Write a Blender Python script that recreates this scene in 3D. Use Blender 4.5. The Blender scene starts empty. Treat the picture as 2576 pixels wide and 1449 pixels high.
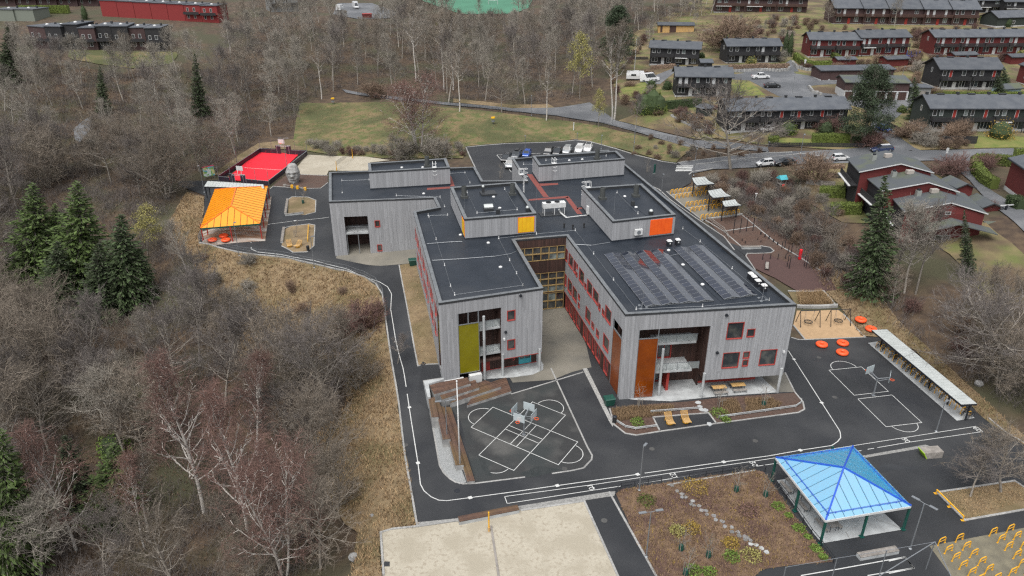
import bpy, math, random
import numpy as np
from mathutils import Vector, Matrix, noise as mnoise
from mathutils.geometry import delaunay_2d_cdt
SC = bpy.context.scene; COL = SC.collection
rnd = random.Random(7)
CAM_H = 55.7; FPX = 1850.0; PCX, PCY = 1288.0, 724.5; PITCH = math.radians(25.88)
cam = bpy.data.objects.new('camera', bpy.data.cameras.new('camera')); COL.objects.link(cam)
cam.location = (0, 0, CAM_H); cam.rotation_euler = (math.radians(90) - PITCH, 0, 0)
cam.data.sensor_width = 36; cam.data.lens = 36 * FPX / 2576; cam.data.clip_end = 4000; cam.data.clip_start = 0.5
SC.camera = cam
SUN_EL, SUN_AZ = math.radians(64), math.radians(205)
w = bpy.data.worlds.new('World'); SC.world = w; w.use_nodes = True
nt = w.node_tree; nt.nodes.clear()
wo = nt.nodes.new('ShaderNodeOutputWorld'); bg = nt.nodes.new('ShaderNodeBackground'); sk = nt.nodes.new('ShaderNodeTexSky')
sk.sky_type = 'NISHITA'; sk.sun_disc = False; sk.sun_elevation = SUN_EL; sk.sun_rotation = SUN_AZ
sk.air_density = 1.0; sk.dust_density = 4.0; sk.ozone_density = 1.0
hs = nt.nodes.new('ShaderNodeHueSaturation'); hs.inputs['Saturation'].default_value = 0.22     # thin overcast: a grey-white sky
nt.links.new(sk.outputs[0], hs.inputs['Color']); nt.links.new(hs.outputs[0], bg.inputs['Color'])
bg.inputs['Strength'].default_value = 0.12; nt.links.new(bg.outputs[0], wo.inputs['Surface'])
sun = bpy.data.objects.new('sun', bpy.data.lights.new('sun', 'SUN')); COL.objects.link(sun)
sun.data.energy = 1.5; sun.data.angle = math.radians(52); sun.data.color = (1, .96, .9)
sun.rotation_euler = (math.radians(90) - SUN_EL, 0, math.pi - SUN_AZ)
SC.view_settings.view_transform = 'Standard'; SC.view_settings.look = 'None'; SC.view_settings.gamma = 1
SC.view_settings.use_curve_mapping = False; SC.view_settings.exposure = 0.72
SC.cycles.use_denoising = False; SC.cycles.filter_width = 1.3; SC.cycles.max_bounces = 6; SC.cycles.diffuse_bounces = 3; SC.cycles.glossy_bounces = 3; SC.cycles.transparent_max_bounces = 6
_F = Vector((0, math.cos(PITCH), -math.sin(PITCH))); _U = Vector((0, math.sin(PITCH), math.cos(PITCH)))
def ray(px, py): return _F + Vector((1, 0, 0)) * ((px - PCX) / FPX) - _U * ((py - PCY) / FPX)
def un(px, py, z=0.0):
    d = ray(px, py); t = (z - CAM_H) / d.z
    return Vector((d.x * t, d.y * t, z))
def zoom(ox, oy, s):
    k = .638889
    return lambda *pts: [((x / s + ox) * k, (y / s + oy) * k) for x, y in pts]
def onplane(A, B, px, py):
    """u along A->B and height of the pixel's point on the vertical plane through A, B"""
    dx, dy = B[0] - A[0], B[1] - A[1]; L = math.hypot(dx, dy); dx /= L; dy /= L
    nx, ny = dy, -dx; d = ray(px, py)
    t = (A[0] * nx + A[1] * ny) / (d.x * nx + d.y * ny)
    return (d.x * t - A[0]) * dx + (d.y * t - A[1]) * dy, CAM_H + d.z * t
_ctrl = [  # pixel x, y and ground height there
 (0,1440,-11),(400,1440,-9),(800,1440,-4),(930,1440,-1),(650,1150,-8),(300,1200,-10.5),(0,1150,-9),(600,950,-6.5),(200,1000,-8.5),(0,850,-6.5),
 (760,900,-4),(880,1000,-2.8),(860,1250,-2.5),(940,1250,-1.2),(900,850,-.6),(700,740,-1.2),(560,720,-1.5),
 (400,720,-4),(480,600,.5),(300,560,0),(100,560,0),(440,490,3),(300,420,4.5),(100,420,4),(200,320,8),(0,300,9.5),(330,240,11),(400,140,17),(100,140,17.5),
 (560,130,17.5),(700,50,22),(300,30,24),(0,10,26),(600,250,8.5),(0,200,13.5),
 (1049,1325,0),(1041,1262,0),(1000,960,1.0),(1050,915,1.2),(975,800,1.7),(1000,690,2.0),(845,655,2.1),(700,645,2.4),(500,610,2.6),(600,500,3),(550,450,3.9),(680,470,3.8),(790,560,2.6),
 (700,600,2.5),(655,378,4.4),(772,380,4.4),(900,420,4.3),(820,330,6),(760,262,7.5),(870,300,6.8),(890,232,9),(1000,247,9.3),(1130,262,9.5),(1288,276,9.7),(1450,275,10),
 (1000,330,7.4),(1170,370,6.7),(1250,330,8),(1400,352,6.9),(1550,372,7),(1300,420,6.5),(1200,430,6.2),(1660,410,7),(1720,425,7),
 (1000,150,13.5),(1300,150,15),(900,30,22),(1100,10,22.5),(1300,30,22),(1500,70,20),(1500,200,13),(1380,100,17.5),
 (1550,310,9.4),(1663,335,9),(1750,358,8.6),(1600,360,7.8),(1850,400,8.3),(1930,378,8.8),(1930,415,8.3),(2050,382,9.4),(2200,380,10),(2300,395,10.2),(2400,392,10.5),(2560,395,11),
 (1900,290,12),(1820,320,11),(1980,330,11),(2110,330,11),(1920,210,15.5),(2050,240,14.5),(2150,250,14),(2290,250,14.2),(2210,325,12),(2330,335,12.3),(2540,335,12.5),(2240,190,16.2),(2060,200,15.8),
 (2150,140,18.5),(2400,140,18.5),(1700,165,16),(1640,205,14),(1830,160,17),(1950,160,17),(1700,244,13.2),(1830,242,13.7),(1690,72,20.5),(2200,57,23),(2450,60,23),(1900,33,24.5),(2300,5,26),(2576,0,27),(2350,225,15.5),(2510,225,15.5),
 (1760,500,4.8),(1700,480,5.6),(1850,540,4.2),(1800,460,6),(1950,620,2.3),(1880,620,2),(2050,720,1.4),(1900,700,.6),(2010,870,0),(2060,790,.5),
 (2000,480,7.2),(2130,480,8.4),(2300,480,8.4),(2120,570,6),(2300,620,6.3),(2450,600,7.5),(2576,560,9.5),(2400,440,9.6),(2500,480,9.6),(2100,640,4),(2200,740,3.2),(2400,760,3.6),(2576,800,3.6),(2250,850,1.0),(2400,950,.8),(2540,1050,.5),(2576,1180,0),(2300,900,.4)]
_cp = np.array([tuple(un(x, y, z)) for x, y, z in _ctrl] + [(-45,25,-9),(-90,30,-14),(-160,120,-12),(-200,250,8),(-220,450,28),(0,520,32),(250,520,34),(300,300,22),(200,180,11),(120,60,3),(45,20,0),(0,20,0),(20,60,0),(-120,60,-14),(160,110,6)])
def _tps_fit(P, lam=2.0):
    n = len(P); d = np.hypot(P[:, None, 0] - P[None, :, 0], P[:, None, 1] - P[None, :, 1])
    K = np.where(d > 0, d * d * np.log(d + 1e-9), 0) + np.eye(n) * lam
    A = np.zeros((n + 3, n + 3)); A[:n, :n] = K; A[:n, n] = 1; A[:n, n + 1:] = P[:, :2]; A[n, :n] = 1; A[n + 1:, :n] = P[:, :2].T
    return np.linalg.solve(A, np.r_[P[:, 2], 0, 0, 0])
_tw = _tps_fit(_cp, 6.0)
GX0, GY0, GS, GNX, GNY = -300.0, 0.0, 2.5, 264, 240
_gx = GX0 + GS * np.arange(GNX); _gy = GY0 + GS * np.arange(GNY)
_X, _Y = np.meshgrid(_gx, _gy)
_Z = _tw[-3] + _tw[-2] * _X + _tw[-1] * _Y
for (cxp, cyp, _), wt in zip(_cp, _tw):
    r2 = (_X - cxp) ** 2 + (_Y - cyp) ** 2
    _Z += wt * .5 * r2 * np.log(r2 + 1e-9)
def in_poly(X, Y, poly):
    ins = np.zeros(np.shape(X), bool); n = len(poly)
    for i in range(n):
        x0, y0 = poly[i][:2]; x1, y1 = poly[(i + 1) % n][:2]
        if y0 == y1: continue
        c = ((y0 > Y) != (y1 > Y)) & (X < (x1 - x0) * (Y - y0) / (y1 - y0) + x0)
        ins ^= c
    return ins
def poly_dist(X, Y, poly):
    D = np.full(np.shape(X), 1e9); n = len(poly)
    for i in range(n):
        x0, y0 = poly[i][:2]; x1, y1 = poly[(i + 1) % n][:2]
        dx, dy = x1 - x0, y1 - y0; t = np.clip(((X - x0) * dx + (Y - y0) * dy) / (dx * dx + dy * dy + 1e-9), 0, 1)
        D = np.minimum(D, np.hypot(X - x0 - t * dx, Y - y0 - t * dy))
    return np.where(in_poly(X, Y, poly), 0, D)
YARD_FLAT = [tuple(un(x, y))[:2] for x, y in [(1053,1300),(1063,1180),(1100,1050),(1165,985),(1200,900),(1290,800),(1370,735),(1440,750),(1560,800),(2000,870),(2190,858),(2320,940),(2462,1050),(2570,1150)]] + [(70, 25), (-12, 25), (-11.5, 50)]
_d = poly_dist(_X, _Y, YARD_FLAT); _t = np.clip((_d - 1.2) / 7.0, 0, 1); _t = _t * _t * (3 - 2 * _t)
_Z = _Z * _t
def tzv(X, Y):
    fx = np.clip((np.asarray(X, float) - GX0) / GS, 0, GNX - 1.001); fy = np.clip((np.asarray(Y, float) - GY0) / GS, 0, GNY - 1.001)
    i = fx.astype(int); j = fy.astype(int); a = fx - i; b = fy - j
    return (_Z[j, i] * (1 - a) * (1 - b) + _Z[j, i + 1] * a * (1 - b) + _Z[j + 1, i] * (1 - a) * b + _Z[j + 1, i + 1] * a * b)
def tz(x, y): return float(tzv(x, y))
def G(px, py):
    """the point of the ground seen at that pixel"""
    d = ray(px, py); t = 25.0; step = 4.0; prev = t
    while t < 900:
        if CAM_H + d.z * t < tz(d.x * t, d.y * t):
            lo, hi = prev, t
            for _ in range(24):
                m = (lo + hi) / 2
                if CAM_H + d.z * m < tz(d.x * m, d.y * m): hi = m
                else: lo = m
            t = hi; break
        prev = t; t += step
    return Vector((d.x * t, d.y * t, tz(d.x * t, d.y * t)))
def M(name, col, rough=.8, col2=None, scale=4.0, lo=.35, hi=.65, metal=0.0, spec=.5, island=0.0, obj=0.0, bump=0.0, bscale=30.0, stretch=None, detail=6.0, coat=0.0, col3=None, scale3=.25, alpha=1.0, rough2=None):
    m = bpy.data.materials.new(name); m.use_nodes = True; n = m.node_tree.nodes; l = m.node_tree.links
    b = n['Principled BSDF']; b.inputs['Roughness'].default_value = rough; b.inputs['Metallic'].default_value = metal
    b.inputs['Specular IOR Level'].default_value = spec; b.inputs['Coat Weight'].default_value = coat; b.inputs['Alpha'].default_value = alpha
    geo = n.new('ShaderNodeNewGeometry'); pos = geo.outputs['Position']
    if stretch:
        mp = n.new('ShaderNodeMapping'); mp.inputs['Scale'].default_value = stretch; l.new(pos, mp.inputs['Vector']); pos = mp.outputs['Vector']
    rgb = n.new('ShaderNodeRGB'); rgb.outputs[0].default_value = (*col, 1); out = rgb.outputs[0]
    def mixin(out, c2, sc, lo, hi):
        nz = n.new('ShaderNodeTexNoise'); nz.inputs['Scale'].default_value = sc; nz.inputs['Detail'].default_value = detail; l.new(pos, nz.inputs['Vector'])
        r = n.new('ShaderNodeMapRange'); r.inputs['From Min'].default_value = lo; r.inputs['From Max'].default_value = hi; l.new(nz.outputs['Fac'], r.inputs['Value'])
        mx = n.new('ShaderNodeMix'); mx.data_type = 'RGBA'; l.new(r.outputs[0], mx.inputs['Factor']); l.new(out, mx.inputs['A']); mx.inputs['B'].default_value = (*c2, 1)
        return mx.outputs['Result'], r.outputs[0]
    if col2:
        out, fac = mixin(out, col2, scale, lo, hi)
        if rough2 is not None:
            rr = n.new('ShaderNodeMapRange'); rr.inputs['To Min'].default_value = rough; rr.inputs['To Max'].default_value = rough2; l.new(fac, rr.inputs['Value']); l.new(rr.outputs[0], b.inputs['Roughness'])
    if col3: out, _ = mixin(out, col3, scale3, .45, .62)
    def vary(out, src, amt):
        mr = n.new('ShaderNodeMapRange'); mr.inputs['To Min'].default_value = 1 - amt; mr.inputs['To Max'].default_value = 1 + amt; l.new(src, mr.inputs['Value'])
        h = n.new('ShaderNodeHueSaturation'); l.new(out, h.inputs['Color']); l.new(mr.outputs[0], h.inputs['Value']); return h.outputs[0]
    if island: out = vary(out, geo.outputs['Random Per Island'], island)
    if obj: out = vary(out, n.new('ShaderNodeObjectInfo').outputs['Random'], obj)
    l.new(out, b.inputs['Base Color'])
    if bump:
        nz = n.new('ShaderNodeTexNoise'); nz.inputs['Scale'].default_value = bscale; nz.inputs['Detail'].default_value = 4; l.new(pos, nz.inputs['Vector'])
        bp = n.new('ShaderNodeBump'); bp.inputs['Strength'].default_value = bump; bp.inputs['Distance'].default_value = .05; l.new(nz.outputs['Fac'], bp.inputs['Height']); l.new(bp.outputs[0], b.inputs['Normal'])
    return m
m_litter = M('forest_litter', (.046,.031,.022), .95, (.092,.063,.039), .6, col3=(.052,.050,.026), scale3=.07, bump=.6, bscale=3)
m_drygrass = M('dry_grass', (.235,.175,.100), .95, (.145,.103,.06), .7, .3, .7, col3=(.12,.095,.045), scale3=.16, bump=.6, bscale=5)
m_lawn = M('lawn', (.082,.100,.030), .95, (.165,.125,.062), .45, .38, .60, col3=(.066,.072,.026), scale3=.09, bump=.3, bscale=6)
m_garden = M('garden_grass', (.105,.116,.036), .95, (.18,.14,.072), .25, .4, .6, col3=(.085,.060,.038), scale3=.11, bump=.3, bscale=6)
m_greenlawn = M('green_lawn', (.105,.135,.028), .95, (.17,.165,.05), .5, bump=.3, bscale=6)
m_asph = M('asphalt', (.026,.028,.032), .5, (.047,.049,.052), .13, .36, .68, spec=.3, bump=.15, bscale=60, detail=10, col3=(.026,.028,.031), scale3=.09, rough2=.78)
m_asph2 = M('old_asphalt', (.105,.11,.12), .6, (.15,.155,.162), .3, .35, .65, bump=.15, bscale=60, col3=(.082,.087,.095), scale3=.1)
m_asph_worn = M('worn_asphalt', (.027,.028,.029), .7, (.075,.075,.072), .22, .45, .66, bump=.15, bscale=60, detail=8, col3=(.027,.032,.033), scale3=.2)
m_conc = M('concrete_floor', (.155,.145,.12), .8, (.20,.185,.155), .4, bump=.1, bscale=30, col3=(.12,.115,.10), scale3=.2)
m_concw = M('pale_concrete', (.42,.44,.445), .75, (.28,.29,.295), .8, .35, .7, bump=.1, bscale=20)
m_white = M('white_paint', (.62,.63,.63), .6, (.48,.49,.49), 1.5, .45, .8)
m_mark = M('road_paint', (.52,.53,.52), .7, (.33,.34,.34), 2.0, .5, .8)
m_kerb = M('granite_kerb', (.33,.33,.32), .8, (.22,.22,.215), 6, bump=.2, island=.15)
m_setts = M('granite_setts', (.30,.30,.29), .85, (.17,.17,.165), 5, .35, .65, island=.25, bump=.5, bscale=8)
m_gravel = M('grey_gravel', (.30,.31,.315), .9, (.2,.21,.21), 9, bump=.8, bscale=14)
m_sand = M('sand', (.37,.34,.275), .95, (.28,.245,.19), 2.6, .5, .68, bump=.5, bscale=5, col3=(.31,.28,.22), scale3=.35)
m_mulch = M('bark_mulch', (.055,.032,.024), .95, (.10,.06,.045), 3, bump=.9, bscale=10, col3=(.075,.05,.04), scale3=.4)
m_rubber = M('red_rubber_surface', (.082,.045,.040), .9, (.058,.034,.032), 5, bump=.3, bscale=20)
m_bed = M('planting_soil', (.105,.066,.046), .95, (.175,.115,.07), 1.1, bump=.8, bscale=7, col3=(.078,.045,.036), scale3=.3)
m_swing = M('tan_safety_surface', (.40,.27,.155), .9, (.34,.23,.13), 1.5)
m_redturf = M('red_turf', (.72,.012,.03), .85, (.60,.01,.024), .8)
m_pitch = M('artificial_turf', (.05,.16,.10), .9, (.06,.19,.12), .1)
m_pavers = M('beige_pavers', (.17,.155,.11), .85, (.125,.115,.085), 1.2, island=.12, bump=.3)
m_wood = M('weathered_cladding', (.335,.342,.356), .75, (.275,.281,.294), 1.0, .3, .7, stretch=(9,9,.35), island=.13, bump=.2, bscale=12)
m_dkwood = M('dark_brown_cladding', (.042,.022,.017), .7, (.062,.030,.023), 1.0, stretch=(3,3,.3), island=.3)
m_roof = M('roof_membrane', (.014,.019,.027), .4, (.025,.031,.041), .35, .3, .7, bump=.06, bscale=40, detail=9, rough2=.62, spec=.3, col3=(.030,.035,.043), scale3=.13)
m_roofred = M('red_walkway_membrane', (.21,.055,.045), .7, (.17,.048,.04), 2)
m_cap = M('zinc_capping', (.20,.215,.225), .45, (.15,.16,.17), .8, metal=.35, island=.12)
m_capdk = M('dark_fascia_metal', (.045,.048,.052), .5, metal=.3)
m_redfr = M('red_window_frame', (.33,.05,.042), .6, obj=.06)
m_red = M('red_paint', (.36,.035,.025), .6, (.30,.03,.022), 1)
m_glass = M('window_glass', (.030,.036,.040), .08, (.10,.10,.09), .7, .45, .7, spec=1.0, obj=.3)
m_glasslt = M('pale_blind_glass', (.22,.26,.25), .15, (.06,.07,.07), 1.2, .4, .7, spec=.8)
m_timber = M('yellow_timber_frame', (.34,.235,.10), .6, (.27,.18,.07), 2)
m_yellow = M('yellow_panel', (.82,.47,.012), .5, (.74,.42,.01), 1)
m_orange = M('orange_panel', (.86,.12,.012), .5, (.78,.10,.01), 1)
m_olive = M('olive_glass_panel', (.20,.178,.005), .22, (.165,.142,.005), .5, spec=.7)
m_amber = M('amber_glass_panel', (.24,.052,.003), .2, (.16,.032,.002), .5, spec=.7)
m_turq = M('turquoise_paint', (.06,.36,.42), .5)
m_steel = M('galvanised_steel', (.27,.29,.31), .45, metal=.55)
m_dksteel = M('dark_steel', (.025,.028,.035), .5, metal=.3)
m_black = M('black_rubber', (.015,.015,.016), .7)
m_pv = M('solar_cell', (.010,.014,.027), .1, (.015,.02,.034), .5, spec=1.0, coat=.4, obj=.25)
m_pvfr = M('aluminium_frame', (.42,.44,.47), .4, metal=.5)
def sheet(name, diff, gl, fac, rough):
    m = bpy.data.materials.new(name); m.use_nodes = True; n = m.node_tree.nodes; l = m.node_tree.links; n.remove(n['Principled BSDF']); d = n.new('ShaderNodeBsdfDiffuse'); g = n.new('ShaderNodeBsdfGlossy'); x = n.new('ShaderNodeMixShader'); nz = n.new('ShaderNodeTexNoise'); nz.inputs['Scale'].default_value = .6; r = n.new('ShaderNodeMapRange'); r.inputs['To Min'].default_value = fac - .07; r.inputs['To Max'].default_value = fac + .07
    l.new(nz.outputs['Fac'], r.inputs['Value']); l.new(r.outputs[0], x.inputs['Fac']); d.inputs['Color'].default_value = (*diff, 1); g.inputs['Color'].default_value = (*gl, 1); g.inputs['Roughness'].default_value = rough; l.new(d.outputs[0], x.inputs[1]); l.new(g.outputs[0], x.inputs[2]); l.new(x.outputs[0], n['Material Output'].inputs['Surface']); return m
m_blue_roof = sheet('blue_glossy_roof_sheet', (.0,.5,.92), (.92,1,1), .70, .22); m_orange_roof = sheet('orange_glossy_roof_sheet', (1.0,.35,.005), (1,.82,.28), .5, .2)
m_board = M('pale_backboard', (.42,.48,.50), .3, spec=.8)
m_blue = M('blue_paint', (.012,.075,.45), .45)
m_green = M('dark_green_paint', (.006,.07,.055), .5)
m_orange_seam = M('orange_ridge_metal', (.88,.20,.03), .45, metal=.3)
m_silver = M('silver_roof_sheet', (.55,.58,.57), .45, (.47,.50,.49), 1, metal=.35, island=.1)
m_tube = M('orange_rubber_ring', (.85,.10,.025), .5)
m_yel = M('yellow_steel', (.68,.36,.02), .5)
m_lime = M('lime_paint', (.27,.46,.015), .6)
m_plank = M('oiled_deck_planks', (.070,.040,.030), .75, (.105,.058,.038), 1.3, stretch=(1,1,1), island=.25, col3=(.105,.066,.03), scale3=.2)
m_bench = M('grey_bench_wood', (.27,.25,.23), .8, (.18,.165,.15), 2, island=.15)
m_lounge = M('yellow_pine_slats', (.52,.33,.13), .7, (.42,.26,.10), 3, island=.15)
m_stone = M('grey_stone', (.34,.34,.33), .9, (.2,.2,.2), 1.5, bump=.5, bscale=4)
m_flag = M('flagstone', (.24,.245,.25), .85, (.17,.175,.18), 2, obj=.3)
m_binG = M('green_plastic', (.01,.06,.045), .5)
m_blackwall = M('black_stained_wood', (.016,.016,.018), .75, (.024,.024,.026), 1, stretch=(1,1,6))
m_dgreenwall = M('dark_green_stained_wood', (.022,.030,.026), .75, (.03,.038,.034), 1, stretch=(1,1,6))
m_brownwall = M('dark_brown_stained_wood', (.055,.030,.030), .75, (.07,.04,.038), 1, stretch=(1,1,6))
m_redwall = M('falu_red_wood', (.125,.019,.018), .8, (.10,.016,.015), 1, stretch=(1,1,6))
m_brightredwall = M('bright_red_wood', (.22,.024,.024), .8, (.19,.02,.02), 1, stretch=(1,1,6))
m_hroof = M('slate_grey_roofing', (.058,.066,.079), .7, (.082,.09,.102), .5, bump=.2, bscale=5, obj=.15)
m_hroofg = M('mossy_grey_roofing', (.070,.079,.087), .75, (.088,.102,.068), .25, .5, .68, bump=.2, bscale=5)
m_trim = M('white_trim', (.55,.56,.56), .6)
m_found = M('white_rendered_base', (.5,.51,.51), .8, (.4,.4,.4), 1)
m_bark = M('grey_bark', (.27,.245,.21), .9, (.17,.15,.13), 3, obj=.25)
m_barkpale = M('pale_bark', (.40,.37,.325), .9, (.25,.225,.195), 4, obj=.2)
m_birch = M('birch_bark', (.52,.49,.45), .85, (.10,.09,.085), 1.0, .58, .66, stretch=(1,1,3.5))
m_twig = M('grey_brown_twigs', (.192,.162,.130), .9, obj=.28, island=.3)
m_twigpale = M('pale_grey_twigs', (.25,.228,.195), .9, obj=.2, island=.3)
m_twigred = M('red_brown_birch_twigs', (.17,.10,.083), .9, obj=.2, island=.3)
m_twigpurple = M('purplish_grey_twigs', (.14,.123,.114), .9, obj=.25, island=.3)
m_spruce = M('spruce_needles', (.034,.054,.019), .8, obj=.25, island=.5)
m_spruceY = M('bright_spruce_needles', (.058,.092,.021), .8, obj=.2, island=.5)
m_pine = M('pine_needles', (.040,.060,.030), .8, obj=.15, island=.5)
m_hedge = M('hedge_leaves', (.085,.112,.020), .85, obj=.3, island=.45)
m_hedgedk = M('dark_hedge_leaves', (.030,.048,.016), .85, obj=.2, island=.45)
m_yleaf = M('yellow_green_leaves', (.27,.25,.08), .85, island=.4)
m_goldleaf = M('golden_leaves', (.27,.185,.035), .85, island=.4)
m_limeleaf = M('lime_leaves', (.115,.18,.03), .85, island=.4)
m_brownshrub = M('brown_shrub_twigs', (.20,.14,.10), .9, obj=.3, island=.35)
m_redshrub = M('maroon_shrub_twigs', (.13,.075,.065), .9, obj=.2, island=.35)
m_straw = M('straw_blades', (.31,.215,.118), .9, island=.4)
m_straw2 = M('brown_blades', (.20,.135,.075), .9, island=.45)
CAR = {n: M('car_paint_' + n, c, .25, spec=.6, coat=.6, metal=mt) for n, c, mt in [('white',(.6,.61,.62),0),('black',(.012,.013,.015),0),('silver',(.42,.44,.45),.5),('blue',(.02,.09,.42),.2),('grey',(.10,.11,.12),.3),('navy',(.03,.045,.10),.2)]}
m_carglass = M('car_glass', (.015,.02,.025), .05, spec=1.0)
m_lens = M('headlamp_lens', (.7,.72,.74), .15)
m_tail = M('tail_lamp_lens', (.4,.01,.01), .25)
ORG = {}
class MB:
    def __init__(s): s.v = []; s.f = []; s.mi = []; s.cur = 0
    def add(s, vs, fs):
        o = len(s.v); s.v += [tuple(p) for p in vs]; s.f += [tuple(i + o for i in f) for f in fs]; s.mi += [s.cur] * len(fs)
    def poly(s, pts): s.add(pts, [tuple(range(len(pts)))])
    def hexa(s, b, t):  # 4 bottom, 4 top points
        s.add(list(b) + list(t), [(3,2,1,0),(4,5,6,7),(0,1,5,4),(1,2,6,5),(2,3,7,6),(3,0,4,7)])
    def box(s, c, size, a=0.0):
        ca, sa = math.cos(a), math.sin(a); x, y, z = [q / 2 for q in size]
        P = lambda i, j, k: (c[0] + i * x * ca - j * y * sa, c[1] + i * x * sa + j * y * ca, c[2] + k * z)
        q = [(-1,-1),(1,-1),(1,1),(-1,1)]
        s.hexa([P(i, j, -1) for i, j in q], [P(i, j, 1) for i, j in q])
    def beam(s, p, q, w, h, up=(0, 0, 1)):
        p = Vector(p); q = Vector(q); d = (q - p).normalized(); r = d.cross(Vector(up))
        if r.length < 1e-4: r = d.cross(Vector((0, 1, 0)))
        r.normalize(); u = r.cross(d); r = r * w / 2; u = u * h / 2
        s.hexa([p - r - u, p + r - u, p + r + u, p - r + u], [q - r - u, q + r - u, q + r + u, q - r + u])
    def prism(s, poly, z0, z1):
        n = len(poly); g = lambda z, p: z(p[0], p[1]) if callable(z) else z
        s.add([(p[0], p[1], g(z0, p)) for p in poly] + [(p[0], p[1], g(z1, p)) for p in poly],
              [tuple(range(n, 2 * n)), tuple(range(n - 1, -1, -1))] + [(i, (i + 1) % n, n + (i + 1) % n, n + i) for i in range(n)])
    def tube(s, p, q, r0, r1=None, n=8, caps=True):
        r1 = r0 if r1 is None else r1; p = Vector(p); q = Vector(q); d = q - p
        if d.length < 1e-6: return
        d.normalize(); a = d.cross(Vector((0, 0, 1)))
        if a.length < 1e-3: a = Vector((1, 0, 0))
        a.normalize(); b = d.cross(a)
        cs = [(math.cos(2 * math.pi * i / n), math.sin(2 * math.pi * i / n)) for i in range(n)]
        vs = [p + (a * c + b * e) * r0 for c, e in cs] + [q + (a * c + b * e) * r1 for c, e in cs]
        fs = [(i, (i + 1) % n, n + (i + 1) % n, n + i) for i in range(n)]
        if caps: fs += [tuple(range(n - 1, -1, -1)), tuple(range(n, 2 * n))]
        s.add(vs, fs)
    def path(s, pts, r, n=6):
        for a, b in zip(pts, pts[1:]): s.tube(a, b, r, r, n)
    def lathe(s, prof, c=(0, 0, 0), n=14, squash=1.0):
        vs = []; fs = []
        for r, z in prof: vs += [(c[0] + r * math.cos(2 * math.pi * i / n), c[1] + squash * r * math.sin(2 * math.pi * i / n), c[2] + z) for i in range(n)]
        for k in range(len(prof) - 1): fs += [(k * n + i, k * n + (i + 1) % n, (k + 1) * n + (i + 1) % n, (k + 1) * n + i) for i in range(n)]
        fs += [tuple(range(n - 1, -1, -1)), tuple((len(prof) - 1) * n + i for i in range(n))]
        s.add(vs, fs)
    def build(s, name, mat, parent=None, smooth=False, **tags):
        o0 = ORG.get(parent.name, Vector((0, 0, 0))) if parent else Vector((0, 0, 0))
        me = bpy.data.meshes.new(name)
        if o0.length: me.from_pydata([(x - o0.x, y - o0.y, z - o0.z) for x, y, z in s.v], [], s.f)
        else: me.from_pydata(s.v, [], s.f)
        mats = mat if isinstance(mat, (list, tuple)) else [mat]
        for m in mats: me.materials.append(m)
        if len(mats) > 1: me.polygons.foreach_set('material_index', s.mi)
        if smooth: me.polygons.foreach_set('use_smooth', [True] * len(me.polygons))
        o = bpy.data.objects.new(name, me); COL.objects.link(o)
        if parent: o.parent = parent; ORG[o.name] = o0
        for k, v in tags.items(): o[k] = v
        return o
def thing(name, label, cat, loc=(0, 0, 0), rz=0.0, group=None, world=False):
    """an Empty at the thing's base; world=True: its parts are given in world coordinates"""
    o = bpy.data.objects.new(name, None); COL.objects.link(o); o.location = loc; o.rotation_euler = (0, 0, rz); o.empty_display_size = .3
    o['label'] = label; o['category'] = cat
    if group: o['group'] = group
    if world: ORG[o.name] = Vector(loc)
    return o
def copy_tree(o, loc=None, rz=None, label=None, scale=None, parent=None):
    c = o.copy(); COL.objects.link(c)
    if parent: c.parent = parent
    if loc is not None: c.location = loc
    if rz is not None: c.rotation_euler = (0, 0, rz)
    if scale is not None: c.scale = scale if hasattr(scale, '__len__') else (scale,) * 3
    if label: c['label'] = label
    for ch in KIDS.get(o.name) or kids(o): copy_tree(ch, parent=c)
    return c
KIDS = {}
def kids(o):
    k = [x for x in COL.objects if x.parent == o]; KIDS[o.name] = k; return k
def place(proto, used, loc, rz=0.0, label=None, scale=None):
    """the first call moves the prototype itself, later calls copy it with its parts"""
    if proto.name not in used:
        used.add(proto.name); kids(proto)
        for k in KIDS[proto.name]: kids(k)
        proto.location = loc; proto.rotation_euler = (0, 0, rz)
        if scale is not None: proto.scale = scale if hasattr(scale, '__len__') else (scale,) * 3
        if label: proto['label'] = label
        return proto
    return copy_tree(proto, loc, rz, label, scale)
USED = set()
def np_mesh(name, V, F, mat, parent=None, **tags):
    """mesh from numpy arrays, F of shape (n,3) or (n,4)"""
    me = bpy.data.meshes.new(name); n, k = F.shape
    me.vertices.add(len(V)); me.vertices.foreach_set('co', np.ascontiguousarray(V, dtype=np.float32).ravel())
    me.loops.add(n * k); me.loops.foreach_set('vertex_index', np.ascontiguousarray(F, dtype=np.int32).ravel())
    me.polygons.add(n); me.polygons.foreach_set('loop_start', np.arange(0, n * k, k, dtype=np.int32))
    me.materials.append(mat); me.update(calc_edges=True)
    o = bpy.data.objects.new(name, me); COL.objects.link(o)
    if parent: o.parent = parent
    for q, v in tags.items(): o[q] = v
    return o
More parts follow.
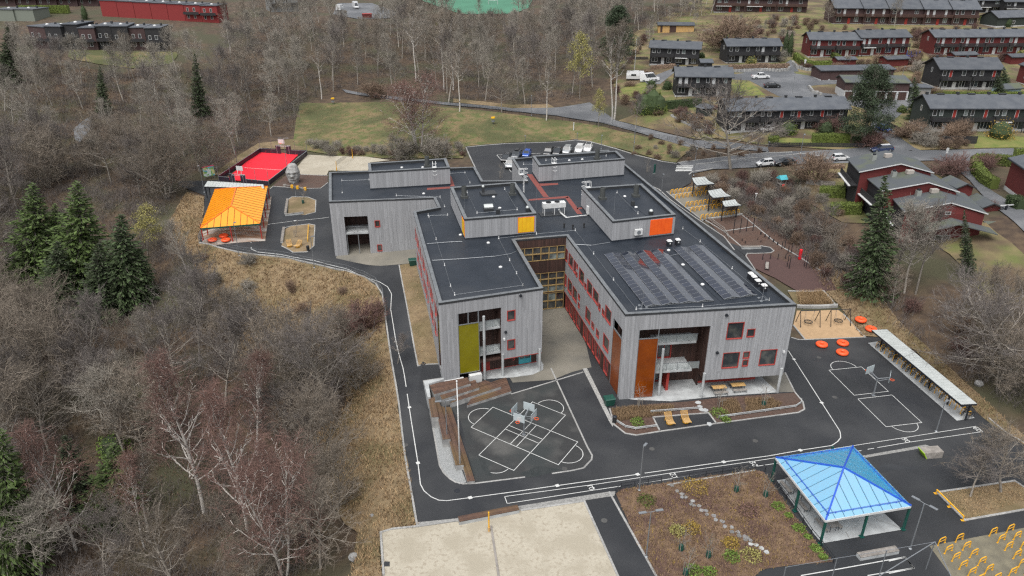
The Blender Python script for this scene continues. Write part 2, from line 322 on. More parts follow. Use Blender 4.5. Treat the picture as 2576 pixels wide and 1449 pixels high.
def drape(name, poly, mat, off, step=2.5, jit=0.0, px=True, **tags):
    """a ground sheet that follows the terrain; poly in photo pixels or world xy"""
    W = [tuple(G(*p))[:2] for p in poly] if px else [tuple(p[:2]) for p in poly]
    B = []
    for (x0, y0), (x1, y1) in zip(W, W[1:] + W[:1]):
        L = math.hypot(x1 - x0, y1 - y0); k = max(1, int(L / step))
        for i in range(k):
            t = i / k; x = x0 + (x1 - x0) * t; y = y0 + (y1 - y0) * t
            if jit and (i or jit > .8):
                x += jit * (mnoise.noise((x * .31, y * .31, 3.3)) + .6 * mnoise.noise((x * 1.3, y * 1.3, 1))); y += jit * (mnoise.noise((x * .31, y * .31, 8.1)) + .6 * mnoise.noise((x * 1.3, y * 1.3, 5)))
            B.append((x, y))
    nb = len(B); A = np.array(B); sg = GS / max(1, round(GS / step)); xs = np.arange(math.floor(A[:, 0].min() / sg) * sg, A[:, 0].max(), sg); ys = np.arange(math.floor(A[:, 1].min() / sg) * sg, A[:, 1].max(), sg)
    if len(xs) and len(ys):
        X, Y = np.meshgrid(xs, ys); X = X.ravel(); Y = Y.ravel(); ins = in_poly(X, Y, B)
        P = B + list(zip(X[ins].tolist(), Y[ins].tolist()))
    else: P = B
    vs, _, fs, *_ = delaunay_2d_cdt([Vector(p) for p in P], [], [list(range(nb))], 1, 1e-5)
    b = MB(); xy = np.array([tuple(v) for v in vs]); z = tzv(xy[:, 0], xy[:, 1]) + off
    fl = []
    for f in fs:
        a, c, d = [xy[i] for i in f[:3]]
        fl.append(tuple(f) if (c[0] - a[0]) * (d[1] - a[1]) - (c[1] - a[1]) * (d[0] - a[0]) > 0 else tuple(reversed(f)))
    b.add([(x, y, q) for (x, y), q in zip(xy.tolist(), z.tolist())], fl)
    tags.setdefault('kind', 'structure')
    return b.build(name, mat, None, **tags)
def strip(b, pts, wid, off, h=0.0, px=True, close=False, step=2.0):
    """a painted line (h=0) or a kerb (h>0) that follows the ground"""
    W = [G(*p).to_2d() for p in pts] if px else [Vector(p[:2]) for p in pts]
    if close: W = W + [W[0]]
    Q = []
    for a, c in zip(W, W[1:]):
        k = max(1, int((c - a).length / step)); Q += [a.lerp(c, i / k) for i in range(k)]
    Q.append(W[-1])
    L, R = [], []
    for i, q in enumerate(Q):
        d0 = (q - Q[i - 1]) if i else (Q[-1] - Q[-2] if close else Q[1] - q); d1 = (Q[i + 1] - q) if i < len(Q) - 1 else (Q[1] - Q[0] if close else d0)
        d0 = d0.normalized(); d1 = d1.normalized(); t = (d0 + d1)
        t = t.normalized() if t.length > 1e-3 else d1
        n = Vector((-t.y, t.x)); m = wid / 2 / max(.5, abs(n.dot(Vector((-d1.y, d1.x))))); L.append(q + n * m); R.append(q - n * m)
    for i in range(len(Q) - 1):
        c = [R[i], R[i + 1], L[i + 1], L[i]]
        if h > 0: b.hexa([(p.x, p.y, tz(p.x, p.y) - .1) for p in c], [(p.x, p.y, tz(p.x, p.y) + h) for p in c])
        else: b.poly([(p.x, p.y, tz(p.x, p.y) + off) for p in c])
def arc_px(a, m, c, n=14):
    """points of a circular arc on the ground through three pixels"""
    A, Bm, C = [G(*p).to_2d() for p in (a, m, c)]
    d = 2 * (A.x * (Bm.y - C.y) + Bm.x * (C.y - A.y) + C.x * (A.y - Bm.y))
    ux = (A.length_squared * (Bm.y - C.y) + Bm.length_squared * (C.y - A.y) + C.length_squared * (A.y - Bm.y)) / d
    uy = (A.length_squared * (C.x - Bm.x) + Bm.length_squared * (A.x - C.x) + C.length_squared * (Bm.x - A.x)) / d
    o = Vector((ux, uy)); r = (A - o).length; an = lambda p: math.atan2(p.y - uy, p.x - ux)
    a0, a1, a2 = an(A), an(Bm), an(C); up = (a1 - a0) % (2 * math.pi); tot = (a2 - a0) % (2 * math.pi)
    if up > tot: tot -= 2 * math.pi
    return [(ux + r * math.cos(a0 + tot * i / n), uy + r * math.sin(a0 + tot * i / n)) for i in range(n + 1)]
def terrain():
    st = 2.5
    V = np.stack([_X.ravel(), _Y.ravel(), (_Z - .16).ravel()], 1)
    idx = np.arange(GNX * GNY).reshape(GNY, GNX)
    F = np.stack([idx[:-1, :-1].ravel(), idx[:-1, 1:].ravel(), idx[1:, 1:].ravel(), idx[1:, :-1].ravel()], 1)
    np_mesh('ground', V, F, m_litter, kind='structure')
    b = MB(); X0, X1, Y0, Y1 = GX0, GX0 + GS * (GNX - 1), GY0, GY0 + GS * (GNY - 1)   # far ground, out to the horizon
    R = 3000
    b.poly([(-R, Y1 - 5, 33), (R, Y1 - 5, 33), (R, R, 60), (-R, R, 60)]); b.poly([(-R, -R, -15), (X0 + 3, -R, -15), (X0 + 3, Y1, 10), (-R, Y1, 10)])
    b.poly([(X1 - 3, -R, -5), (R, -R, 0), (R, Y1, 30), (X1 - 3, Y1, 30)]); b.poly([(X0, -R, -14), (X1, -R, -14), (X1, Y0 + 3, -14), (X0, Y0 + 3, -14)])
    b.build('far_ground', m_litter, kind='structure')
terrain()
z2 = zoom(700, 500, 2.5556); z3 = zoom(1600, 500, 2.5556); z4 = zoom(2508, 500, 2.5556); zR3 = zoom(1500, 1450, 2.5556); zR4 = zoom(3024, 1134, 2.5556)
zR5 = zoom(3024, 1701, 2.5556); zR6 = zoom(2016, 1701, 2.5556); zR7 = zoom(1008, 1701, 2.5556); zB = zoom(1008, 0, 2.5556); zC = zoom(2016, 0, 2.5556); zT = zoom(3024, 0, 2.5556); z5 = zoom(3024, 567, 2.5556)
zN4 = zoom(2400, 1450, 3.22); zN5 = zoom(1680, 1450, 6.44); zBR = zoom(3500, 1600, 2.169)
drape('dry_grass_slope', [(1049,1326),(1030,1180),(1010,1087),(995,969),(977,860),(968,800),(957,726),(918,698),(872,683),(790,666),(647,643),(547,624),(500,613),(505,592),(512,495),(470,482),(425,560),(470,640),(520,740),(600,800),(600,900),(740,905),(850,900),(870,960),(880,1010),(850,1060),(800,1090),(780,1180),(830,1260),(900,1340),(880,1470),(966,1470),(958,1340)], m_drygrass, .03, 2.0, .5)
drape('dry_grass_slope', [(735,350),(775,378),(660,372),(560,440),(535,440),(600,390),(650,360)], m_drygrass, .04, 2.0, .4)
drape('school_lawn', [(756,258),(894,258),(989,256),(1129,271),(1288,287),(1433,305),(1520,319),(1615,343),(1748,366),(1700,409),(1666,404),(1547,371),(1447,350),(1172,368),(1165,398),(960,398),(850,392),(775,380),(735,362),(745,300)], m_lawn, .04, 2.5, .5)
drape('verge_grass', [(1555,304),(1640,272),(1690,283),(1700,300),(1750,322),(1765,352),(1663,331)], m_garden, .05, 2.5)
drape('verge_grass', [(1288,264),(1380,262),(1395,271),(1288,272.5),(1140,258),(1140,248)], m_drygrass, .05, 2.5, .3)
drape('hillside_grass', [(1560,250),(1520,150),(1600,80),(1700,30),(1760,-8),(2576,-8),(2700,60),(2700,420),(2560,372),(2300,378),(2240,362),(2110,376),(1935,366),(1765,345),(1755,320),(1700,298),(1692,281),(1640,268)], m_garden, .03, 3.5, .6)
drape('hillside_grass', [(2005,420),(2140,406),(2340,430),(2400,470),(2480,560),(2576,640),(2620,900),(2500,780),(2390,640),(2240,560),(2120,560),(2020,500)], m_garden, .03, 3, .6)
drape('dry_grass_slope', [(2165,845),(2080,735),(2020,640),(1960,560),(1870,535),(1890,545),(2010,600),(2120,680),(2240,780),(2330,870),(2480,1010),(2576,1095),(2620,1150),(2470,1049),(2300,880),(2210,848)], m_drygrass, .05, 2, .3)
drape('front_lawn', [(2030,350),(2130,345),(2150,372),(1935,363),(1940,345)], m_greenlawn, .08, 2.5)
drape('front_lawn', [(2455,345),(2600,345),(2600,372),(2450,373)], m_greenlawn, .08, 2.5)
drape('front_lawn', [(1832,212),(1885,206),(1925,240),(1870,242),(1845,232)], m_greenlawn, .08, 2.5)
drape('front_lawn', [(1560,225),(1620,205),(1640,222),(1600,245),(1570,240)], m_greenlawn, .08, 2.5)
drape('row_house_lawn', [(170,128),(240,126),(330,130),(440,130),(440,160),(330,172),(200,155),(165,145)], m_lawn, .06, 3, 1.2)
drape('sports_pitch', [(1025,-12),(1085,10),(1160,36),(1295,34),(1330,20),(1345,-12)], m_pitch, .08, 4)
drape('schoolyard_asphalt', [(1049,1326),(1041,1262),(1026,1170),(1011.5,1087),(996,969),(978,860),(970,801),(958,724),(920,697),(872,682),(790,664),(647,641),(547,622),(501,611),(506,592),(515,492),(450,468),(445,455),(520,455),(547,452),(677,476),(687,470),(807,474),(832,456),(880,560),(1060,640),(1120,900),(1290,940),(1400,760),(1440,760),(1570,1000),(1975,880),(1990,848),(2024,856),(2177,848),(2210,849),(2330,935),(2454,1022),(2485,1050),(2530,1088),(2576,1113),(2700,1200),(2900,1700),(1000,1700),(960,1450),(965,1340)], m_asph, .03, 2.5)
drape('service_road', [(1990,852),(1975,800),(1900,677),(1840,600),(1762,554),(1685,484),(1640,450),(1560,460),(1700,600),(1800,700),(1880,850),(1900,900)], m_asph, .05, 2.5)
drape('parking_lot', [(1172,371),(1300,361),(1447,353),(1485,357),(1547,374),(1600,391),(1666,407),(1707,411),(1742,435),(1738,460),(1690,487),(1630,470),(1560,520),(1215,520),(1200,440)], m_asph, .05, 2.5)
drape('street', [(1703,409),(1780,399),(1852,391),(1930,383),(2052,379.5),(2112,376),(2240,364),(2255,360),(2290,380),(2430,376),(2700,374),(2700,402),(2576,400),(2432,396),(2350,404),(2150,410),(2000,414),(1902,421),(1792,426),(1742,436)], m_asph2, .05, 2.5)
drape('lane', [(2340,396),(2440,394),(2440,425),(2480,470),(2576,530),(2640,575),(2640,625),(2576,583),(2500,520),(2440,455),(2395,415)], m_asph2, .07, 2.5)
drape('side_road', [(2190,321),(2237,317),(2262,345),(2300,372),(2340,388),(2252,372)], m_asph2, .06, 2.5)
drape('residential_road', [(1905,180),(1990,170),(2000,185),(2060,195),(2110,200),(2250,195),(2250,206),(2125,210),(2050,215),(2030,218),(2050,232),(2120,240),(2118,262),(2000,250),(1960,243),(1930,228),(1885,203),(1840,200),(1800,195)], m_asph2, .06, 2.5)
drape('residential_road', [(1640,193),(1700,170),(1960,168),(1990,150),(2010,180),(1900,185),(1700,180),(1660,212),(1600,212)], m_asph2, .07, 2.5)
drape('garage_forecourt', [(2095,252),(2290,250),(2330,235),(2360,245),(2300,262),(2230,318),(2190,320),(2200,280)], m_asph2, .07, 2.5)
drape('foot_path', [(860,224),(994,243.5),(1119,257.5),(1288,272.5),(1398,271),(1408,270),(1483,258),(1503,272),(1550,304),(1663,333),(1750,353),(1930,371),(1935,382),(1782,374),(1727,369),(1617,337),(1513,309),(1400,291),(1288,280),(1131,265),(994,251),(870,233)], m_asph2, .07, 2)
drape('forest_path', [(185,325),(215,300),(235,290),(225,330),(200,360),(188,350)], m_asph2, .08, 2)
drape('trailer_yard', [(838,36),(850,8),(935,8),(1000,30),(985,46),(900,48)], m_asph2, .08, 4)
drape('ball_court_asphalt', zR3((805,540),(700,395),(1310,262),(1760,125),(2120,890),(2035,1000),(1450,1097),(950,1155),(940,1120)), m_asph_worn, .036, 2.0)
m_tar = M('fresh_tar_patch', (.017,.022,.023), .6, (.028,.032,.033), 1.2, bump=.4, bscale=20); m_wet = M('wet_asphalt', (.022,.024,.027), .16, (.035,.037,.04), .4); m_pale = M('worn_pale_asphalt', (.075,.075,.073), .8, (.05,.05,.05), .8)
for p_ in (zR3((985,910),(1040,905),(1075,1000),(1120,1085),(1060,1090),(1010,990)), zR3((1385,1060),(1480,1030),(1570,985),(1700,1000),(1795,1020),(1700,1055),(1600,1085),(1480,1105)), zR3((1340,55),(1440,75),(1445,115),(1380,125))): drape('asphalt_patch', p_, m_tar, .041, 1.2, .5)
for p_ in (zR3((1400,780),(1560,740),(1760,760),(1790,850),(1650,930),(1480,880)),): drape('worn_patch', p_, m_asph_worn, .041, 1.2, .9)
for p_ in (zBR((750,295),(870,290),(950,320),(960,370),(900,390),(850,340)), zR5((1000,360),(1500,330),(1560,350),(1100,400)), z4((395,560),(480,470),(520,500),(440,585))): drape('damp_patch', p_, m_wet, .036, 1.2, .9)
for x, y in ((1150,1235),(1420,1180),(1640,1130),(1900,1110),(2100,1000),(2060,900),(2350,1150),(1000,880),(1020,1120),(2250,1250),(1520,1310),(900,600),(720,520),(1440,800)): g = G(x, y); b = MB(); b.lathe([(.34, .035), (.34, .05)], g, 14); b.build('drain_cover', m_pale if (x + y) % 3 else m_dksteel, kind='structure')
drape('courtyard_concrete', [(1290,963),(1275,940),(1120,930),(1365,730),(1392,770),(1437,774),(1475,870),(1488,924),(1440,936),(1390,956)], m_conc, .042, 2)
drape('rear_terrace_concrete', [(845,650),(870,600),(1060,600),(1048,662),(1030,663),(958,669.5),(925,667)], m_conc, .045, 2)
drape('pale_patio', [(1593,1006),(1556,1000),(1590,900),(1770,860),(1900,860),(1962,935),(1995,985),(1800,998),(1690,1010)], m_concw, .040, 1.5)
drape('patio_gravel', [(1925,958),(1900,930),(1974,938),(2000,987),(1958,987)], m_conc, .047, 1.5)
drape('entrance_patio', [(1366,931),(1367,918),(1352,890),(1210,905),(1205,955),(1290,950),(1340,943)], m_concw, .05, 1.5)
drape('grass_strip', [(1004,667),(1028,664),(1054,664),(1118,912),(1106,916),(1051.5,921.5),(1027,790)], m_drygrass, .06, 1.5)
drape('gravel_strip', zR3((503,505),(590,500),(700,720),(860,1150),(790,1168),(700,1120),(625,1040),(580,970)), m_gravel, .045, 1.5)
SAND = [(960,1339),(1050,1327),(1156,1310),(1310,1284),(1470,1261),(1553,1447),(1620,1600),(966,1600)]
drape('sand_court', SAND, m_sand, .045, 1.5, 0, )
drape('sand_court', z2((1300,280),(1480,290),(1900,300),(2140,335),(1930,360),(1915,440),(1520,440),(1500,485),(1235,478),(1205,400)), m_sand, .05, 2)
drape('bark_bed', z2((930,620),(1100,480),(1235,478),(1510,490),(1510,560),(1440,618),(1290,622),(960,600)), m_mulch, .055, 1.5)
drape('cobble_strip', zR6((-95,776),(85,745),(975,603),(1045,600),(1030,645),(725,692),(90,792)) , m_setts, .05, 1.5)
drape('cobble_strip', zR7((1625,912),(2040,870),(2576,765),(2576,790),(2040,905),(1625,955)), m_setts, .053, 1.5)
drape('cobble_strip', zR3((2028,5),(2072,0),(2350,560),(2330,590),(2300,545)), m_setts, .05, 1.2)
drape('cobble_strip', zR5((930,245),(1585,130),(1640,150),(985,262)), m_setts, .05, 1.5)
GARDEN = zR6((1045,625),(1100,580),(1510,520),(1700,490),(2440,385),(2530,405)) + zR5((25,500),(270,850),(650,1310),(260,1340),(-60,1385)) + [(1900,1449),(1850,1600),(1720,1600),(1651,1449)] + zR6((1230,1040),)
drape('garden_bed', GARDEN, m_bed, .06, 1.5)
PLANT = zN4((0,512),(330,480),(560,455),(1000,425),(1400,375),(2350,312),(2450,420),(2470,520),(2395,562),(1350,702),(1262,572),(550,625),(635,800),(340,850),(210,828),(60,715))
drape('front_planting_bed', PLANT, m_mulch, .06, 1.0)
drape('playground_surface', [(1872,562),(1905,560),(1985,552),(2060,640),(2105,730),(2010,735),(1950,700),(1900,676),(1850,600)], m_rubber, .06, 2)
drape('playground_surface', [(1775,553),(1872,540),(1960,575),(2020,630),(1980,660),(1930,640),(1870,640),(1822,600)], m_mulch, .075, 2)
drape('bicycle_park_pavers', z4((295,650),(590,590),(1065,880),(1060,890),(665,940),(640,925)), m_conc, .07, 2)
drape('swing_court', zR4((255,375),(290,230),(700,220),(760,265),(980,497),(375,522)), m_swing, .06, 1.5)
drape('tall_grass_bed', zR4((200,40),(560,35),(680,175),(290,190)), m_drygrass, .07, 1.2)
drape('island_lawn', z2((1115,730),(1150,705),(1310,708),(1390,740),(1385,860),(1290,885),(1105,880)), m_drygrass, .06, 1.2)
drape('island_lawn', z2((1065,1040),(1140,1000),(1320,978),(1380,990),(1370,1200),(1300,1260),(1160,1265),(1045,1200)), m_drygrass, .06, 1.2)
drape('island_lawn', zR5((1700,610),(2480,495),(2700,640),(2800,740),(1980,890)), m_drygrass, .06, 1.2)
drape('yellow_paver_park', zBR((345,1195),(1154,1040),(1500,990),(1700,1600),(640,1600)), m_pavers, .045, 1.5)
drape('pavilion_floor', zR5((85,490),(700,400),(1350,985),(530,1125)), m_concw, .05, 1.5)
drape('shelter_floor', zR4((1005,555),(1110,540),(2080,1310),(1900,1338)), m_concw, .05, 1.5)
drape('pavilion_deck', z2((250,1160),(235,1060),(500,990),(945,700),(880,1150),(360,1200)), M('worn_wood_floor', (.36,.33,.30), .8, (.20,.12,.075), .5, .42, .6, stretch=(.3,1.5,1)), .07, 1.5)
drape('red_court', z2((480,535),(835,232),(1250,285),(1240,250),(920,562)), m_redturf, .09, 2)
drape('asphalt_cove', z4((905,1160),(1050,1210),(1250,1200),(1340,1215),(1378,1250),(1350,1268),(1110,1275),(1095,1300)), m_asph, .09, 1.5)
drape('turf_corner', zBR((200,1449),(345,1400),(520,1449),(560,1700),(100,1700)), m_asph, .04, 1.5)
def kerb(pts, wid=.16, h=.08, name='kerb', mat=None):
    b = MB(); strip(b, pts, wid, 0, h, step=1.2); b.build(name, mat or m_kerb, kind='structure')
kerb(zR3((1710,0),(1765,120),(2080,800),(2125,880),(2120,920),(2040,1005),(1930,1030),(1720,1062)), .2, .05)
kerb(zR3((1450,1097),(950,1160),(830,1165),(750,1148),(690,1110),(630,1050),(590,980),(510,520),(430,130),(630,100)), .2, .05)
kerb(zR3((1310,262),(1760,125),(2035,40)), .2, .05)
kerb(zN4((0,512),(60,720),(200,830),(340,853),(640,805),(1350,705),(2395,565),(2470,525),(2450,430),(2350,310),(2225,60)), .2, .1)
kerb(zN4((550,625),(640,805)), .2, .1); kerb(zN4((545,625),(1255,570),(1355,705)), .2, .1)
kerb(zR7((1625,955),(1610,880),(1570,640),(1500,250),(1470,0)) + [(1004,1020),(996,969),(978,860),(970,801),(962,740),(945,713),(918,697),(872,682),(790,664),(647,641),(547,622),(501,611)], .22, .12)
kerb(zR7((1285,1449),(1255,1015),(1625,955),(2040,895)), .22, .15)
kerb([(1310,1285),(1470,1261.5),(1553,1447),(1600,1550)], .22, .1)
kerb([(1532,1238),(1650,1449),(1700,1540)], .22, .1)
kerb(zR6((1560,535),(2440,390),(2440,375)), .2, .08)
kerb([(1172,371),(1300,361),(1447,353),(1485,357),(1547,374),(1600,391),(1666,407),(1702,412)], .25, .14)
kerb([(1172,371),(1197,426),(1216,470)], .25, .14)
kerb(z4((420,362),(470,350),(1000,290),(1310,262),(1560,255)), .25, .13); kerb(z4((590,380),(900,340),(1370,300),(1620,272),(1800,266)), .25, .13)
kerb(z4((525,480),(560,450),(760,420)), .25, .13)
kerb(z4((295,650),(340,690),(665,945)), .22, .1); kerb(z4((340,690),(560,655)), .22, .1); kerb(z4((500,820),(730,785)), .22, .1); kerb(z4((690,930),(1060,885)), .3, .3)
kerb(z4((130,590),(220,630),(330,730),(640,950),(880,1110),(980,1240)), .2, .1)
kerb(z4((690,940),(870,1050),(1195,1000),(1060,890)), .2, .1); kerb(z4((870,1050),(1050,1205),(1250,1200),(1340,1215),(1378,1250),(1350,1268),(1110,1275),(1095,1300),(1130,1350),(1190,1440)), .2, .1)
kerb(z4((1195,1000),(1600,1290),(1850,1449)), .2, .1)
kerb(z2((930,625),(960,600),(1290,622),(1440,618),(1510,562)), .2, .1); kerb(z2((1235,480),(1510,492)), .2, .1)
for pts in (z2((1115,730),(1150,705),(1310,708),(1390,740),(1385,860),(1290,885)), z2((1065,1020),(1140,1000),(1320,978),(1380,990),(1370,1200),(1300,1260),(1160,1265),(1045,1200))): kerb(pts, .2, .1)
kerb(zR5((1700,610),(2480,495),(2700,640)), .25, .1); kerb(zR5((1700,610),(1980,890),(2800,745)), .25, .1)
kerb(zR4((255,375),(375,522),(980,497),(760,265)), .2, .08); kerb(zR4((200,30),(560,32),(680,175)), .25, .1); kerb(zR4((290,190),(700,185)), .5, .35); kerb(zR4((235,500),(300,520),(375,522)), .2, .08)
kerb(zBR((845,95),(1000,225),(1154,310),(1400,470)), .2, .08)
kerb(A_strip := [(1004,667),(1027,790),(1051.5,921.5),(1106,916)], .2, .1)
kerb([(2000,426),(2110,420)], .3, .5)
def lines(name, polys, wid=.09, off=.062, mat=None):
    b = MB()
    for p in polys: strip(b, p[1:] if p[0] == 'w' else p, wid, off, px=p[0] != 'w')
    return b.build(name, mat or m_mark, kind='structure')
q = zR3
lines('court_marking', [q((907,598),(1127,395),(1980,745),(1785,975),(907,598)), q((985,878),(1525,342),(1857,475),(1337,1033),(985,878)), q((1290,580),(1630,720)), q((1255,617),(1595,762)), q((1505,560),(1305,762)), q((1570,572),(1365,790)),
    ['w'] + arc_px(*q((940,567),(880,490),(1090,415))), ['w'] + arc_px(*q((1580,358),(1700,323),(1815,453))), ['w'] + arc_px(*q((1960,783),(2033,860),(1815,945))), ['w'] + arc_px(*q((1280,1017),(1200,1055),(1105,1053)))], .085, .064)
q = zR4
lines('court_marking', [q((612,830),(940,797),(1210,1043),(867,1083),(612,830)), q((903,1120),(1247,1080),(1547,1358),(1187,1400),(903,1120)), ['w'] + arc_px(*q((655,825),(740,741),(888,797))), ['w'] + arc_px(*q((1245,1398),(1430,1452),(1495,1366)))], .085)
lines('running_loop_line', [q((205,635),(260,720),(540,1158),(720,1440)) + zR5((728,25),(730,60),(700,100),(640,140),(325,187),(0,245)) + zR6((2130,305),(1335,418)), zR6((1265,430),(455,543),(0,608)) + zR7((2155,665),(1920,695),(1840,690),(1760,655),(1690,595),(1655,530),(1630,315),(1580,0)) + zR3((222,0),) + [(996,860),(983,780),(985,740),(975,722),(955,710),(900,690),(872,677),(790,656),(740,648),(650,635),(632,627),(632,610),(640,590),(655,572),(680,564),(742,556),(828,547)]], .11)
b = MB()
for (x, y, a) in [(*p, a) for p, a in zip(q((260,720),(540,1158)) + zR5((325,187),) + zR6((2130,305),(1265,430),(455,543)) + zR7((2155,665),(1630,315)) + zR3((287,397),(372,957)) + [(996,860),(742,556)], [0]*12)]:
    g = G(x, y); b.box((g.x, g.y, g.z + .066), (.42, .42, .006), .4)
b.build('loop_tick_marks', m_mark, kind='structure')
T0 = zR3((1245,1295),(1270,1365)); T1 = zR4((2095,1395),) + zR5((2160,0),)
lines('sprint_lane_marking', [[T0[0]] + zR3((2115,1178),) + zR6((1630,412),(2430,298)) + zR5((1375,60),) + [T1[0]], [T0[1]] + zR6((828,588),(1665,465),(2473,347)) + zR5((940,190),), zR5((1000,178),(1065,168)), zR5((1100,161),(1428,105),(2160,0)), T0, T1, zR6((797,530),(828,588)), zR6((1633,412),(1665,465)), zR6((2433,295),(2473,347)), zR5((1375,60),(1428,105))], .085)
lines('corner_court_marking', [zBR((0,1325),(138,1292),(213,1385),(0,1430)), zR5((330,1449),(700,1385),(1375,1262),(1468,1372),(1000,1449))], .11)
lines('patio_joint', [zR3((1380,60),(1500,20)), zR5((780,1005),(820,1075)), zR5((1090,880),(1345,975))], .05, .07, m_kerb)
def text_mesh(name, txt, size, mat, ext=0.0):
    c = bpy.data.curves.new(name, 'FONT'); c.body = txt; c.size = size; c.extrude = ext; c.align_x = 'CENTER'; c.align_y = 'CENTER'; t = bpy.data.objects.new(name, c); COL.objects.link(t)
    me = bpy.data.meshes.new_from_object(t.evaluated_get(bpy.context.evaluated_depsgraph_get())); bpy.data.objects.remove(t); me.name = name; me.materials.clear(); me.materials.append(mat); o = bpy.data.objects.new(name, me); COL.objects.link(o); return o
def ground_text(txt, px, size, rz, mat, z=.07):
    o = text_mesh('lane_number', txt, size, mat); g = G(*px); o.location = (g.x, g.y, g.z + z); o.rotation_euler = (0, 0, rz); o['kind'] = 'structure'
for t, p in [('10', zR6((790,558),)[0]), ('20', zR6((1620,440),)[0]), ('30', zR6((2428,325),)[0]), ('50', zR5((1385,88),)[0]), ('60', zBR((752,200),)[0])]: ground_text(t, p, .95, math.radians(-72), m_mark)
b = MB()
for k in range(4):
    a, c = z4((398 - k * 4, 397 + k * 15.5), (565 - k * 5, 396 + k * 15.5)); strip(b, [a, c], .5, .09)
b.build('zebra_crossing', m_mark, kind='structure')
lines('parking_bay_line', [z3((910,285),(1055,455)), z3((910,285),(1290,272)), z3((950,300),(1000,360),(1030,358)), z3((1260,272),(1350,268))], .12, .09)
RZ, DECK, PH = 12.8, 12.3, 15.8
school = thing('school_building', 'large grey timber clad school with flat dark roofs and red window frames in the middle', 'school', (8, 115, 0), world=True)
def wall_uv(A, B):
    L = math.hypot(B[0] - A[0], B[1] - A[1]); dx, dy = (B[0] - A[0]) / L, (B[1] - A[1]) / L
    return L, dx, dy, dy, -dx                       # length, direction, outward normal
def clad(A, B, z0, z1, holes=(), mat=None, name='cladding', parent=None, width=.16, thick=.2, out=0.0, joints=True, seed=1):
    """vertical boards along A->B, each a hair proud of or behind the next; openings are left out"""
    r = random.Random(seed + int(A[0] * 7 + B[1] * 3)); L, dx, dy, nx, ny = wall_uv(A, B); b = MB()
    us = sorted(set([0.0, L] + [min(L, max(0, h[k])) for h in holes for k in (0, 1)])); cuts = []
    for a, c in zip(us, us[1:]):
        k = max(1, round((c - a) / width)); cuts += [a + (c - a) * i / k for i in range(k)]
    cuts.append(L)
    for a, c in zip(cuts, cuts[1:]):
        if c - a < 1e-4: continue
        m = (a + c) / 2; iv = [(z0(m) if callable(z0) else z0, z1)]
        for h in holes:
            if h[0] < m < h[1]:
                nv = []
                for p, q in iv:
                    if h[2] > p: nv.append((p, min(q, h[2])))
                    if h[3] < q: nv.append((max(p, h[3]), q))
                iv = [(p, q) for p, q in nv if q - p > .02]
        for p, q in iv:
            segs = [p, q]
            if joints and q - p > 4: segs = [p] + sorted(r.uniform(p + .5, q - .5) for _ in range(1 if q - p < 8 else 2)) + [q]
            for s0, s1 in zip(segs, segs[1:]):
                e = out + r.uniform(0, .014); g = .006
                P = lambda u, d, z: (A[0] + dx * u + nx * d, A[1] + dy * u + ny * d, z)
                b.hexa([P(a + g, e, s0), P(c - g, e, s0), P(c - g, -thick, s0), P(a + g, -thick, s0)], [P(a + g, e, s1), P(c - g, e, s1), P(c - g, -thick, s1), P(a + g, -thick, s1)])
    return b.build(name, mat or m_wood, parent or school, kind='stuff')
def pbox(b, A, B, u0, u1, d0, d1, z0, z1):
    """box on a wall: along the wall u0..u1, outwards d0..d1"""
    L, dx, dy, nx, ny = wall_uv(A, B); P = lambda u, d, z: (A[0] + dx * u + nx * d, A[1] + dy * u + ny * d, z)
    b.hexa([P(u0, d1, z0), P(u1, d1, z0), P(u1, d0, z0), P(u0, d0, z0)], [P(u0, d1, z1), P(u1, d1, z1), P(u1, d0, z1), P(u0, d0, z1)])
def window(A, B, h, fr=.1, frame=None, glass=None, parent=None, mull=0, trans=0, name='window', proud=.03, sill=True):
    u0, u1, z0, z1 = h; b = MB()
    pbox(b, A, B, u0, u0 + fr, -.18, proud, z0, z1); pbox(b, A, B, u1 - fr, u1, -.18, proud, z0, z1)
    pbox(b, A, B, u0 + fr, u1 - fr, -.18, proud, z1 - fr, z1); pbox(b, A, B, u0 + fr, u1 - fr, -.18, proud + (.05 if sill else 0), z0, z0 + fr)
    for i in range(mull):
        u = u0 + (u1 - u0) * (i + 1) / (mull + 1); pbox(b, A, B, u - .035, u + .035, -.15, -.04, z0 + fr, z1 - fr)
    for i in range(trans):
        z = z0 + (z1 - z0) * (i + 1) / (trans + 1); pbox(b, A, B, u0 + fr, u1 - fr, -.15, -.045, z - .035, z + .035)
    w_ = b.build(name, frame or m_redfr, parent or school)
    g = MB(); pbox(g, A, B, u0 + fr * .8, u1 - fr * .8, -.17, -.10, z0 + fr * .8, z1 - fr * .8); g.build('pane', glass or m_glass, w_)
    return w_
def hole_px(A, B, tl, br, grow=0.0):
    (u0, za), (u1, zb) = onplane(A, B, *tl), onplane(A, B, *br); return (min(u0, u1), max(u0, u1), zb, za)
V2 = lambda px, py: tuple(un(px, py, RZ))[:2]
LFL, LFR, CL, CR, RFL, RFR, RRR = V2(1104,762), V2(1366,724), V2(1295,603), V2(1425,592), V2(1574,790), V2(2003,765), V2(1530,377)
N1, N2, N3, N4 = V2(1288.5,399), V2(1322,453), V2(1214.7,454.4), V2(1194.7,419.4)
QBL, QFL, QFR, QN, LBL = V2(828,433), V2(828,507), V2(1091,497), V2(1102,520.6), V2(1040,532)
OUT = [LFL, LFR, CL, CR, RFL, RFR, RRR, N1, N2, N3, N4, QBL, QFL, QFR, QN, LBL]
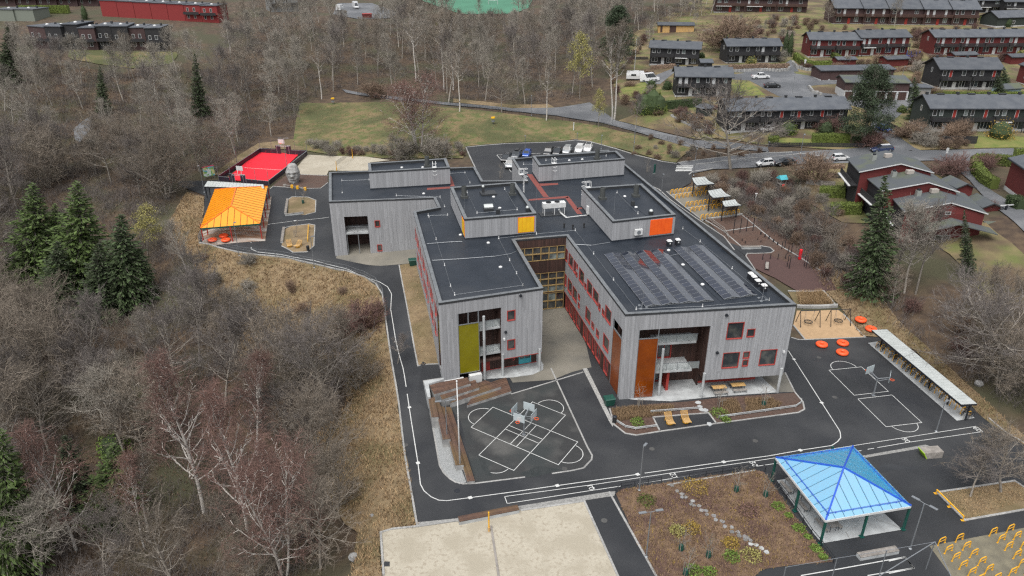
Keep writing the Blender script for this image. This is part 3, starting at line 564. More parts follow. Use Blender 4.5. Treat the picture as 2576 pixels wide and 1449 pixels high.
def inset(poly, d):
    r = []; n = len(poly)
    for i in range(n):
        p0, p1, p2 = Vector(poly[i - 1]), Vector(poly[i]), Vector(poly[(i + 1) % n]); a = (p1 - p0).normalized(); c = (p2 - p1).normalized()
        n0, n1 = Vector((-a.y, a.x)), Vector((-c.y, c.x)); m = (n0 + n1); m = m / max(.3, m.length_squared) * 2 * d if m.length > 1e-3 else n0 * d
        r.append(tuple(p1 + m))
    return r
def flat_roof(poly, deck, top, parent, name='roof', capw=.45, plate=1.15):
    inn = inset(poly, capw); b = MB(); b.prism(inset(poly, .15), deck - .25, deck); rf = b.build(name, m_roof, parent)
    p = MB(); n = len(poly); o2 = inset(poly, .06); i2 = inset(poly, capw - .05)
    for i in range(n):
        j = (i + 1) % n; p.hexa([(*o2[i], deck - .1), (*o2[j], deck - .1), (*i2[j], deck - .1), (*i2[i], deck - .1)], [(*o2[i], top - .04), (*o2[j], top - .04), (*i2[j], top - .04), (*i2[i], top - .04)])
    p.build('parapet', m_capdk, rf if parent is school else parent)
    f = MB(); ou = inset(poly, -.05)
    for i in range(n):
        j = (i + 1) % n; f.hexa([(*ou[i], top - .3), (*ou[j], top - .3), (*o2[j], top - .3), (*o2[i], top - .3)], [(*ou[i], top - .02), (*ou[j], top - .02), (*o2[j], top - .02), (*o2[i], top - .02)])
    f.build('fascia', m_capdk, rf if parent is school else parent)
    for i in range(n):        # capping plates, one by one
        j = (i + 1) % n; A0, B0, A1, B1 = [Vector(q) for q in (ou[i], ou[j], inn[i], inn[j])]; k = max(1, round((B0 - A0).length / plate))
        for t in range(k):
            e = .012 / max(.5, (B0 - A0).length); s, u = t / k + e * (t > 0), (t + 1) / k - e * (t < k - 1); m = MB(); h = rnd.uniform(0, .012)
            c = [A0.lerp(B0, s), A0.lerp(B0, u), A1.lerp(B1, u), A1.lerp(B1, s)]
            m.hexa([(*q, top - .06) for q in c], [(*q, top + h) for q in c]); m.build('cap_plate', m_cap, rf if parent is school else parent)
    return rf
roof = flat_roof(OUT, DECK, RZ, school)
core = MB()   # storeys behind the cladding, kept clear of the open corners
c1 = MB(); c1.prism(inset(OUT, .5), DECK - .55, DECK - .28); c1.build('ceiling_slab', m_dkwood, school)
zb = -.6
A, B = RFL, RFR; zz = zoom(2200, 1067, 2.574); L = wall_uv(A, B)[0]
hp = lambda tl, br: hole_px(A, B, zz(tl)[0], zz(br)[0])
void = (onplane(A, B, *zz((790, 900))[0])[0], onplane(A, B, *zz((1495, 900))[0])[0], -1, onplane(A, B, *zz((1180, 578))[0])[1])
ub = void[1]; zr = onplane(A, B, *zz((1470, 1108))[0])[1]
wins = [hp((1716,525),(1860,685)), hp((1912,588),(1982,668)), hp((1668,830),(1816,978)), hp((1872,818),(1930,885)), hp((1865,900),(1915,965)), hp((2048,800),(2190,950))]
clad(A, B, lambda u: zb if u < ub else zr, RZ - .3, wins + [void])
for h in wins: window(A, B, h, .1)
pu1 = onplane(A, B, *zz((992, 900))[0])[0]; ptop = onplane(A, B, *zz((815, 690))[0])[1]
b = MB(); pbox(b, A, B, void[0] + .08, pu1 - .08, -.12, -.04, .12, ptop - .1); pan = b.build('glass_screen', m_amber, school, label='tall amber glass stair screen on the front')
b = MB(); [pbox(b, A, B, u, u + .09, -.14, 0, .05, void[3]) for u in (void[0], pu1 - .09)]; pbox(b, A, B, void[0] + .09, pu1 - .09, -.14, 0, ptop - .1, ptop + .02); pbox(b, A, B, void[0] + .09, pu1 - .09, -.14, 0, .03, .12); b.build('screen_frame', m_steel, pan)
D = 3.6    # depth of the open bay
def inner(A, B, u0, u1, d, z0, z1, mat=None, thick=.1, name='bay_wall', holes=()):
    L, dx, dy, nx, ny = wall_uv(A, B); P = lambda u: (A[0] + dx * u - nx * d, A[1] + dy * u - ny * d)
    return clad(P(u0), P(u1), z0, z1, holes, mat or m_dkwood, name, thick=thick), P(u0), P(u1)
def side(A, B, u, d0, d1, z0, z1, flip=False, mat=None, thick=.1):
    L, dx, dy, nx, ny = wall_uv(A, B); p, q = (A[0] + dx * u - nx * d0, A[1] + dy * u - ny * d0), (A[0] + dx * u - nx * d1, A[1] + dy * u - ny * d1)
    if flip: p, q = q, p
    return clad(p, q, z0, z1, (), mat or m_dkwood, 'bay_wall', thick=thick)
bu1 = ub - .02
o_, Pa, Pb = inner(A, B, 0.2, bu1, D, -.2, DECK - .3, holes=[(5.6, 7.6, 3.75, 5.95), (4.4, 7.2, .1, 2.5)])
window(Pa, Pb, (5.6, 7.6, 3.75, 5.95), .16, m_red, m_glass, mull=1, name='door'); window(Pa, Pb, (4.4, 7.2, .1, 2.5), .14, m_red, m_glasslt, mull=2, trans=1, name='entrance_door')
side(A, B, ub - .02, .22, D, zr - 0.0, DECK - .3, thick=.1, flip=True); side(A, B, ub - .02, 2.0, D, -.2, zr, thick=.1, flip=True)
zs1, zs2 = 3.75, 7.5
b = MB(); pbox(b, A, B, void[0] + .2, onplane(A, B, *zz((1420, 900))[0])[0] - .6, -D, -.45, zs1 - .32, zs1); pbox(b, A, B, pu1, ub - 1.1, -D, -1.3, zs2 - .32, zs2); bal = b.build('balcony_slab', m_concw, school)
b = MB(); u1_ = ub - .7
for s, e, z in ((pu1 + .15, u1_, zs1),):
    for i in range(5): u = s + (e - s) * i / 4; pbox(b, A, B, u - .025, u + .025, -.5, -.45, z, z + 1.1)
    pbox(b, A, B, s, e, -.5, -.44, z + 1.08, z + 1.13)
for i in range(5): u = pu1 + .15 + (ub - 1.2 - pu1) * i / 4; pbox(b, A, B, u - .025, u + .025, -1.36, -1.31, zs2, zs2 + 1.1)
pbox(b, A, B, pu1 + .15, ub - 1.05, -1.36, -1.3, zs2 + 1.08, zs2 + 1.13); b.build('railing', m_steel, bal)
m_railglass = M('clear_railing_glass', (.5,.56,.56), .05, spec=.8, alpha=.22)
for q_ in ((u1_ - .03, -.48, zs1), (ub - 1.1, -1.34, zs2)): b = MB(); pbox(b, A, B, pu1 + .18, q_[0], q_[1], q_[1] + .015, q_[2] + .08, q_[2] + 1.05); b.build('railing_glass', m_railglass, bal)
def column(px, py, zt, r=.18, inset_=0):
    g = un(px, py, 0); c = MB(); c.tube((g.x, g.y, -.2), (g.x, g.y, zt), r, r, 14); return c.build('column', m_concw, school, smooth=False)
for p in zz((1012,1262),(1445,1282),(2215,1232)): column(*p, 3.8 if p[0] > 1700 else 7.2)
b = MB(); L_, dx, dy, nx, ny = wall_uv(A, B); g0 = un(*zz((1078,1205))[0]); b.box((g0.x, g0.y + 1.0, 1.5), (.35, 2.4, 3.0), math.atan2(dy, dx)); b.build('red_porch_wall', m_red, school)
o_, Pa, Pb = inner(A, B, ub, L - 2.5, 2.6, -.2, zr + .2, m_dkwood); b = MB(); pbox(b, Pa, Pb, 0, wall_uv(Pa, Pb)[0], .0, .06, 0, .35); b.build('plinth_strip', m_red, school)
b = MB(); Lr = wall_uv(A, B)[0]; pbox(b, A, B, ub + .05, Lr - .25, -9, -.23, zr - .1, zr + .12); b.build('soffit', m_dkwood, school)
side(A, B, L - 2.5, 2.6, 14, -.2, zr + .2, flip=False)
A, B = CR, RFL; zz = zoom(2000, 900, 2.416); L = wall_uv(A, B)[0]
hp = lambda tl, br: hole_px(A, B, zz(tl)[0], zz(br)[0])
W = [((550,180),(567,328)),((580,224),(616,400)),((627,290),(645,440)),((653,325),(666,392)),((648,402),(661,470)),((680,363),(720,552)),((728,505),(746,590)),((757,472),(797,668)),((812,553),(856,740)),((863,698),(880,795)),((897,752),(918,850)),((930,717),(977,930)),
     ((545,425),(557,560)),((572,462),(606,643)),((618,535),(654,718)),((669,612),(686,690)),((668,694),(683,768)),((742,730),(782,922)),((797,873),(819,975)),((842,944),(865,1055)),((910,985),(955,1195))]
wins = [hp(*w_) for w_ in W]
zg = onplane(A, B, *zz((740, 985))[0])[1]; zg = 3.05
us0 = onplane(A, B, *zz((1002, 900))[0])[0]; us1 = onplane(A, B, *zz((1084, 1030))[0])[0]; zst = onplane(A, B, *zz((1005, 845))[0])[1]; zsp = onplane(A, B, *zz((1002, 940))[0])[1]
clad(A, B, lambda u: zg if u < us0 else zb, RZ - .3, wins + [(us0, us1, -1, zst)])
for h in wins: window(A, B, h, .1)
b = MB(); pbox(b, A, B, us0 + .06, us1 - .06, -.12, -.05, .1, zsp - .1); pan = b.build('glass_screen', m_amber, school, label='tall amber glass screen round the corner on the courtyard side')
b = MB(); [pbox(b, A, B, u, u + .07, -.14, 0, .05, zst) for u in (us0, us1 - .07)]; pbox(b, A, B, us0 + .07, us1 - .07, -.14, 0, zsp - .1, zsp + .05); b.build('screen_frame', m_steel, pan)
gf = []; u = .5; k = 0
while u < us0 - 1.4:
    wd = (1.7, 1.9, 1.2, 2.2)[k % 4]; gf.append((u, min(us0 - .3, u + wd), .25, zg - .25)); u += wd + (.35, .5, .35, 1.5)[k % 4]; k += 1
L_, dx, dy, nx, ny = wall_uv(A, B); sh = lambda p: (p[0] - nx * .12, p[1] - ny * .12)
A2, B2 = sh(A), (A[0] + dx * us0 - nx * .12, A[1] + dy * us0 - ny * .12)
clad(A2, B2, zb, zg, gf, m_dkwood)
for i, h in enumerate(gf): window(A2, B2, h, .13, m_redfr, m_glass, mull=1 if h[1] - h[0] > 1.5 else 0, name='window' if i % 4 != 2 else 'terrace_door')
b = MB(); pbox(b, A, B, .05, us0, -.1, .03, zg - .12, zg + .02); b.build('red_trim', m_redfr, school)
A, B = CL, CR; L = wall_uv(A, B)[0]
z_ = lambda x, y: onplane(A, B, *zz((x, y))[0])[1]
g1 = (.25, L - .12, z_(530, 287), z_(535, 157)); g2 = (.25, L - .12, z_(525, 590), z_(525, 405)); g3 = (.25, L - .12, .08, z_(520, 600) - .0)
clad(A, B, zb, RZ - .3, [g1, g2, g3], m_dkwood, thick=.25)
def glazing(h, cols, rows):
    u0, u1, z0, z1 = h; b = MB()
    for i in range(cols + 1):
        u = u0 + (u1 - u0) * i / cols; pbox(b, A, B, max(u0, u - .07), min(u1, u + .07), -.2, .03, z0, z1)
    for j in range(rows + 1):
        z = z0 + (z1 - z0) * j / rows; pbox(b, A, B, u0, u1, -.19, .035 if j in (0, rows) else .02, max(z0, z - .08), min(z1, z + .08))
    w_ = b.build('glazed_wall', m_timber, school)
    for i in range(cols):
        for j in range(rows):
            p = MB(); pbox(p, A, B, u0 + (u1 - u0) * i / cols + .07, u0 + (u1 - u0) * (i + 1) / cols - .07, -.16, -.12, z0 + (z1 - z0) * j / rows + .08, z0 + (z1 - z0) * (j + 1) / rows - .08)
            p.build('pane', m_glasslt if (rows == 3 and j == 0) or rnd.random() < .08 else m_glass, w_)
glazing(g1, 6, 2); glazing(g2, 6, 3); glazing(g3, 6, 2)
A, B = LFL, LFR; zz = zoom(1500, 1067, 3.22); L = wall_uv(A, B)[0]
hp = lambda tl, br: hole_px(A, B, zz(tl)[0], zz(br)[0])
wins = [hp((1597,505),(1706,622)), hp((1600,875),(1704,988))]
vu0, vz = hp((970,550),(975,700))[0], hp((1240,505),(1500,700))[3]; vu1 = onplane(A, B, *zz((1526,700))[0])[0]
pu1 = onplane(A, B, *zz((1250,900))[0])[0]; ptop = onplane(A, B, *zz((1110,668))[0])[1]; zpb = onplane(A, B, *zz((1125,1290))[0])[1]
zlr = onplane(A, B, *zz((1790,1080))[0])[1]
clad(A, B, lambda u: .9 if u < vu0 + .01 else (zlr if u > vu1 - .01 else zb), RZ - .3, wins + [(vu0, vu1, -2, vz)])
for h in wins: window(A, B, h, .13)
b = MB(); pbox(b, A, B, vu0 + .08, pu1 - .08, -.12, -.04, zpb + .1, ptop - .1); pan = b.build('glass_screen', m_olive, school, label='tall olive yellow glass screen on the front of the narrower wing')
b = MB(); [pbox(b, A, B, u, u + .09, -.14, 0, zpb, ptop) for u in (vu0, pu1 - .09)]; [pbox(b, A, B, vu0 + .09, pu1 - .09, -.14, 0, z, z + .1) for z in (zpb, ptop - .1)]
[pbox(b, A, B, vu0 + (pu1 - vu0) * t, vu0 + (pu1 - vu0) * t + .14, -.16, -.02, ptop, vz) for t in (0, .47, .95)]; b.build('screen_frame', m_steel, pan)
b = MB(); pbox(b, A, B, .0, pu1 * .55, -.15, .35, -.4, .95); pbox(b, A, B, vu0 + 1.3, pu1 + .1, -.2, .5, -.4, 1.25); b.build('foundation', m_white, school)
D = 2.4
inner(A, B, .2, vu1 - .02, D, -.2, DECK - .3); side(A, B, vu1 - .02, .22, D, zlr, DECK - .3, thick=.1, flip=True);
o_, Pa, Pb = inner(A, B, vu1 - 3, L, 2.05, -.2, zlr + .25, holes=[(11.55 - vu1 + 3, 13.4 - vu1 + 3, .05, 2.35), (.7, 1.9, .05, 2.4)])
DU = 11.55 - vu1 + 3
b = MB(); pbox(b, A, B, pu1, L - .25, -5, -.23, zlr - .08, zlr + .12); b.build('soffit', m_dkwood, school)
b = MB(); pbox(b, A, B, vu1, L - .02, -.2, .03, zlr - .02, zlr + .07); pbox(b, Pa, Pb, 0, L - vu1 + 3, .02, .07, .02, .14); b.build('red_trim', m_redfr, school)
d_ = window(Pa, Pb, (DU, DU + 1.85, .05, 2.35), .14, m_turq, m_glass, mull=1, name='entrance_door', sill=False)
b = MB(); pbox(b, Pa, Pb, DU + .1, DU + 1.75, -.09, -.03, .12, .95); b.build('door_panel', m_turq, d_)
b = MB(); pbox(b, Pa, Pb, .7, 1.9, -.1, .02, .05, 2.4); b.build('door', m_red, school)
b = MB(); pbox(b, A, B, pu1, vu1 - .03, -D, -.35, 3.62, 3.92); pbox(b, A, B, pu1, vu1 - .03, -D, -.35, 7.5, 7.8); bal = b.build('balcony_slab', m_concw, school)
b = MB()
for z in (3.92, 7.8):
    for i in range(4): u = pu1 + .1 + (vu1 - pu1 - .2) * i / 3; pbox(b, A, B, u - .025, u + .025, -.42, -.37, z, z + 1.1)
    pbox(b, A, B, pu1 + .1, vu1 - .1, -.42, -.36, z + 1.08, z + 1.13)
b.build('railing', m_steel, bal)
for z in (3.92, 7.8): b = MB(); pbox(b, A, B, pu1 + .13, vu1 - .13, -.405, -.39, z + .08, z + 1.05); b.build('railing_glass', m_railglass, bal)
for p, zt in zip(zz((1318,1375),(1545,1335),(2010,1268)), (9.9, 3.6, 3.6)): column(*p, zt, .18)
o = text_mesh('house_number', '5', .9, m_redfr, .02); o.parent = school
L_, dx, dy, nx, ny = wall_uv(Pa, Pb); o.location = Vector((Pa[0] + dx * (DU - .75) + nx * .04, Pa[1] + dy * 3.1 + ny * .04, 1.7)) - Vector((8, 115, 0)); o.rotation_euler = (math.radians(90), 0, math.atan2(dy, dx))
A, B = LFR, CL; clad(A, B, zlr - .0, RZ - .3, [(3, 4.6, 5, 7), (7, 8.2, 5, 7), (10, 12, 8.6, 10.8), (4, 5.6, 8.6, 10.8)])
for h in [(3, 4.6, 5, 7), (7, 8.2, 5, 7), (10, 12, 8.6, 10.8), (4, 5.6, 8.6, 10.8)]: window(A, B, h, .13)
L_, dx, dy, nx, ny = wall_uv(A, B); clad((A[0] + dx * 3 - nx * .6, A[1] + dy * 3 - ny * .6), (B[0] - nx * .6, B[1] - ny * .6), -.3, zlr + .1, (), m_dkwood)
A, B = LBL, LFL; L = wall_uv(A, B)[0]; wins = []; r = random.Random(5)
for z0, z1, n, ph in ((8.35, 10.5, 15, 0), (4.75, 6.9, 15, 1.1)):
    u = 1.2 + ph
    while u < L - 3:
        wd = r.choice((.75, 1.5, 1.7)); wins.append((u, u + wd, z0 + (.9 if wd < 1 and r.random() < .6 else 0), z1)); u += wd + r.choice((.5, .9, 1.5))
sc_ = (L - 2.6, L - .9, 1.0, 10.6)
clad(A, B, 1.1, RZ - .3, wins + [sc_])
for h in wins: window(A, B, h, .09, proud=.015)
b = MB(); pbox(b, A, B, sc_[0] + .05, sc_[1] - .05, -.14, -.05, 4.4, 8.9); b.build('glass_screen', m_olive, school); b = MB(); pbox(b, A, B, sc_[0] + .02, sc_[1] - .02, -.2, -.15, 1.0, 10.6); b.build('screen_back', m_dkwood, school)
b = MB(); pbox(b, A, B, 3, L, -.2, -.02, -.5, 1.9); b.build('plinth', m_concw, school)
b = MB(); pbox(b, A, B, .0, L - 1.5, -.2, .05, 1.05, 1.15); b.build('base_flashing', m_steel, school)
A, B = QFL, QFR; zz = zoom(700, 500, 2.5556); L = wall_uv(A, B)[0]
hp = lambda tl, br: hole_px(A, B, zz(tl)[0], zz(br)[0])
v1 = hp((1672,905),(1925,1080)); v2 = hp((1695,1070),(1945,1300)); vd = (v1[0], v1[1], v2[2] + .0, v1[3]); wins = [hp((1977,940),(2040,1008)), hp((2003,1183),(2062,1250))]
zq = 1.95
clad(A, B, lambda u: zq + (.25 if u > vd[1] else 0), RZ - .3, wins + [(vd[0], vd[1], 0, vd[3])])
for h in wins: window(A, B, h, .14)
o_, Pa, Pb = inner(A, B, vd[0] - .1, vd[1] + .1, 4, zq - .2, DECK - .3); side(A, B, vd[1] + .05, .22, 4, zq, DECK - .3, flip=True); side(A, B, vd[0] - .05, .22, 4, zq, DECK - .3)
zf = onplane(A, B, *zz((1800,1075))[0])[1] + .05
b = MB(); pbox(b, A, B, vd[0] + .05, vd[1] - .05, -4, -.1, zf - .15, zf + .2); bal = b.build('balcony_slab', m_concw, school)
b = MB(); pbox(b, A, B, vd[0] + .05, vd[1] - .05, -4.2, .3, zq - .5, zq + .12); b.build('porch_floor', m_concw, school)
b = MB(); pbox(b, A, B, vd[0] + .05, vd[1] - .05, -.2, -.14, zf + 1.25, zf + 1.3)
for i in range(5): u = vd[0] + .1 + (vd[1] - vd[0] - .2) * i / 4; pbox(b, A, B, u - .025, u + .025, -.2, -.15, zf + .2, zf + 1.3)
b.build('railing', m_steel, bal)
b = MB(); [pbox(b, A, B, vd[0] + t, vd[0] + t + .12, -.3, -.18, zq, zf - .15) for t in (.1, 2.1)]; b.build('porch_post', m_steel, school)
b = MB(); pbox(b, A, B, vd[1] + .02, L, -.18, .03, zq + .12, zq + .24); b.build('red_trim', m_redfr, school)
clad(QFR, QN, 1.5, RZ - .3); clad(QN, LBL, 1.5, RZ - .3); clad(QBL, QFL, 1.5, RZ - .3)
rs = [(3 + 5.2 * i, 4.7 + 5.2 * i, z, z + 2) for i in range(14) for z in (4.9, 8.6)]
A, B = RFR, RRR; rs = [h for h in rs if h[1] < wall_uv(A, B)[0] - 1]; clad(A, B, lambda u: zr if u < 5 else .5, RZ - .3, rs)
for h in rs: window(A, B, h, .13)
clad(RRR, N1, 5.5, RZ - .3); clad(N1, N2, 5.5, RZ - .3); clad(N2, N3, 5.5, RZ - .3); clad(N3, N4, 5.5, RZ - .3); clad(N4, QBL, 3, RZ - .3)
inn = inset(OUT, .9); b = MB()
def core_poly(pts): b.prism(pts, -.6, DECK - .6)
core_poly([Vector(LFL) + Vector((.2, 6.2)), Vector(LFR) + Vector((-1.1, 6.2)), Vector(CL) + Vector((-.9, 1)), Vector(QN) + Vector((2, 4)), Vector(LBL) + Vector((.8, -.6))])
core_poly([Vector(CR) + Vector((.6, 1)), Vector(RFL) + Vector((-.45, 7)), Vector(RFR) + Vector((-1.2, 7.6)), Vector(RRR) + Vector((-.6, -.8)), Vector(N1) + Vector((.8, -.8)), Vector(N2) + Vector((.8, -.8)), Vector(N3) + Vector((0, -.8))])
core_poly([Vector(QBL) + Vector((.7, -.7)), Vector(QFL) + Vector((.7, 5.4)), Vector(QFR) + Vector((0, 5.4)), Vector(N3) + Vector((-.6, 0)), Vector(N4) + Vector((-.6, -.7))])
b.build('interior', M('dark_interior', (.03, .03, .03), .9), school)
def penthouse(p, yel=(), cmat=None):
    P = [tuple(un(*q, PH))[:2] for q in p]; ph = MB(); ph.prism(inset(P, .25), DECK - .05, PH - .55); root = ph.build('roof_top_storey', m_capdk, school)
    n = 4
    for i in range(4): clad(P[i], P[(i + 1) % 4], DECK + .28, PH - .2, (), m_wood, 'cladding', root, seed=9 + i)
    # (clad parents to the roof-top storey)
    b = MB(); b.prism(inset(P, -.02), DECK, DECK + .28); b.build('base_upstand', m_roof, root)
    flat_roof(P, PH - .5, PH, root, 'upper_roof', .5, 1.1)
    for side_, u0, u1, z0, z1, k, mt in yel:
        A, B = P[side_], P[(side_ + 1) % 4]; L = wall_uv(A, B)[0]; u0, u1 = (L + u0 if u0 < 0 else u0), (L + u1 if u1 <= 0 else u1)
        b = MB(); pbox(b, A, B, u0 - .06, u1 + .06, .0, .05, z0 - .06, z1 + .06); b.build('panel_surround', m_orange, root)
        for i in range(k):
            b = MB(); pbox(b, A, B, u0 + (u1 - u0) * i / k + .012, u0 + (u1 - u0) * (i + 1) / k - .012, .03, .075 + .006 * (i % 2), z0, z1); b.build('panel', mt, root)
    return root, P
penthouse([(928,432),(1131.5,420.7),(1122,398),(926,410)])
penthouse([(1356,415.6),(1572,399),(1551,379.4),(1339.7,392)])
penthouse([(1168.5,550.6),(1349,536.4),(1296,458),(1132.7,470.6)], [(0, -2.9, -.35, DECK + .5, PH - .55, 4, m_yellow), (3, -2.6, -.2, DECK + .5, PH - .55, 3, m_yellow)])
penthouse([(1542,556.4),(1699.8,539.4),(1614.7,462),(1463.5,472)], [(0, -4.2, -.5, DECK + .5, PH - .55, 6, m_orange)])
b = MB()
z4z = zoom(1700, 560, 3.22)
for pl in [z4z((1205,405),(1270,405),(1485,695),(1415,695)), z4z((1375,555),(1605,537),(1600,517),(1360,525)), z4z((1225,742),(1735,705),(1720,680),(1230,722)), z4z((1690,705),(1735,685),(1910,910),(1845,910)), z4z((1845,850),(1910,845),(1905,825),(1835,832)), z4z((-60,605),(230,585),(230,562),(-60,580)), z4z((236,420),(250,440),(290,555),(236,560))]:
    b.poly([tuple(un(*p, DECK + .012)) for p in reversed(pl)])
b.build('red_walkway', m_roofred, roof)
for p, q_ in [(z3((920,1330),(1000,1449))), (z3((425,820),(560,1140))), z3((855,700),(1000,890)), z3((2180,700),(2420,890)), (zoom(2350,900,3.22)((900,290),(1590,930)))]:
    zz0 = PH - .48 if 440 < p[1] < 500 else DECK + .02
    b = MB(); b.beam(un(*p, zz0), un(*q_, zz0), .35, .03); b.build('drainage_run', m_roof, roof)
wire = MB(); feet = MB()
def wireline(pts, z, foot=True, w=.04):
    P = [un(x, y, z + .1) for x, y in pts]
    for a, c in zip(P, P[1:]): wire.tube(a, c, w / 2, w / 2, 4)
    if foot:
        for a in P: feet.lathe([(.10, -.1), (.10, 0), (.05, .06), (.05, .26), (.07, .3), (.0, .32)], a, 8)
U, D_ = PH - .5, DECK
wireline(z3((220,890),(415,885)), D_); wireline(z3((228,905),(300,1130),(385,1390),(445,1600)) + zoom(1500,1067,3.22)((935,300),(1800,180)) , D_)
wireline(zoom(1500,1067,3.22)((1800,180),(1720,30)) + z3((1040,1340),(930,1120),(1310,1075),(1700,1040),(1885,1275)) + zoom(2350,900,3.22)((213,650),(500,1020),(1340,985),(2185,905)), D_)
wireline(zoom(2350,900,3.22)((2185,905),(1715,505),(1310,165),(1090,0)), D_)
wireline(z3((612,660),(712,865),(1115,830),(990,625)), U); wireline(z3((2120,660),(2330,870)), U); wireline(z3((1180,375),(1270,375)), D_); wireline(z3((1405,335),(2010,290)), U)
wireline(z3((440,465),(590,460),(640,560)), D_); wireline(z2((1655,660),(1652,540),(1925,530)), D_); wireline(z3((-100,690),(340,705),(385,800)), D_)
for c_ in (z3((205,1175),(380,1160),(560,1150)), z3((260,1342),(560,1325),(890,1300),(1050,1275),(1130,1240)), z3((1700,1180),(1860,1190),(2050,1160)), zoom(2350,900,3.22)((930,345),(1120,300))): wireline(c_, D_, False, .07)
wire.build('conductor_wire', m_steel, roof); feet.build('conductor_foot', m_white, roof, kind='stuff')
zS = zoom(2350, 900, 3.22); zQ = zoom(1700, 560, 3.22)
def solar_array(front, back, label):
    """front/back = pixel of (left foot, right foot) at the near and far ends of one ridge of modules"""
    FL, FR = [un(*p, DECK + .12) for p in front]; BL, BR = [un(*p, DECK + .12) for p in back]
    o = thing('solar_array', label, 'solar panels', FL, 0, 'solar panel rows on the roof', world=True)
    n = max(2, round((BL - FL).length / 1.06)); rise = .24
    fr = MB()
    for side_ in (0, 1):
        for i in range(n):
            def pt(s, t):
                a = FL.lerp(BL, s); c = FR.lerp(BR, s); m = a.lerp(c, .5) + Vector((0, 0, rise)); return a.lerp(m, t) if side_ == 0 else c.lerp(m, t)
            s0, s1 = i / n + .012 / n * 1.2, (i + 1) / n - .012 / n * 1.2
            q = [pt(s0, .02), pt(s1, .02), pt(s1, .97), pt(s0, .97)]
            if side_: q = q[::-1]
            up = (q[1] - q[0]).cross(q[3] - q[0]).normalized()
            if up.z < 0: q = q[::-1]; up = -up
            m = MB(); m.hexa([p for p in q], [p + up * .03 for p in q]); pan = m.build('solar_module', m_pvfr, o)
            c = sum(q, Vector()) / 4; inn_ = [p.lerp(c, .03) + up * .031 for p in q]; g = MB();
            g.poly([p + up * .003 for p in inn_]); g.build('cells', m_pv, pan)
        for s in [i / n for i in range(0, n + 1, 2)]:
            a = FL.lerp(BL, s); c = FR.lerp(BR, s)
            if side_ == 0: fr.beam(a - Vector((0, 0, .06)), c - Vector((0, 0, .06)), .06, .05)
    for a, c in ((FL, FR), (BL, BR)):
        m = a.lerp(c, .5); fr.beam(a, m + Vector((0, 0, rise - .05)), .05, .04); fr.beam(m + Vector((0, 0, rise - .05)), c, .05, .04)
        for t in (.38, .5, .62): p = a.lerp(c, t); fr.box((p.x, p.y, p.z), (.22, .14, .1), .3)
    fr.build('mounting_frame', m_steel, o, kind='stuff')
rows = [(((610,990),(822,970)), ((95,330),(290,318)), 'solar panel row nearest the courtyard edge of the roof'), (((825,968),(1045,948)), ((297,312),(482,303)), 'second solar panel row from the courtyard edge of the roof'),
        (((1050,946),(1265,930)), ((487,295),(675,285)), 'third solar panel row, left of the fourth and right of the second'), (((1268,930),(1485,912)), ((678,280),(855,272)), 'fourth solar panel row beside the bare strip down the roof'),
        (((1610,895),(1825,868)), ((968,258),(1160,238)), 'solar panel row just right of the bare strip down the roof'), (((1828,865),(2035,840)), ((1163,232),(1345,212)), 'solar panel row nearest the outer right edge of the roof')]
for f_, b_, lab in rows: solar_array(zS(*f_), zS(*b_), lab)
m_cowl = M('dark_grey_cowl', (.075,.08,.078), .5, metal=.2)
def cowl(px, z, r=.46, h=2.0):
    g = un(*px, z); b = MB(); b.box((g.x, g.y, z + .18), (1.15, 1.15, .42), .2); b.lathe([(r, .38), (r * .93, h), (r * .8, h + .02), (r * .8, h - .2)], (g.x, g.y, z), 16); b.build('vent_chimney', m_cowl, roof, smooth=False)
for p in z3((583,712),(1068,682)): cowl(p, U)
for p in z3((1972,725),(2308,700)): cowl(p, U)
for p in z3((210,398),(1920,325)): cowl(p, U, .46, 2.0)
def roof_box(px, z, size, mat, label_, cap=None, name='roof_vent', a=.2, dome=None):
    g = un(*px, z); b = MB(); b.box((g.x, g.y, z + size[2] / 2), size, a); o = b.build(name, mat, roof)
    if cap:
        c = MB();
        if dome: c.lathe([(size[0] * .52, 0), (size[0] * .5, .12), (size[0] * .3, .3), (.02, .36)], (g.x, g.y, z + size[2]), 12)
        else: c.box((g.x, g.y, z + size[2] + .09), (size[0] * .92, size[1] * .92, .2), a)
        c.build('vent_cap', cap, roof)
    return o
roof_box(zQ((718,862))[0], U, (1.5, 1.2, .42), m_capdk, '', None);
g = un(*zQ((718,845))[0], U); b = MB(); b.lathe([(.62, -.72), (.62, .72)], (0, 0, 0), 14);
hood = MB(); hood.v = [(g.x + z * .98 - y * .17, g.y + y + .17 * z, U + .42 + max(-.02, x) * .62) for x, y, z in b.v]; hood.f = b.f; hood.mi = b.mi; hood.build('curved_vent_hood', m_silver, roof)
b = MB(); g = un(*zQ((715,655))[0], U); b.box((g.x, g.y, U + .12), (2.6, 2.0, .3), .25); b.build('roof_hatch', m_capdk, roof)
roof_box(zQ((652,630))[0], U + .27, (.45, .45, .9), m_capdk, '', m_silver, dome=True); roof_box(zQ((840,905))[0], U, (.55, .5, .75), m_capdk, ''); roof_box(zQ((1212,880))[0], U, (.5, .5, .65), m_capdk, '', m_silver, dome=True)
roof_box(z3((2278,790))[0], U, (.5, .5, .75), m_capdk, ''); roof_box(z3((2460,880))[0], U, (.62, .6, .55), m_capdk, '', m_silver, dome=True)
for p in z3((1587,1015),(1675,1030),(1787,1015)):
    g = un(*p, DECK); b = MB(); b.tube(g, g + Vector((0, 0, .75)), .11, .11, 8); b.tube(g + Vector((0, 0, .6)), g + Vector((0, 0, .78)), .16, .16, 8); b.build('vent_pipe', m_black, roof)
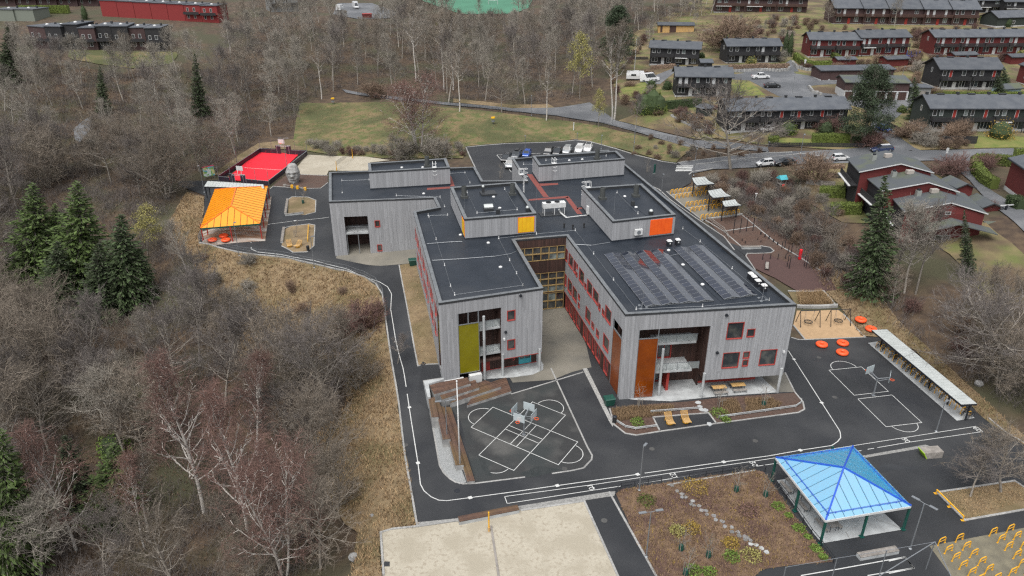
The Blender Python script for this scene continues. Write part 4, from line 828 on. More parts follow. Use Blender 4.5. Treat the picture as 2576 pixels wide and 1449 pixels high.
for p, z in [(p, DECK) for p in z3((545,1088),(825,1168),(175,672)) + zS((910,278),(1092,462),(1340,712)) + z3((948,1412),)] + [(p, U) for p in z3((878,706),(2198,700),(940,818),(1640,338),(1770,328),(2312,810)) + z2((2255,410),(2465,408))]:
    g = un(*p, z); b = MB(); b.lathe([(.27, 0), (.26, .12), (.15, .19), (.02, .2)], g, 12); b.build('roof_outlet', m_white, roof)
def boxfan(px, lab):
    g = un(*px, DECK); o = thing('exhaust_fan', lab, 'roof fan', g, .2, 'exhaust fans on the roof')
    b = MB(); b.box((0, 0, .42), (.68, .68, .84)); b.build('housing', m_dksteel, o); c = MB(); c.hexa([(-.36,-.36,.84),(.36,-.36,.84),(.36,.36,.84),(-.36,.36,.84)], [(-.24,-.24,1.02),(.24,-.24,1.02),(.24,.24,1.02),(-.24,.24,1.02)]); c.build('fan_cap', m_white, o); c = MB(); c.box((.0, -.35, .55), (.18, .03, .2)); c.build('badge', m_white, o)
for p, lab in zip(zS((915,222),(1022,205)), ('black exhaust fan box with white cap, left of the pair below the orange panel', 'black exhaust fan box with white cap, right of the pair below the orange panel')): boxfan(p, lab)
for p, lab in zip(zS((1945,640),(1985,678),(2035,730),(2112,790)), ('roof fan by the right parapet with a round grey cowl, furthest of the four', 'white capped roof fan second furthest along the right parapet', 'white capped roof fan between two others along the right parapet', 'white capped roof fan nearest the front along the right parapet')): boxfan(p, lab)
g = un(*zQ((1545,915))[0], DECK); a_ = .22
o = thing('air_cooler', 'long white cooling unit with two fans standing on legs on the roof', 'cooling unit', g, a_)
b = MB(); b.box((0, 0, 1.75), (3.9, 1.1, .85)); b.build('casing', m_white, o)
for x in (-1.75, 0, 1.75):
    for y in (-.5, .5): b = MB(); b.box((x, y, .72), (.1, .1, 1.3)); b.build('leg', m_white, o)
for x in (-.95, .55):
    b = MB(); b.lathe([(.46, 2.17), (.46, 2.3), (.40, 2.3), (.40, 2.2)], (x, 0, 0), 16); f_ = b.build('fan_ring', m_dksteel, o); c = MB(); [c.beam((x, 0, 2.27), (x + .42 * math.cos(k * 1.05), .42 * math.sin(k * 1.05), 2.27), .12, .02) for k in range(6)]; c.build('fan_blade', m_black, f_)
b = MB(); b.box((-.3, .1, .06), (4.2, 1.9, .14)); b.build('base_pad', m_capdk, o)
b = MB(); pts = [un(*p, DECK + z) for p, z in zip(zQ((1605,850),(1625,890),(1700,955),(1870,935),(1960,925)), (1.2, .5, .4, .4, .4))]
for off in (0, .16): b.path([p + Vector((off, off * .6, 0)) for p in pts], .06, 7)
b.build('coolant_pipe', m_white, roof)
g = un(*zQ((1985,925))[0], DECK); o = thing('control_cabinet', 'white control cabinet by the ladder at the side of the roof storey', 'cabinet', g, .3); b = MB(); b.box((0, 0, .95), (.55, .75, 1.35)); b.build('casing', m_white, o); b = MB(); b.box((0, -.38, 1.0), (.16, .03, .55)); b.build('door_slot', m_black, o); b = MB(); b.box((0, 0, .13), (.5, .7, .26)); b.build('base', m_dksteel, o)
g = un(*z3((2335,1085))[0], DECK + .9); o = thing('heat_pump_unit', 'white wall mounted unit beside the orange panel on the roof storey', 'heat pump', g, .28); b = MB(); b.box((0, .05, .45), (1.25, .35, .95)); b.build('casing', m_white, o); b = MB(); b.lathe([(.32, 0), (.32, .05)], (0, 0, 0), 14); b.v = [(x, -.13 - z, .45 + y) for x, y, z in b.v]; b.build('fan_grille', m_steel, o)
b = MB(); b.box((0, -.05, -.06), (1.35, .3, .07)); b.build('bracket', m_dksteel, o)
def ladder(px, z0, z1, a, back=True):
    g = un(*px, z0); b = MB(); ca, sa = math.cos(a), math.sin(a); P = lambda x, y, z: (g.x + x * ca - (y - .3) * sa, g.y + x * sa + (y - .3) * ca, z)
    for x in (-.28, .28): b.tube(P(x, 0, z0), P(x, 0, z1 + 1.0), .05, .05, 5); b.tube(P(x, 0, z1 + 1.0), P(x, .9, z1 + 1.0), .05, .05, 5); b.tube(P(x, .9, z1 + 1.0), P(x, .9, z1), .05, .05, 5)
    for k in range(int((z1 - z0) / .3)): b.tube(P(-.28, 0, z0 + .3 * k + .2), P(.28, 0, z0 + .3 * k + .2), .04, .04, 4)
    for k in range(4):
        z = z1 - 1.2 + .72 * k; ring = [P(.38 * math.cos(t), -.35 + .38 * math.sin(t) - 0, z) for t in [math.radians(d) for d in range(-220, 41, 26)]]; b.path(ring, .04, 4)
    b.box(P(0, .45, z1 + .02), (.8, .9, .05), a); b.build('roof_ladder', m_white, roof)
ladder(z2((2595 - 60, 570))[0] if False else z3((290,588))[0], DECK, PH, .15); ladder(z3((1482,545))[0], DECK, PH, .25); ladder(z3((1812,800))[0], DECK, PH, -1.25); ladder(z3((1165,660))[0], DECK, PH, 1.85)
def rod(px, z, h, tri=True):
    g = un(*px, z); b = MB(); b.tube(g, g + Vector((0, 0, h)), .035, .015, 5)
    if tri:
        for k in range(3): d = Vector((math.cos(k * 2.09), math.sin(k * 2.09), 0)); b.tube(g + d * .55 + Vector((0, 0, .08)), g + Vector((0, 0, .6)), .03, .03, 4); b.lathe([(.2, 0), (.2, .1)], g + d * .55, 8)
    b.build('lightning_rod', m_steel, roof)
rod(zS((575,1000))[0], DECK, 3.0); rod(zS((2095,905))[0], DECK, 3.0)
for p, z, h in ((z3((588,930))[0], PH, 3.4), (z3((1305,860))[0], PH, 3.4), (z3((2085,945))[0], PH, 3.6), (z3((1790,590))[0], PH, 3.2)): rod(p, z - 1.0, h + 1, False)
for A, B, px, in ((RFL, RFR, zoom(2200,1067,2.574)((1605,825))[0]), (RFL, RFR, zoom(2200,1067,2.574)((1700,445))[0]), (LFL, LFR, zoom(1500,1067,3.22)((1580,772))[0]), (LFL, LFR, zoom(1500,1067,3.22)((1770,310))[0])):
    u, z = onplane(A, B, *px); b = MB(); pbox(b, A, B, u - .2, u + .15, 0, .3, z - .1, z + .12); pbox(b, A, B, u - .08, u + .08, .0, .12, z - .2, z + .2); b.build('wall_lamp', m_dksteel, school)
for A, B, px in ((RFL, RFR, zoom(2200,1067,2.574)((2278,815))[0]), (LFL, LFR, zoom(1500,1067,3.22)((1560,860))[0])):
    u, z = onplane(A, B, *px); b = MB(); pbox(b, A, B, u - .12, u + .12, 0, .25, z - .15, z + .15); b.build('camera_housing', m_white, school)
def hip_pavilion(name, label, cat, eave, zE, apexes, zA, mat, mseam, mpost, posts, zP, rib_n, fascia, mtrim, loc):
    o = thing(name, label, cat, loc, 0, world=True); E = [un(*p, zE) for p in eave]; A = [Vector(a) for a in apexes]; n = 4
    for i in range(4):
        a, c = E[i], E[(i + 1) % 4]; p, q = (A[0], A[0]) if len(A) == 1 else ((A[0], A[0]), (A[0], A[1]), (A[1], A[1]), (A[1], A[0]))[i]
        k = rib_n[i]; nrm = (c - a).cross(p - a).normalized(); nrm = nrm if nrm.z > 0 else -nrm
        L = (c - a).length; d = (c - a) / L
        def top(s):  # where a strip at s along the eave meets the hip or ridge: strips run straight up the slope
            perp = nrm.cross(d); perp = perp if perp.z > 0 else -perp; x = s * L; best = 1e9
            xp, yp = (p - a).dot(d), (p - a).dot(perp); xq, yq = (q - a).dot(d), (q - a).dot(perp)
            if x <= min(xp, xq): y = yp * x / max(.01, xp) if xp <= xq else yq * x / max(.01, xq)
            elif x >= max(xp, xq): m = max(xp, xq); y = yp * (L - x) / max(.01, L - m)
            else: y = yp
            return a + d * x + perp * y
        for t in range(k):
            s0, s1 = t / k + .006, (t + 1) / k - .006
            pts = [a.lerp(c, s0), a.lerp(c, s1), top(s1)]
            xm = [(v - a).dot(d) / L for v in (p, q)]
            for v, xx in sorted(zip((p, q), xm), key=lambda w_: -w_[1]):
                if s0 < xx < s1 and (v - pts[-1]).length > .02: pts.append(v)
            if (top(s0) - pts[-1]).length > .02: pts.append(top(s0))
            if len(pts) < 3: continue
            b = MB(); m = len(pts); lift = nrm * .04; b.add([v for v in pts] + [v + lift for v in pts], [tuple(range(m, 2 * m)), tuple(range(m - 1, -1, -1))] + [(j, (j + 1) % m, m + (j + 1) % m, m + j) for j in range(m)])
            b.build('roof_panel', mat, o)
        b = MB(); [b.beam(a.lerp(c, t / k) + nrm * .05, top(t / k) + nrm * .05, .035, .06, nrm) for t in range(1, k)]; b.build('panel_rib', mtrim if i != 9 else mseam, o)
        b = MB(); b.beam(a - Vector((0, 0, .12)), c - Vector((0, 0, .12)), .1, .26); b.build('eave_beam', fascia, o)
    b = MB()
    for i in range(4): b.beam(E[i] + Vector((0, 0, .08)), (A[0] if len(A) == 1 else A[0] if i in (0, 1) else A[1]) + Vector((0, 0, .1)), .17, .1)
    if len(A) == 2: b.beam(A[0] + Vector((0, 0, .1)), A[1] + Vector((0, 0, .1)), .22, .12)
    b.build('hip_ridge', mseam, o)
    for p in posts:
        g = un(*p, zP); b = MB(); b.box((g.x, g.y, (zP + zE) / 2 - .1), (.2, .2, zE - zP), .23); b.box((g.x, g.y, zP + .06), (.42, .42, .1), .23); b.build('post', mpost, o)
    return o, E, A
eb = zR5((580,890),(1440,745),(855,143),(78,258)); zE = 3.35
Ecen = sum((un(*p, zE) for p in eb), Vector()) / 4
ap = un(*zR5((762,362))[0], zE + 2.15)
o, E, A = hip_pavilion('pavilion', 'open pavilion with a glossy blue pyramid roof on dark green posts', 'pavilion', eb, zE, [ap], 0, m_blue_roof, m_blue, m_green, zR5((525,1130),(940,1055),(1358,982),(270,797),(38,488)) + [(2082, 1180)], .05, (9, 9, 9, 9), m_white, m_blue_roof, (Ecen.x, Ecen.y, .05))
b = MB()   # snow guard along the eaves
for i in range(4):
    a, c = E[i], E[(i + 1) % 4]; inw = (ap - a.lerp(c, .5)).normalized(); a2, c2 = a.lerp(c, .04) + inw * .55, c.lerp(a, .04) + inw * .55
    b.tube(a2 + Vector((0,0,.2)), c2 + Vector((0,0,.2)), .025, .025, 5); b.tube(a2 + Vector((0,0,.1)), c2 + Vector((0,0,.1)), .02, .02, 5)
    for t in range(10): p = a2.lerp(c2, t / 9); b.beam(p, p + Vector((0, 0, .22)) + inw * -.1, .06, .06)
b.build('snow_guard', m_blue, o)
def picnic(name, loc, rz, label, group, mtop, mleg, benches=2):
    o = thing(name, label, 'picnic table', loc, rz, group);
    b = MB(); [b.box((0, -.34 + .17 * k, .75), (1.9, .155, .05)) for k in range(5)]; b.build('tabletop', mtop, o)
    for x in (-.8, .8): b = MB(); b.tube((x, -.35, 0), (x, -.35, .72), .035, .035, 5); b.tube((x, .35, 0), (x, .35, .72), .035, .035, 5); b.tube((x, -.35, .72), (x, .35, .72), .035, .035, 5); b.build('leg', mleg, o)
    for y in (-.85, .85)[:benches]:
        b = MB(); [b.box((0, y - .1 + .2 * k, .45), (1.9, .18, .05)) for k in range(2)]; s_ = b.build('bench_seat', m_bench, o)
        for x in (-.8, .8): b = MB(); b.tube((x, y - .17, 0), (x, y - .17, .43), .03, .03, 5); b.tube((x, y + .17, 0), (x, y + .17, .43), .03, .03, 5); b.tube((x, y - .17, .43), (x, y + .17, .43), .03, .03, 5); b.build('leg', mleg, s_)
    return o
zz = zoom(2200, 1067, 2.574)
for p, lab in zip(zz((1620,1225),(1810,1200)), ('pine topped picnic table on the pale patio, nearer the middle column', 'pine topped picnic table on the pale patio, further right towards the corner column')): g = G(*p); picnic('picnic_table', (g.x, g.y, .05), .12, lab, 'picnic tables on the patio', m_lounge, m_dksteel)
for p, lab, gr in zip(zR5((240,570),(400,745),(600,950)), ('grey picnic table at the back under the blue roof', 'grey picnic table in the middle along the garden side under the blue roof', 'grey picnic table with dark legs at the front corner under the blue roof'), [1]*3): g = G(*p); picnic('picnic_table', (g.x, g.y, .06), math.radians(105), lab, 'picnic tables under the blue roof', m_bench, m_dksteel)
q = z2; eo = q((225,1020),(828,972),(905,598),(372,630)); zE2 = 6.0
zA2 = 7.9; apx = [un(*q((537,797))[0], zA2), un(*q((588,612))[0], zA2)]; Ecen = sum((un(*p, zE2) for p in eo), Vector()) / 4
o, E, A = hip_pavilion('pavilion', 'open pavilion with a glossy orange hipped roof on red posts', 'pavilion', eo, zE2, apx, 0, m_orange_roof, m_orange_seam, m_red, q((258,1140),(555,1165),(850,1135),(872,1030),(890,932),(910,845),(928,752),(305,1085)), 2.6, (9, 16, 9, 16), m_green, m_orange_seam, (Ecen.x, Ecen.y, 2.6))
ring = thing('rubber_ring', 'orange ring', 'ring seat'); b = MB(); n1, n2 = 24, 10
vs = [((.62 + .36 * math.cos(t)) * math.cos(s), (.62 + .36 * math.cos(t)) * math.sin(s), .27 + .26 * max(-1, min(1, 1.25 * math.sin(t)))) for s in [2 * math.pi * i / n1 for i in range(n1)] for t in [2 * math.pi * j / n2 for j in range(n2)]]
b.add(vs, [(i * n2 + j, ((i + 1) % n1) * n2 + j, ((i + 1) % n1) * n2 + (j + 1) % n2, i * n2 + (j + 1) % n2) for i in range(n1) for j in range(n2)]); b.build('ring_body', m_tube, ring, smooth=True); ring['group'] = 'orange ring seats'
for p, lab, s in [(p, l, .9) for p, l in zip(zR4((537,585),(748,570),(743,665),(930,335),(1033,428)), ('orange ring seat left of the other two on the asphalt', 'orange ring seat on the asphalt, back one of the close pair by the sand', 'orange ring seat on the asphalt, front one of the close pair', 'orange ring seat in the dry grass beside the swings', 'orange ring seat in the grass by the end of the bicycle shelter'))] + [(p, l, .9) for p, l in zip(z2((350,1150),(463,1108),(487,1150)), ('orange ring seat at the left under the orange roof', 'orange ring seat at the back under the orange roof', 'orange ring seat at the front right under the orange roof'))]:
    g = G(*p); place(ring, USED, (g.x, g.y, g.z + .06), rnd.random() * 3, lab, s)
def shelter(front_l, front_r, back_l, back_r, zf, zbk, posts, label, k, mroof, zg=0.0, nme='bicycle_shelter', fl=.16):
    P = [un(*p, z) for p, z in ((front_l, zf), (front_r, zf), (back_r, zbk), (back_l, zbk))]; o = thing(nme, label, 'bicycle shelter', (P[0].x, P[0].y, zg), 0, world=True)
    for i in range(k):
        s0, s1 = i / k + .008 / k * 3, (i + 1) / k - .008 / k * 3; c = [P[0].lerp(P[1], s0), P[0].lerp(P[1], s1), P[3].lerp(P[2], s1), P[3].lerp(P[2], s0)]; b = MB(); b.hexa([v for v in c], [v + Vector((0, 0, .05)) for v in c]); b.build('roof_panel', mroof, o)
    b = MB()
    for i in range(4): b.beam(P[i] - Vector((0, 0, .07)), P[(i + 1) % 4] - Vector((0, 0, .07)), .12, .2)
    b.build('roof_frame', m_dksteel, o)
    for (s, t) in posts:
        v = P[0].lerp(P[1], s).lerp(P[3].lerp(P[2], s), t); b = MB(); b.box((v.x, v.y, (zg + v.z) / 2 - .03), (fl, fl, v.z - zg), math.atan2(P[1].y - P[0].y, P[1].x - P[0].x)); b.build('post', m_dksteel, o)
    return o, P
o, P = shelter(*zR4((1045,425),(1945,1175),(1195,418),(2103,1168)), 2.55, 2.8, [(s, .75) for s in (.02, .2, .4, .6, .8, .98)], 'long bicycle shelter with a narrow white ribbed roof by the dry grass bank', 31, m_silver)
def make_bike(fm, name='bicycle'):
    o = thing(name, 'bicycle', 'bicycle')
    for x in (-.52, .52):
        w_ = MB(); r = .33; pts = [(x + r * math.cos(t), 0, .34 + r * math.sin(t)) for t in [2 * math.pi * i / 14 for i in range(15)]]; w_.path(pts, .032, 5); t_ = w_.build('wheel', m_black, o)
        s_ = MB(); [s_.beam((x - .32 * math.cos(a), 0, .34 - .32 * math.sin(a)), (x + .32 * math.cos(a), 0, .34 + .32 * math.sin(a)), .012, .012, (0, 1, 0)) for a in (0, .8, 1.6, 2.4)]; s_.build('spokes', m_steel, t_)
    b = MB(); j = dict(bb=(-.05,0,.32), st=(-.2,0,.82), hd=(.36,0,.84), hb=(.4,0,.66), ra=(-.52,0,.34), fa=(.52,0,.34))
    for a, c in (('bb','st'),('st','hd'),('bb','hb'),('hd','hb'),('bb','ra'),('ra','st'),('hb','fa')): b.tube(j[a], j[c], .03, .03, 6)
    b.build('frame', fm, o); b = MB(); b.hexa([(-.34,-.07,.88),(-.08,-.03,.88),(-.08,.03,.88),(-.34,.07,.88)], [(-.34,-.08,.93),(-.08,-.03,.93),(-.08,.03,.93),(-.34,.08,.93)]); b.tube((-.2,0,.8),(-.21,0,.9),.02,.02,5); b.build('saddle', m_black, o)
    b = MB(); b.path([(.3,-.3,1.0),(.36,-.1,.98),(.36,0,.92),(.36,.1,.98),(.3,.3,1.0)], .022, 5); b.tube((.36,0,.84),(.36,0,.94),.025,.025,5); b.build('handlebar', m_black, o)
    return o
bikes = [make_bike(m_dksteel), make_bike(CAR['black']), make_bike(m_steel)]
loops_ = None
def make_hoop(mat, h=.8, w_=.95, r=.05):
    o = thing('cycle_stand', 'yellow hoop', 'bicycle stand'); b = MB(); pts = [(-w_ / 2, 0, 0), (-w_ / 2 + .06, 0, h * .8), (-w_ / 2 + .16, 0, h), (w_ / 2 - .2, 0, h), (w_ / 2 - .06, 0, h * .86), (w_ / 2, 0, 0)]; b.path(pts, r, 6); b.build('hoop', mat, o)
    c = MB(); c.tube((-w_ / 2 + .05, 0, h * .52), (w_ / 2 - .04, 0, h * .52), .03, .03, 6); c.build('crossbar', mat, o)
    for x in (-w_ / 2, w_ / 2): f_ = MB(); f_.box((x, 0, .02), (.18, .12, .03)); f_.build('foot_plate', mat, o)
    return o
hoop = make_hoop(m_yel)
F0, F1 = [G(*p) for p in zR4((1105,590),(2010,1300))]; d = (F1 - F0).normalized(); az = math.atan2(d.y, d.x); nb = 20
occ = {0:0,1:1,3:2,4:0,6:1,7:0,8:2,9:0,10:1,11:0,12:2,14:0,18:1,19:0}
names = ['first','second','third','fourth','fifth','sixth','seventh','eighth','ninth','tenth','eleventh','twelfth','thirteenth','fourteenth']
kk = 0; hoop['group'] = 'yellow cycle stands'
for i in range(nb):
    p = F0.lerp(F1, i / (nb - 1)); place(hoop, USED, (p.x, p.y, .05), az + 1.9, 'yellow cycle stand in the row under the long white roofed shelter').__setitem__('group', 'cycle stands under the long shelter')
    if i in occ:
        bk = place(bikes[occ[i]], USED, (p.x - .25 * d.y * 0 + .3 * d.x, p.y + .3 * d.y, .05), az + 1.9 + rnd.uniform(-.12, .12) + (math.pi if i % 5 == 0 else 0), names[kk] + ' bicycle from the far end of the row under the long shelter'); bk['group'] = 'bicycles under the long shelter'; kk += 1
for x, y in [(597,1150),(885,1098),(1030,1070),(505,1248),(658,1218),(720,1282),(568,1312),(788,1350),(630,1380),(850,1415),(705,1440),(1090,1130),(1018,1220),(1090,1290),(1135,1360),(1150,1205),(445,1180),(955,1155),(915,1490),(770,1500),(980,1560),(1190,1430),(1050,1440),(1200,1290)]:
    g = G(*zBR((x, y))[0]); place(hoop, USED, (g.x, g.y, .05), math.radians(24), 'yellow cycle stand on the beige paved square at the lower right', 1.08)['group'] = 'cycle stands on the beige pavers'
hoop2 = make_hoop(m_yel, r=.075)
rows_ = [((352,655),(562,628),6),((608,635),(690,618),3),((400,702),(700,665),8),((505,782),(722,752),6),((770,765),(855,742),3),((555,835),(862,792),8),((655,910),(1010,860),9)]
for a, c, n in rows_:
    a, c = z4((a[0], a[1] + 18))[0], z4((c[0], c[1] + 18))[0]
    for i in range(n):
        g = G(a[0] + (c[0] - a[0]) * i / (n - 1), a[1] + (c[1] - a[1]) * i / (n - 1)); place(hoop2, USED, (g.x, g.y, g.z + .06), math.radians(40), 'yellow cycle stand in the rows beside the driveway behind the school', 1.1)['group'] = 'cycle stands beside the driveway'
def small_shelter(roof_px, zf, lab):
    P = [un(*p, zf) for p in z4(*roof_px)]; g = tz(sum(p.x for p in P) / 4, sum(p.y for p in P) / 4)
    o = thing('bicycle_shelter', lab, 'bicycle shelter', (P[0].x, P[0].y, g), 0, 'small bicycle shelters', world=True); M0, M1 = P[0].lerp(P[3], .55) - Vector((0,0,.0)), P[1].lerp(P[2], .55)
    Z = lambda v, h: Vector((v.x, v.y, v.z + h))
    for s in range(5):
        for lo, hi, a, c in ((P[0], P[1], M0, M1), (P[3], P[2], M0, M1)):
            t0, t1 = s / 5 + .01, (s + 1) / 5 - .01; q_ = [Z(lo.lerp(hi, t0), .25), Z(lo.lerp(hi, t1), .25), Z(a.lerp(c, t1), 0), Z(a.lerp(c, t0), 0)]; b = MB(); b.hexa(q_, [v + Vector((0, 0, .05)) for v in q_]); b.build('roof_panel', m_silver, o)
    b = MB(); [b.beam(Z(p, h), Z(r_, h2), .12, .16) for p, r_, h, h2 in ((P[0], P[1], .16, .16), (P[3], P[2], .16, .16), (M0, M1, -.08, -.08), (P[0], M0, .16, -.08), (P[3], M0, .16, -.08), (P[1], M1, .16, -.08), (P[2], M1, .16, -.08))]; b.build('roof_frame', m_dksteel, o)
    for v in (M0, M1): b = MB(); b.box((v.x, v.y, (g + v.z) / 2 - .05), (.2, .2, v.z - g)); b.build('post', m_dksteel, o)
for rp, z, lab in ((((600,600),(780,583),(680,512),(552,525)), 8.2, 'small shelter with folded glass roof, furthest back of three by the cycle stands'), (((765,725),(945,708),(845,632),(712,655)), 7.6, 'small shelter with folded glass roof, middle one by the cycle stands'), (((885,815),(1050,800),(985,742),(857,760)), 7.0, 'small shelter with folded glass roof, nearest of three by the mulch bed')): small_shelter(rp, z, lab)
shelter(*z2((265,600),(870,620),(300,545),(862,580)), 6.3, 6.6, [(0.01, .1), (.5, .1), (.25, .1), (.01, .9)], 'white ribbed roof shelter between the red court and the orange pavilion', 17, m_silver, 3.6)
def hoopset(px, zt, boards, lab):
    g = G(*px); o = thing('basketball_stand', lab, 'basketball stand', g, 0, world=True); T = Vector((g.x, g.y, g.z + zt)); b = MB(); b.tube(g, T, .11, .09, 10); b.lathe([(.25, 0), (.25, .05)], g, 10); b.build('pole', m_steel, o)
    for a in boards:
        d = Vector((math.cos(a), math.sin(a), 0)); n = Vector((-d.y, d.x, 0)); E_ = T + d * 1.25 + Vector((0, 0, .55))
        b = MB(); b.tube(T - Vector((0, 0, .1)), E_ - Vector((0,0,.15)), .05, .045, 6); b.tube(T - Vector((0, 0, .5)), E_ - Vector((0, 0, .35)), .035, .035, 6); b.build('arm', m_steel, o)
        b = MB(); c = E_ + d * .05; q_ = [c + n * s * .75 + Vector((0, 0, z)) for s, z in ((-1, -.5), (1, -.5), (1, .55), (-1, .55))]; b.hexa([v for v in q_], [v + d * .04 for v in q_]); bd = b.build('backboard', m_board, o)
        b = MB(); c = c + d * .042;
        for z0, z1, s0, s1 in ((-.3, -.25, -.25, .25), (.1, .15, -.25, .25), (-.3, .15, -.25, -.2), (-.3, .15, .2, .25)): q_ = [c + n * s + Vector((0, 0, z)) for s, z in ((s0, z0), (s1, z0), (s1, z1), (s0, z1))]; b.hexa(q_, [v + d * .006 for v in q_])
        b.build('board_marking', m_white, bd)
        b = MB(); rc = c + d * .35 - Vector((0, 0, .35)); b.path([rc + Vector((.23 * math.cos(t), .23 * math.sin(t), 0)) for t in [2 * math.pi * i / 12 for i in range(13)]], .03, 5); b.tube(rc - d * .23, c - Vector((0,0,.35)), .04, .04, 5); b.build('rim', m_orange, bd)
hoopset(zR3((1438,668))[0], 2.75, [math.radians(a) for a in (62, 152, 242, 332)], 'steel basketball stand with four backboards on the crossed court markings')
hoopset(zR4((1060,1080))[0], 2.75, [math.radians(a) for a in (118, -28)], 'steel basketball stand with two backboards by the bicycle shelter')
def lamp(px, toppx, kind, lab, rz=0.0, group='lamp posts'):
    g = G(*px); lo, hi = 1.0, 14.0
    for _ in range(30):
        m = (lo + hi) / 2; d = ray(*toppx); h_at = CAM_H + d.z * (g.y / d.y)
        hi = lo = max(2.5, h_at - g.z)
    h = lo; o = thing('street_lamp', lab, 'lamp post', g, rz, group); b = MB(); b.tube((0, 0, 0), (0, 0, h), .075, .05, 8); b.lathe([(.18, 0), (.18, .12), (.09, .2)], (0, 0, 0), 10); b.build('pole', m_steel, o)
    if kind == 1: b = MB(); b.tube((0, 0, h - .03), (0, -.25, h), .035, .035, 6); b.box((0, -.45, h + .02), (.26, .6, .1)); b.build('lamp_head', m_steel, o)
    if kind == 2:
        for s in (-1, 1): b = MB(); b.tube((0, 0, h), (s * .5, 0, h + .06), .03, .03, 5); b.box((s * .85, 0, h + .08), (.75, .28, .06)); b.build('lamp_head', m_steel, o)
    if kind == 3: b = MB(); b.lathe([(.05, 0), (.09, .05), (.03, .16)], (0, 0, h), 8); b.build('ball_finial', m_steel, o)
    return o
lamp(zR6((1280,590))[0], zR6((1312,150))[0], 1, 'single headed lamp post between the sprint lane and the garden railing', 2.5)
lamp(zR6((1350,1260))[0], zR6((1385,805))[0], 2, 'twin headed lamp post rising beside the garden path edge near the bottom', .2)
lamp(zBR((180,1220))[0], zBR((297,830))[0], 2, 'twin headed lamp post in front of the blue pavilion', -.9)
lamp(zR4((1690,1447))[0], zR4((1772,1150))[0], 1, 'lamp post at the end of the cobble strip by the lime planter', 2.2)
lamp(zR3((668,750))[0], zR3((650,330))[0], 2, 'twin headed lamp post standing in the gravel behind the wooden steps', .2)
lamp(z2((620,1300))[0], z2((575,970))[0], 1, 'tall lamp post on the path edge in front of the orange pavilion', 3.0)
lamp(z2((1375,1420))[0], z2((1340,1105))[0], 1, 'lamp post on the path edge near the yellow lounger', 2.0)
lamp(z2((1190,705))[0], z2((1165,560))[0], 1, 'lamp post by the back lawn island'); lamp(z2((268,660))[0], z2((210,385))[0], 1, 'lamp post at the end of the white shelter by the mural'); lamp(z2((600,380))[0], z2((545,55))[0], 1, 'lamp post behind the red ball court')
lamp(z2((1100,400))[0], z2((1065,115))[0], 2, 'floodlight mast at the far right corner of the red court')
for b_, t_, lab in (((1195,240),(1195,85),'lamp post behind the blue parked car'), ((1715,200),(1718,60),'lamp post behind the white parked cars'), ((2285,265),(2298,10),'tall lamp post on the grass bank by the parking lot'), ((388,315),(390,230),'short lamp post beyond the roof edge by the parking lot'), ((1960,225),(1962,80),'thin lamp post at the parking lot kerb')):
    lamp(z3(b_)[0], z3(t_)[0], 1, lab)
for b_, t_, lab in (((570,490),(597,215),'lamp post beside the zebra crossing'), ((243,690),(262,470),'lamp post by the driveway at the cycle stands'), ((1648,262),(1678,75),'lamp post on the pavement by the long hedge'), ((1310,250),(1322,160),'small lamp post at the end of the pavement')): lamp(z4(b_)[0], z4(t_)[0], 1, lab)
for b_, t_, lab in (((195,1165),(185,960),'lamp post beside the footpath by the birch'), ((1008,1260),(1008,1075),'lamp post where the footpath narrows'), ((1232,1440),(1235,1290),'lamp post below the footpath railing'), ((1845,1275),(1850,1205),'low lamp in the garden by the gazebo')): lamp(zC(b_)[0], zC(t_)[0], 1, lab)
for b_, t_, lab in (((240,950),(275,710),'lamp post on the residential turning circle'), ((1265,1085),(1292,950),'lamp post in front of the garages'), ((1575,1449),(1590,1340),'lamp post by the long dark fence'), ((345,1449),(358,1350),'lamp post at the hedge by the street'), ((1355,755),(1375,680),'lamp post between the garages and the black house')): lamp(zT(b_)[0], zT(t_)[0], 1, lab)
g = G(*zR3((797,1018))[0]); o = thing('flagpole', 'tall white flagpole without a flag beside the wooden steps', 'flagpole', g); b = MB(); b.tube((0,0,0), (0,0,11.9), .11, .05, 10); b.build('pole', m_white, o, smooth=True); b = MB(); b.lathe([(.02,0),(.1,.08),(.1,.16),(.01,.26)], (0,0,11.9), 8); b.build('finial', m_white, o); b = MB(); b.lathe([(.2,0),(.2,.1),(.13,.5)], (0,0,0), 10); b.build('base', m_steel, o)
g = G(*zC((1232,705))[0]); o = thing('flagpole', 'white flagpole on the lawn by the camper van', 'flagpole', g); b = MB(); b.tube((0,0,0), (0,0,9.5), .12, .06, 8); b.build('pole', m_white, o); b = MB(); b.lathe([(.02,0),(.1,.08),(.02,.2)], (0,0,9.5), 8); b.build('finial', m_white, o)
o = thing('amphitheatre', 'stepped amphitheatre of brown timber terraces by the olive glass screen', 'amphitheatre', G(*zR3((600,300))[0]), 0, world=True)
def terrace(quad, z, k, name='wooden_step', conc=None, mat=None):
    """planks laid along the first edge of the quad (px at height z); the front riser is rough concrete"""
    q_ = [un(*p, z) for p in quad]; b = MB()
    for i in range(k):
        s0, s1 = i / k + .01, (i + 1) / k - .01; c = [q_[0].lerp(q_[3], s0), q_[1].lerp(q_[2], s0), q_[1].lerp(q_[2], s1), q_[0].lerp(q_[3], s1)]
        b.hexa([v - Vector((0, 0, .06)) for v in c], [v + Vector((0, 0, rnd.uniform(0, .012))) for v in c])
    st = b.build(name, mat or m_plank, o); c = MB(); c.hexa([Vector((v.x, v.y, -.2)) for v in q_], [v - Vector((0, 0, .065)) for v in q_]); c.build('riser', conc or m_stone, st)
q = zN5
terrace(q((1020,940),(2150,580),(2010,230),(1330,440)), .42, 9); terrace(q((590,880),(1890,460),(1480,300),(1000,480)), .84, 8)
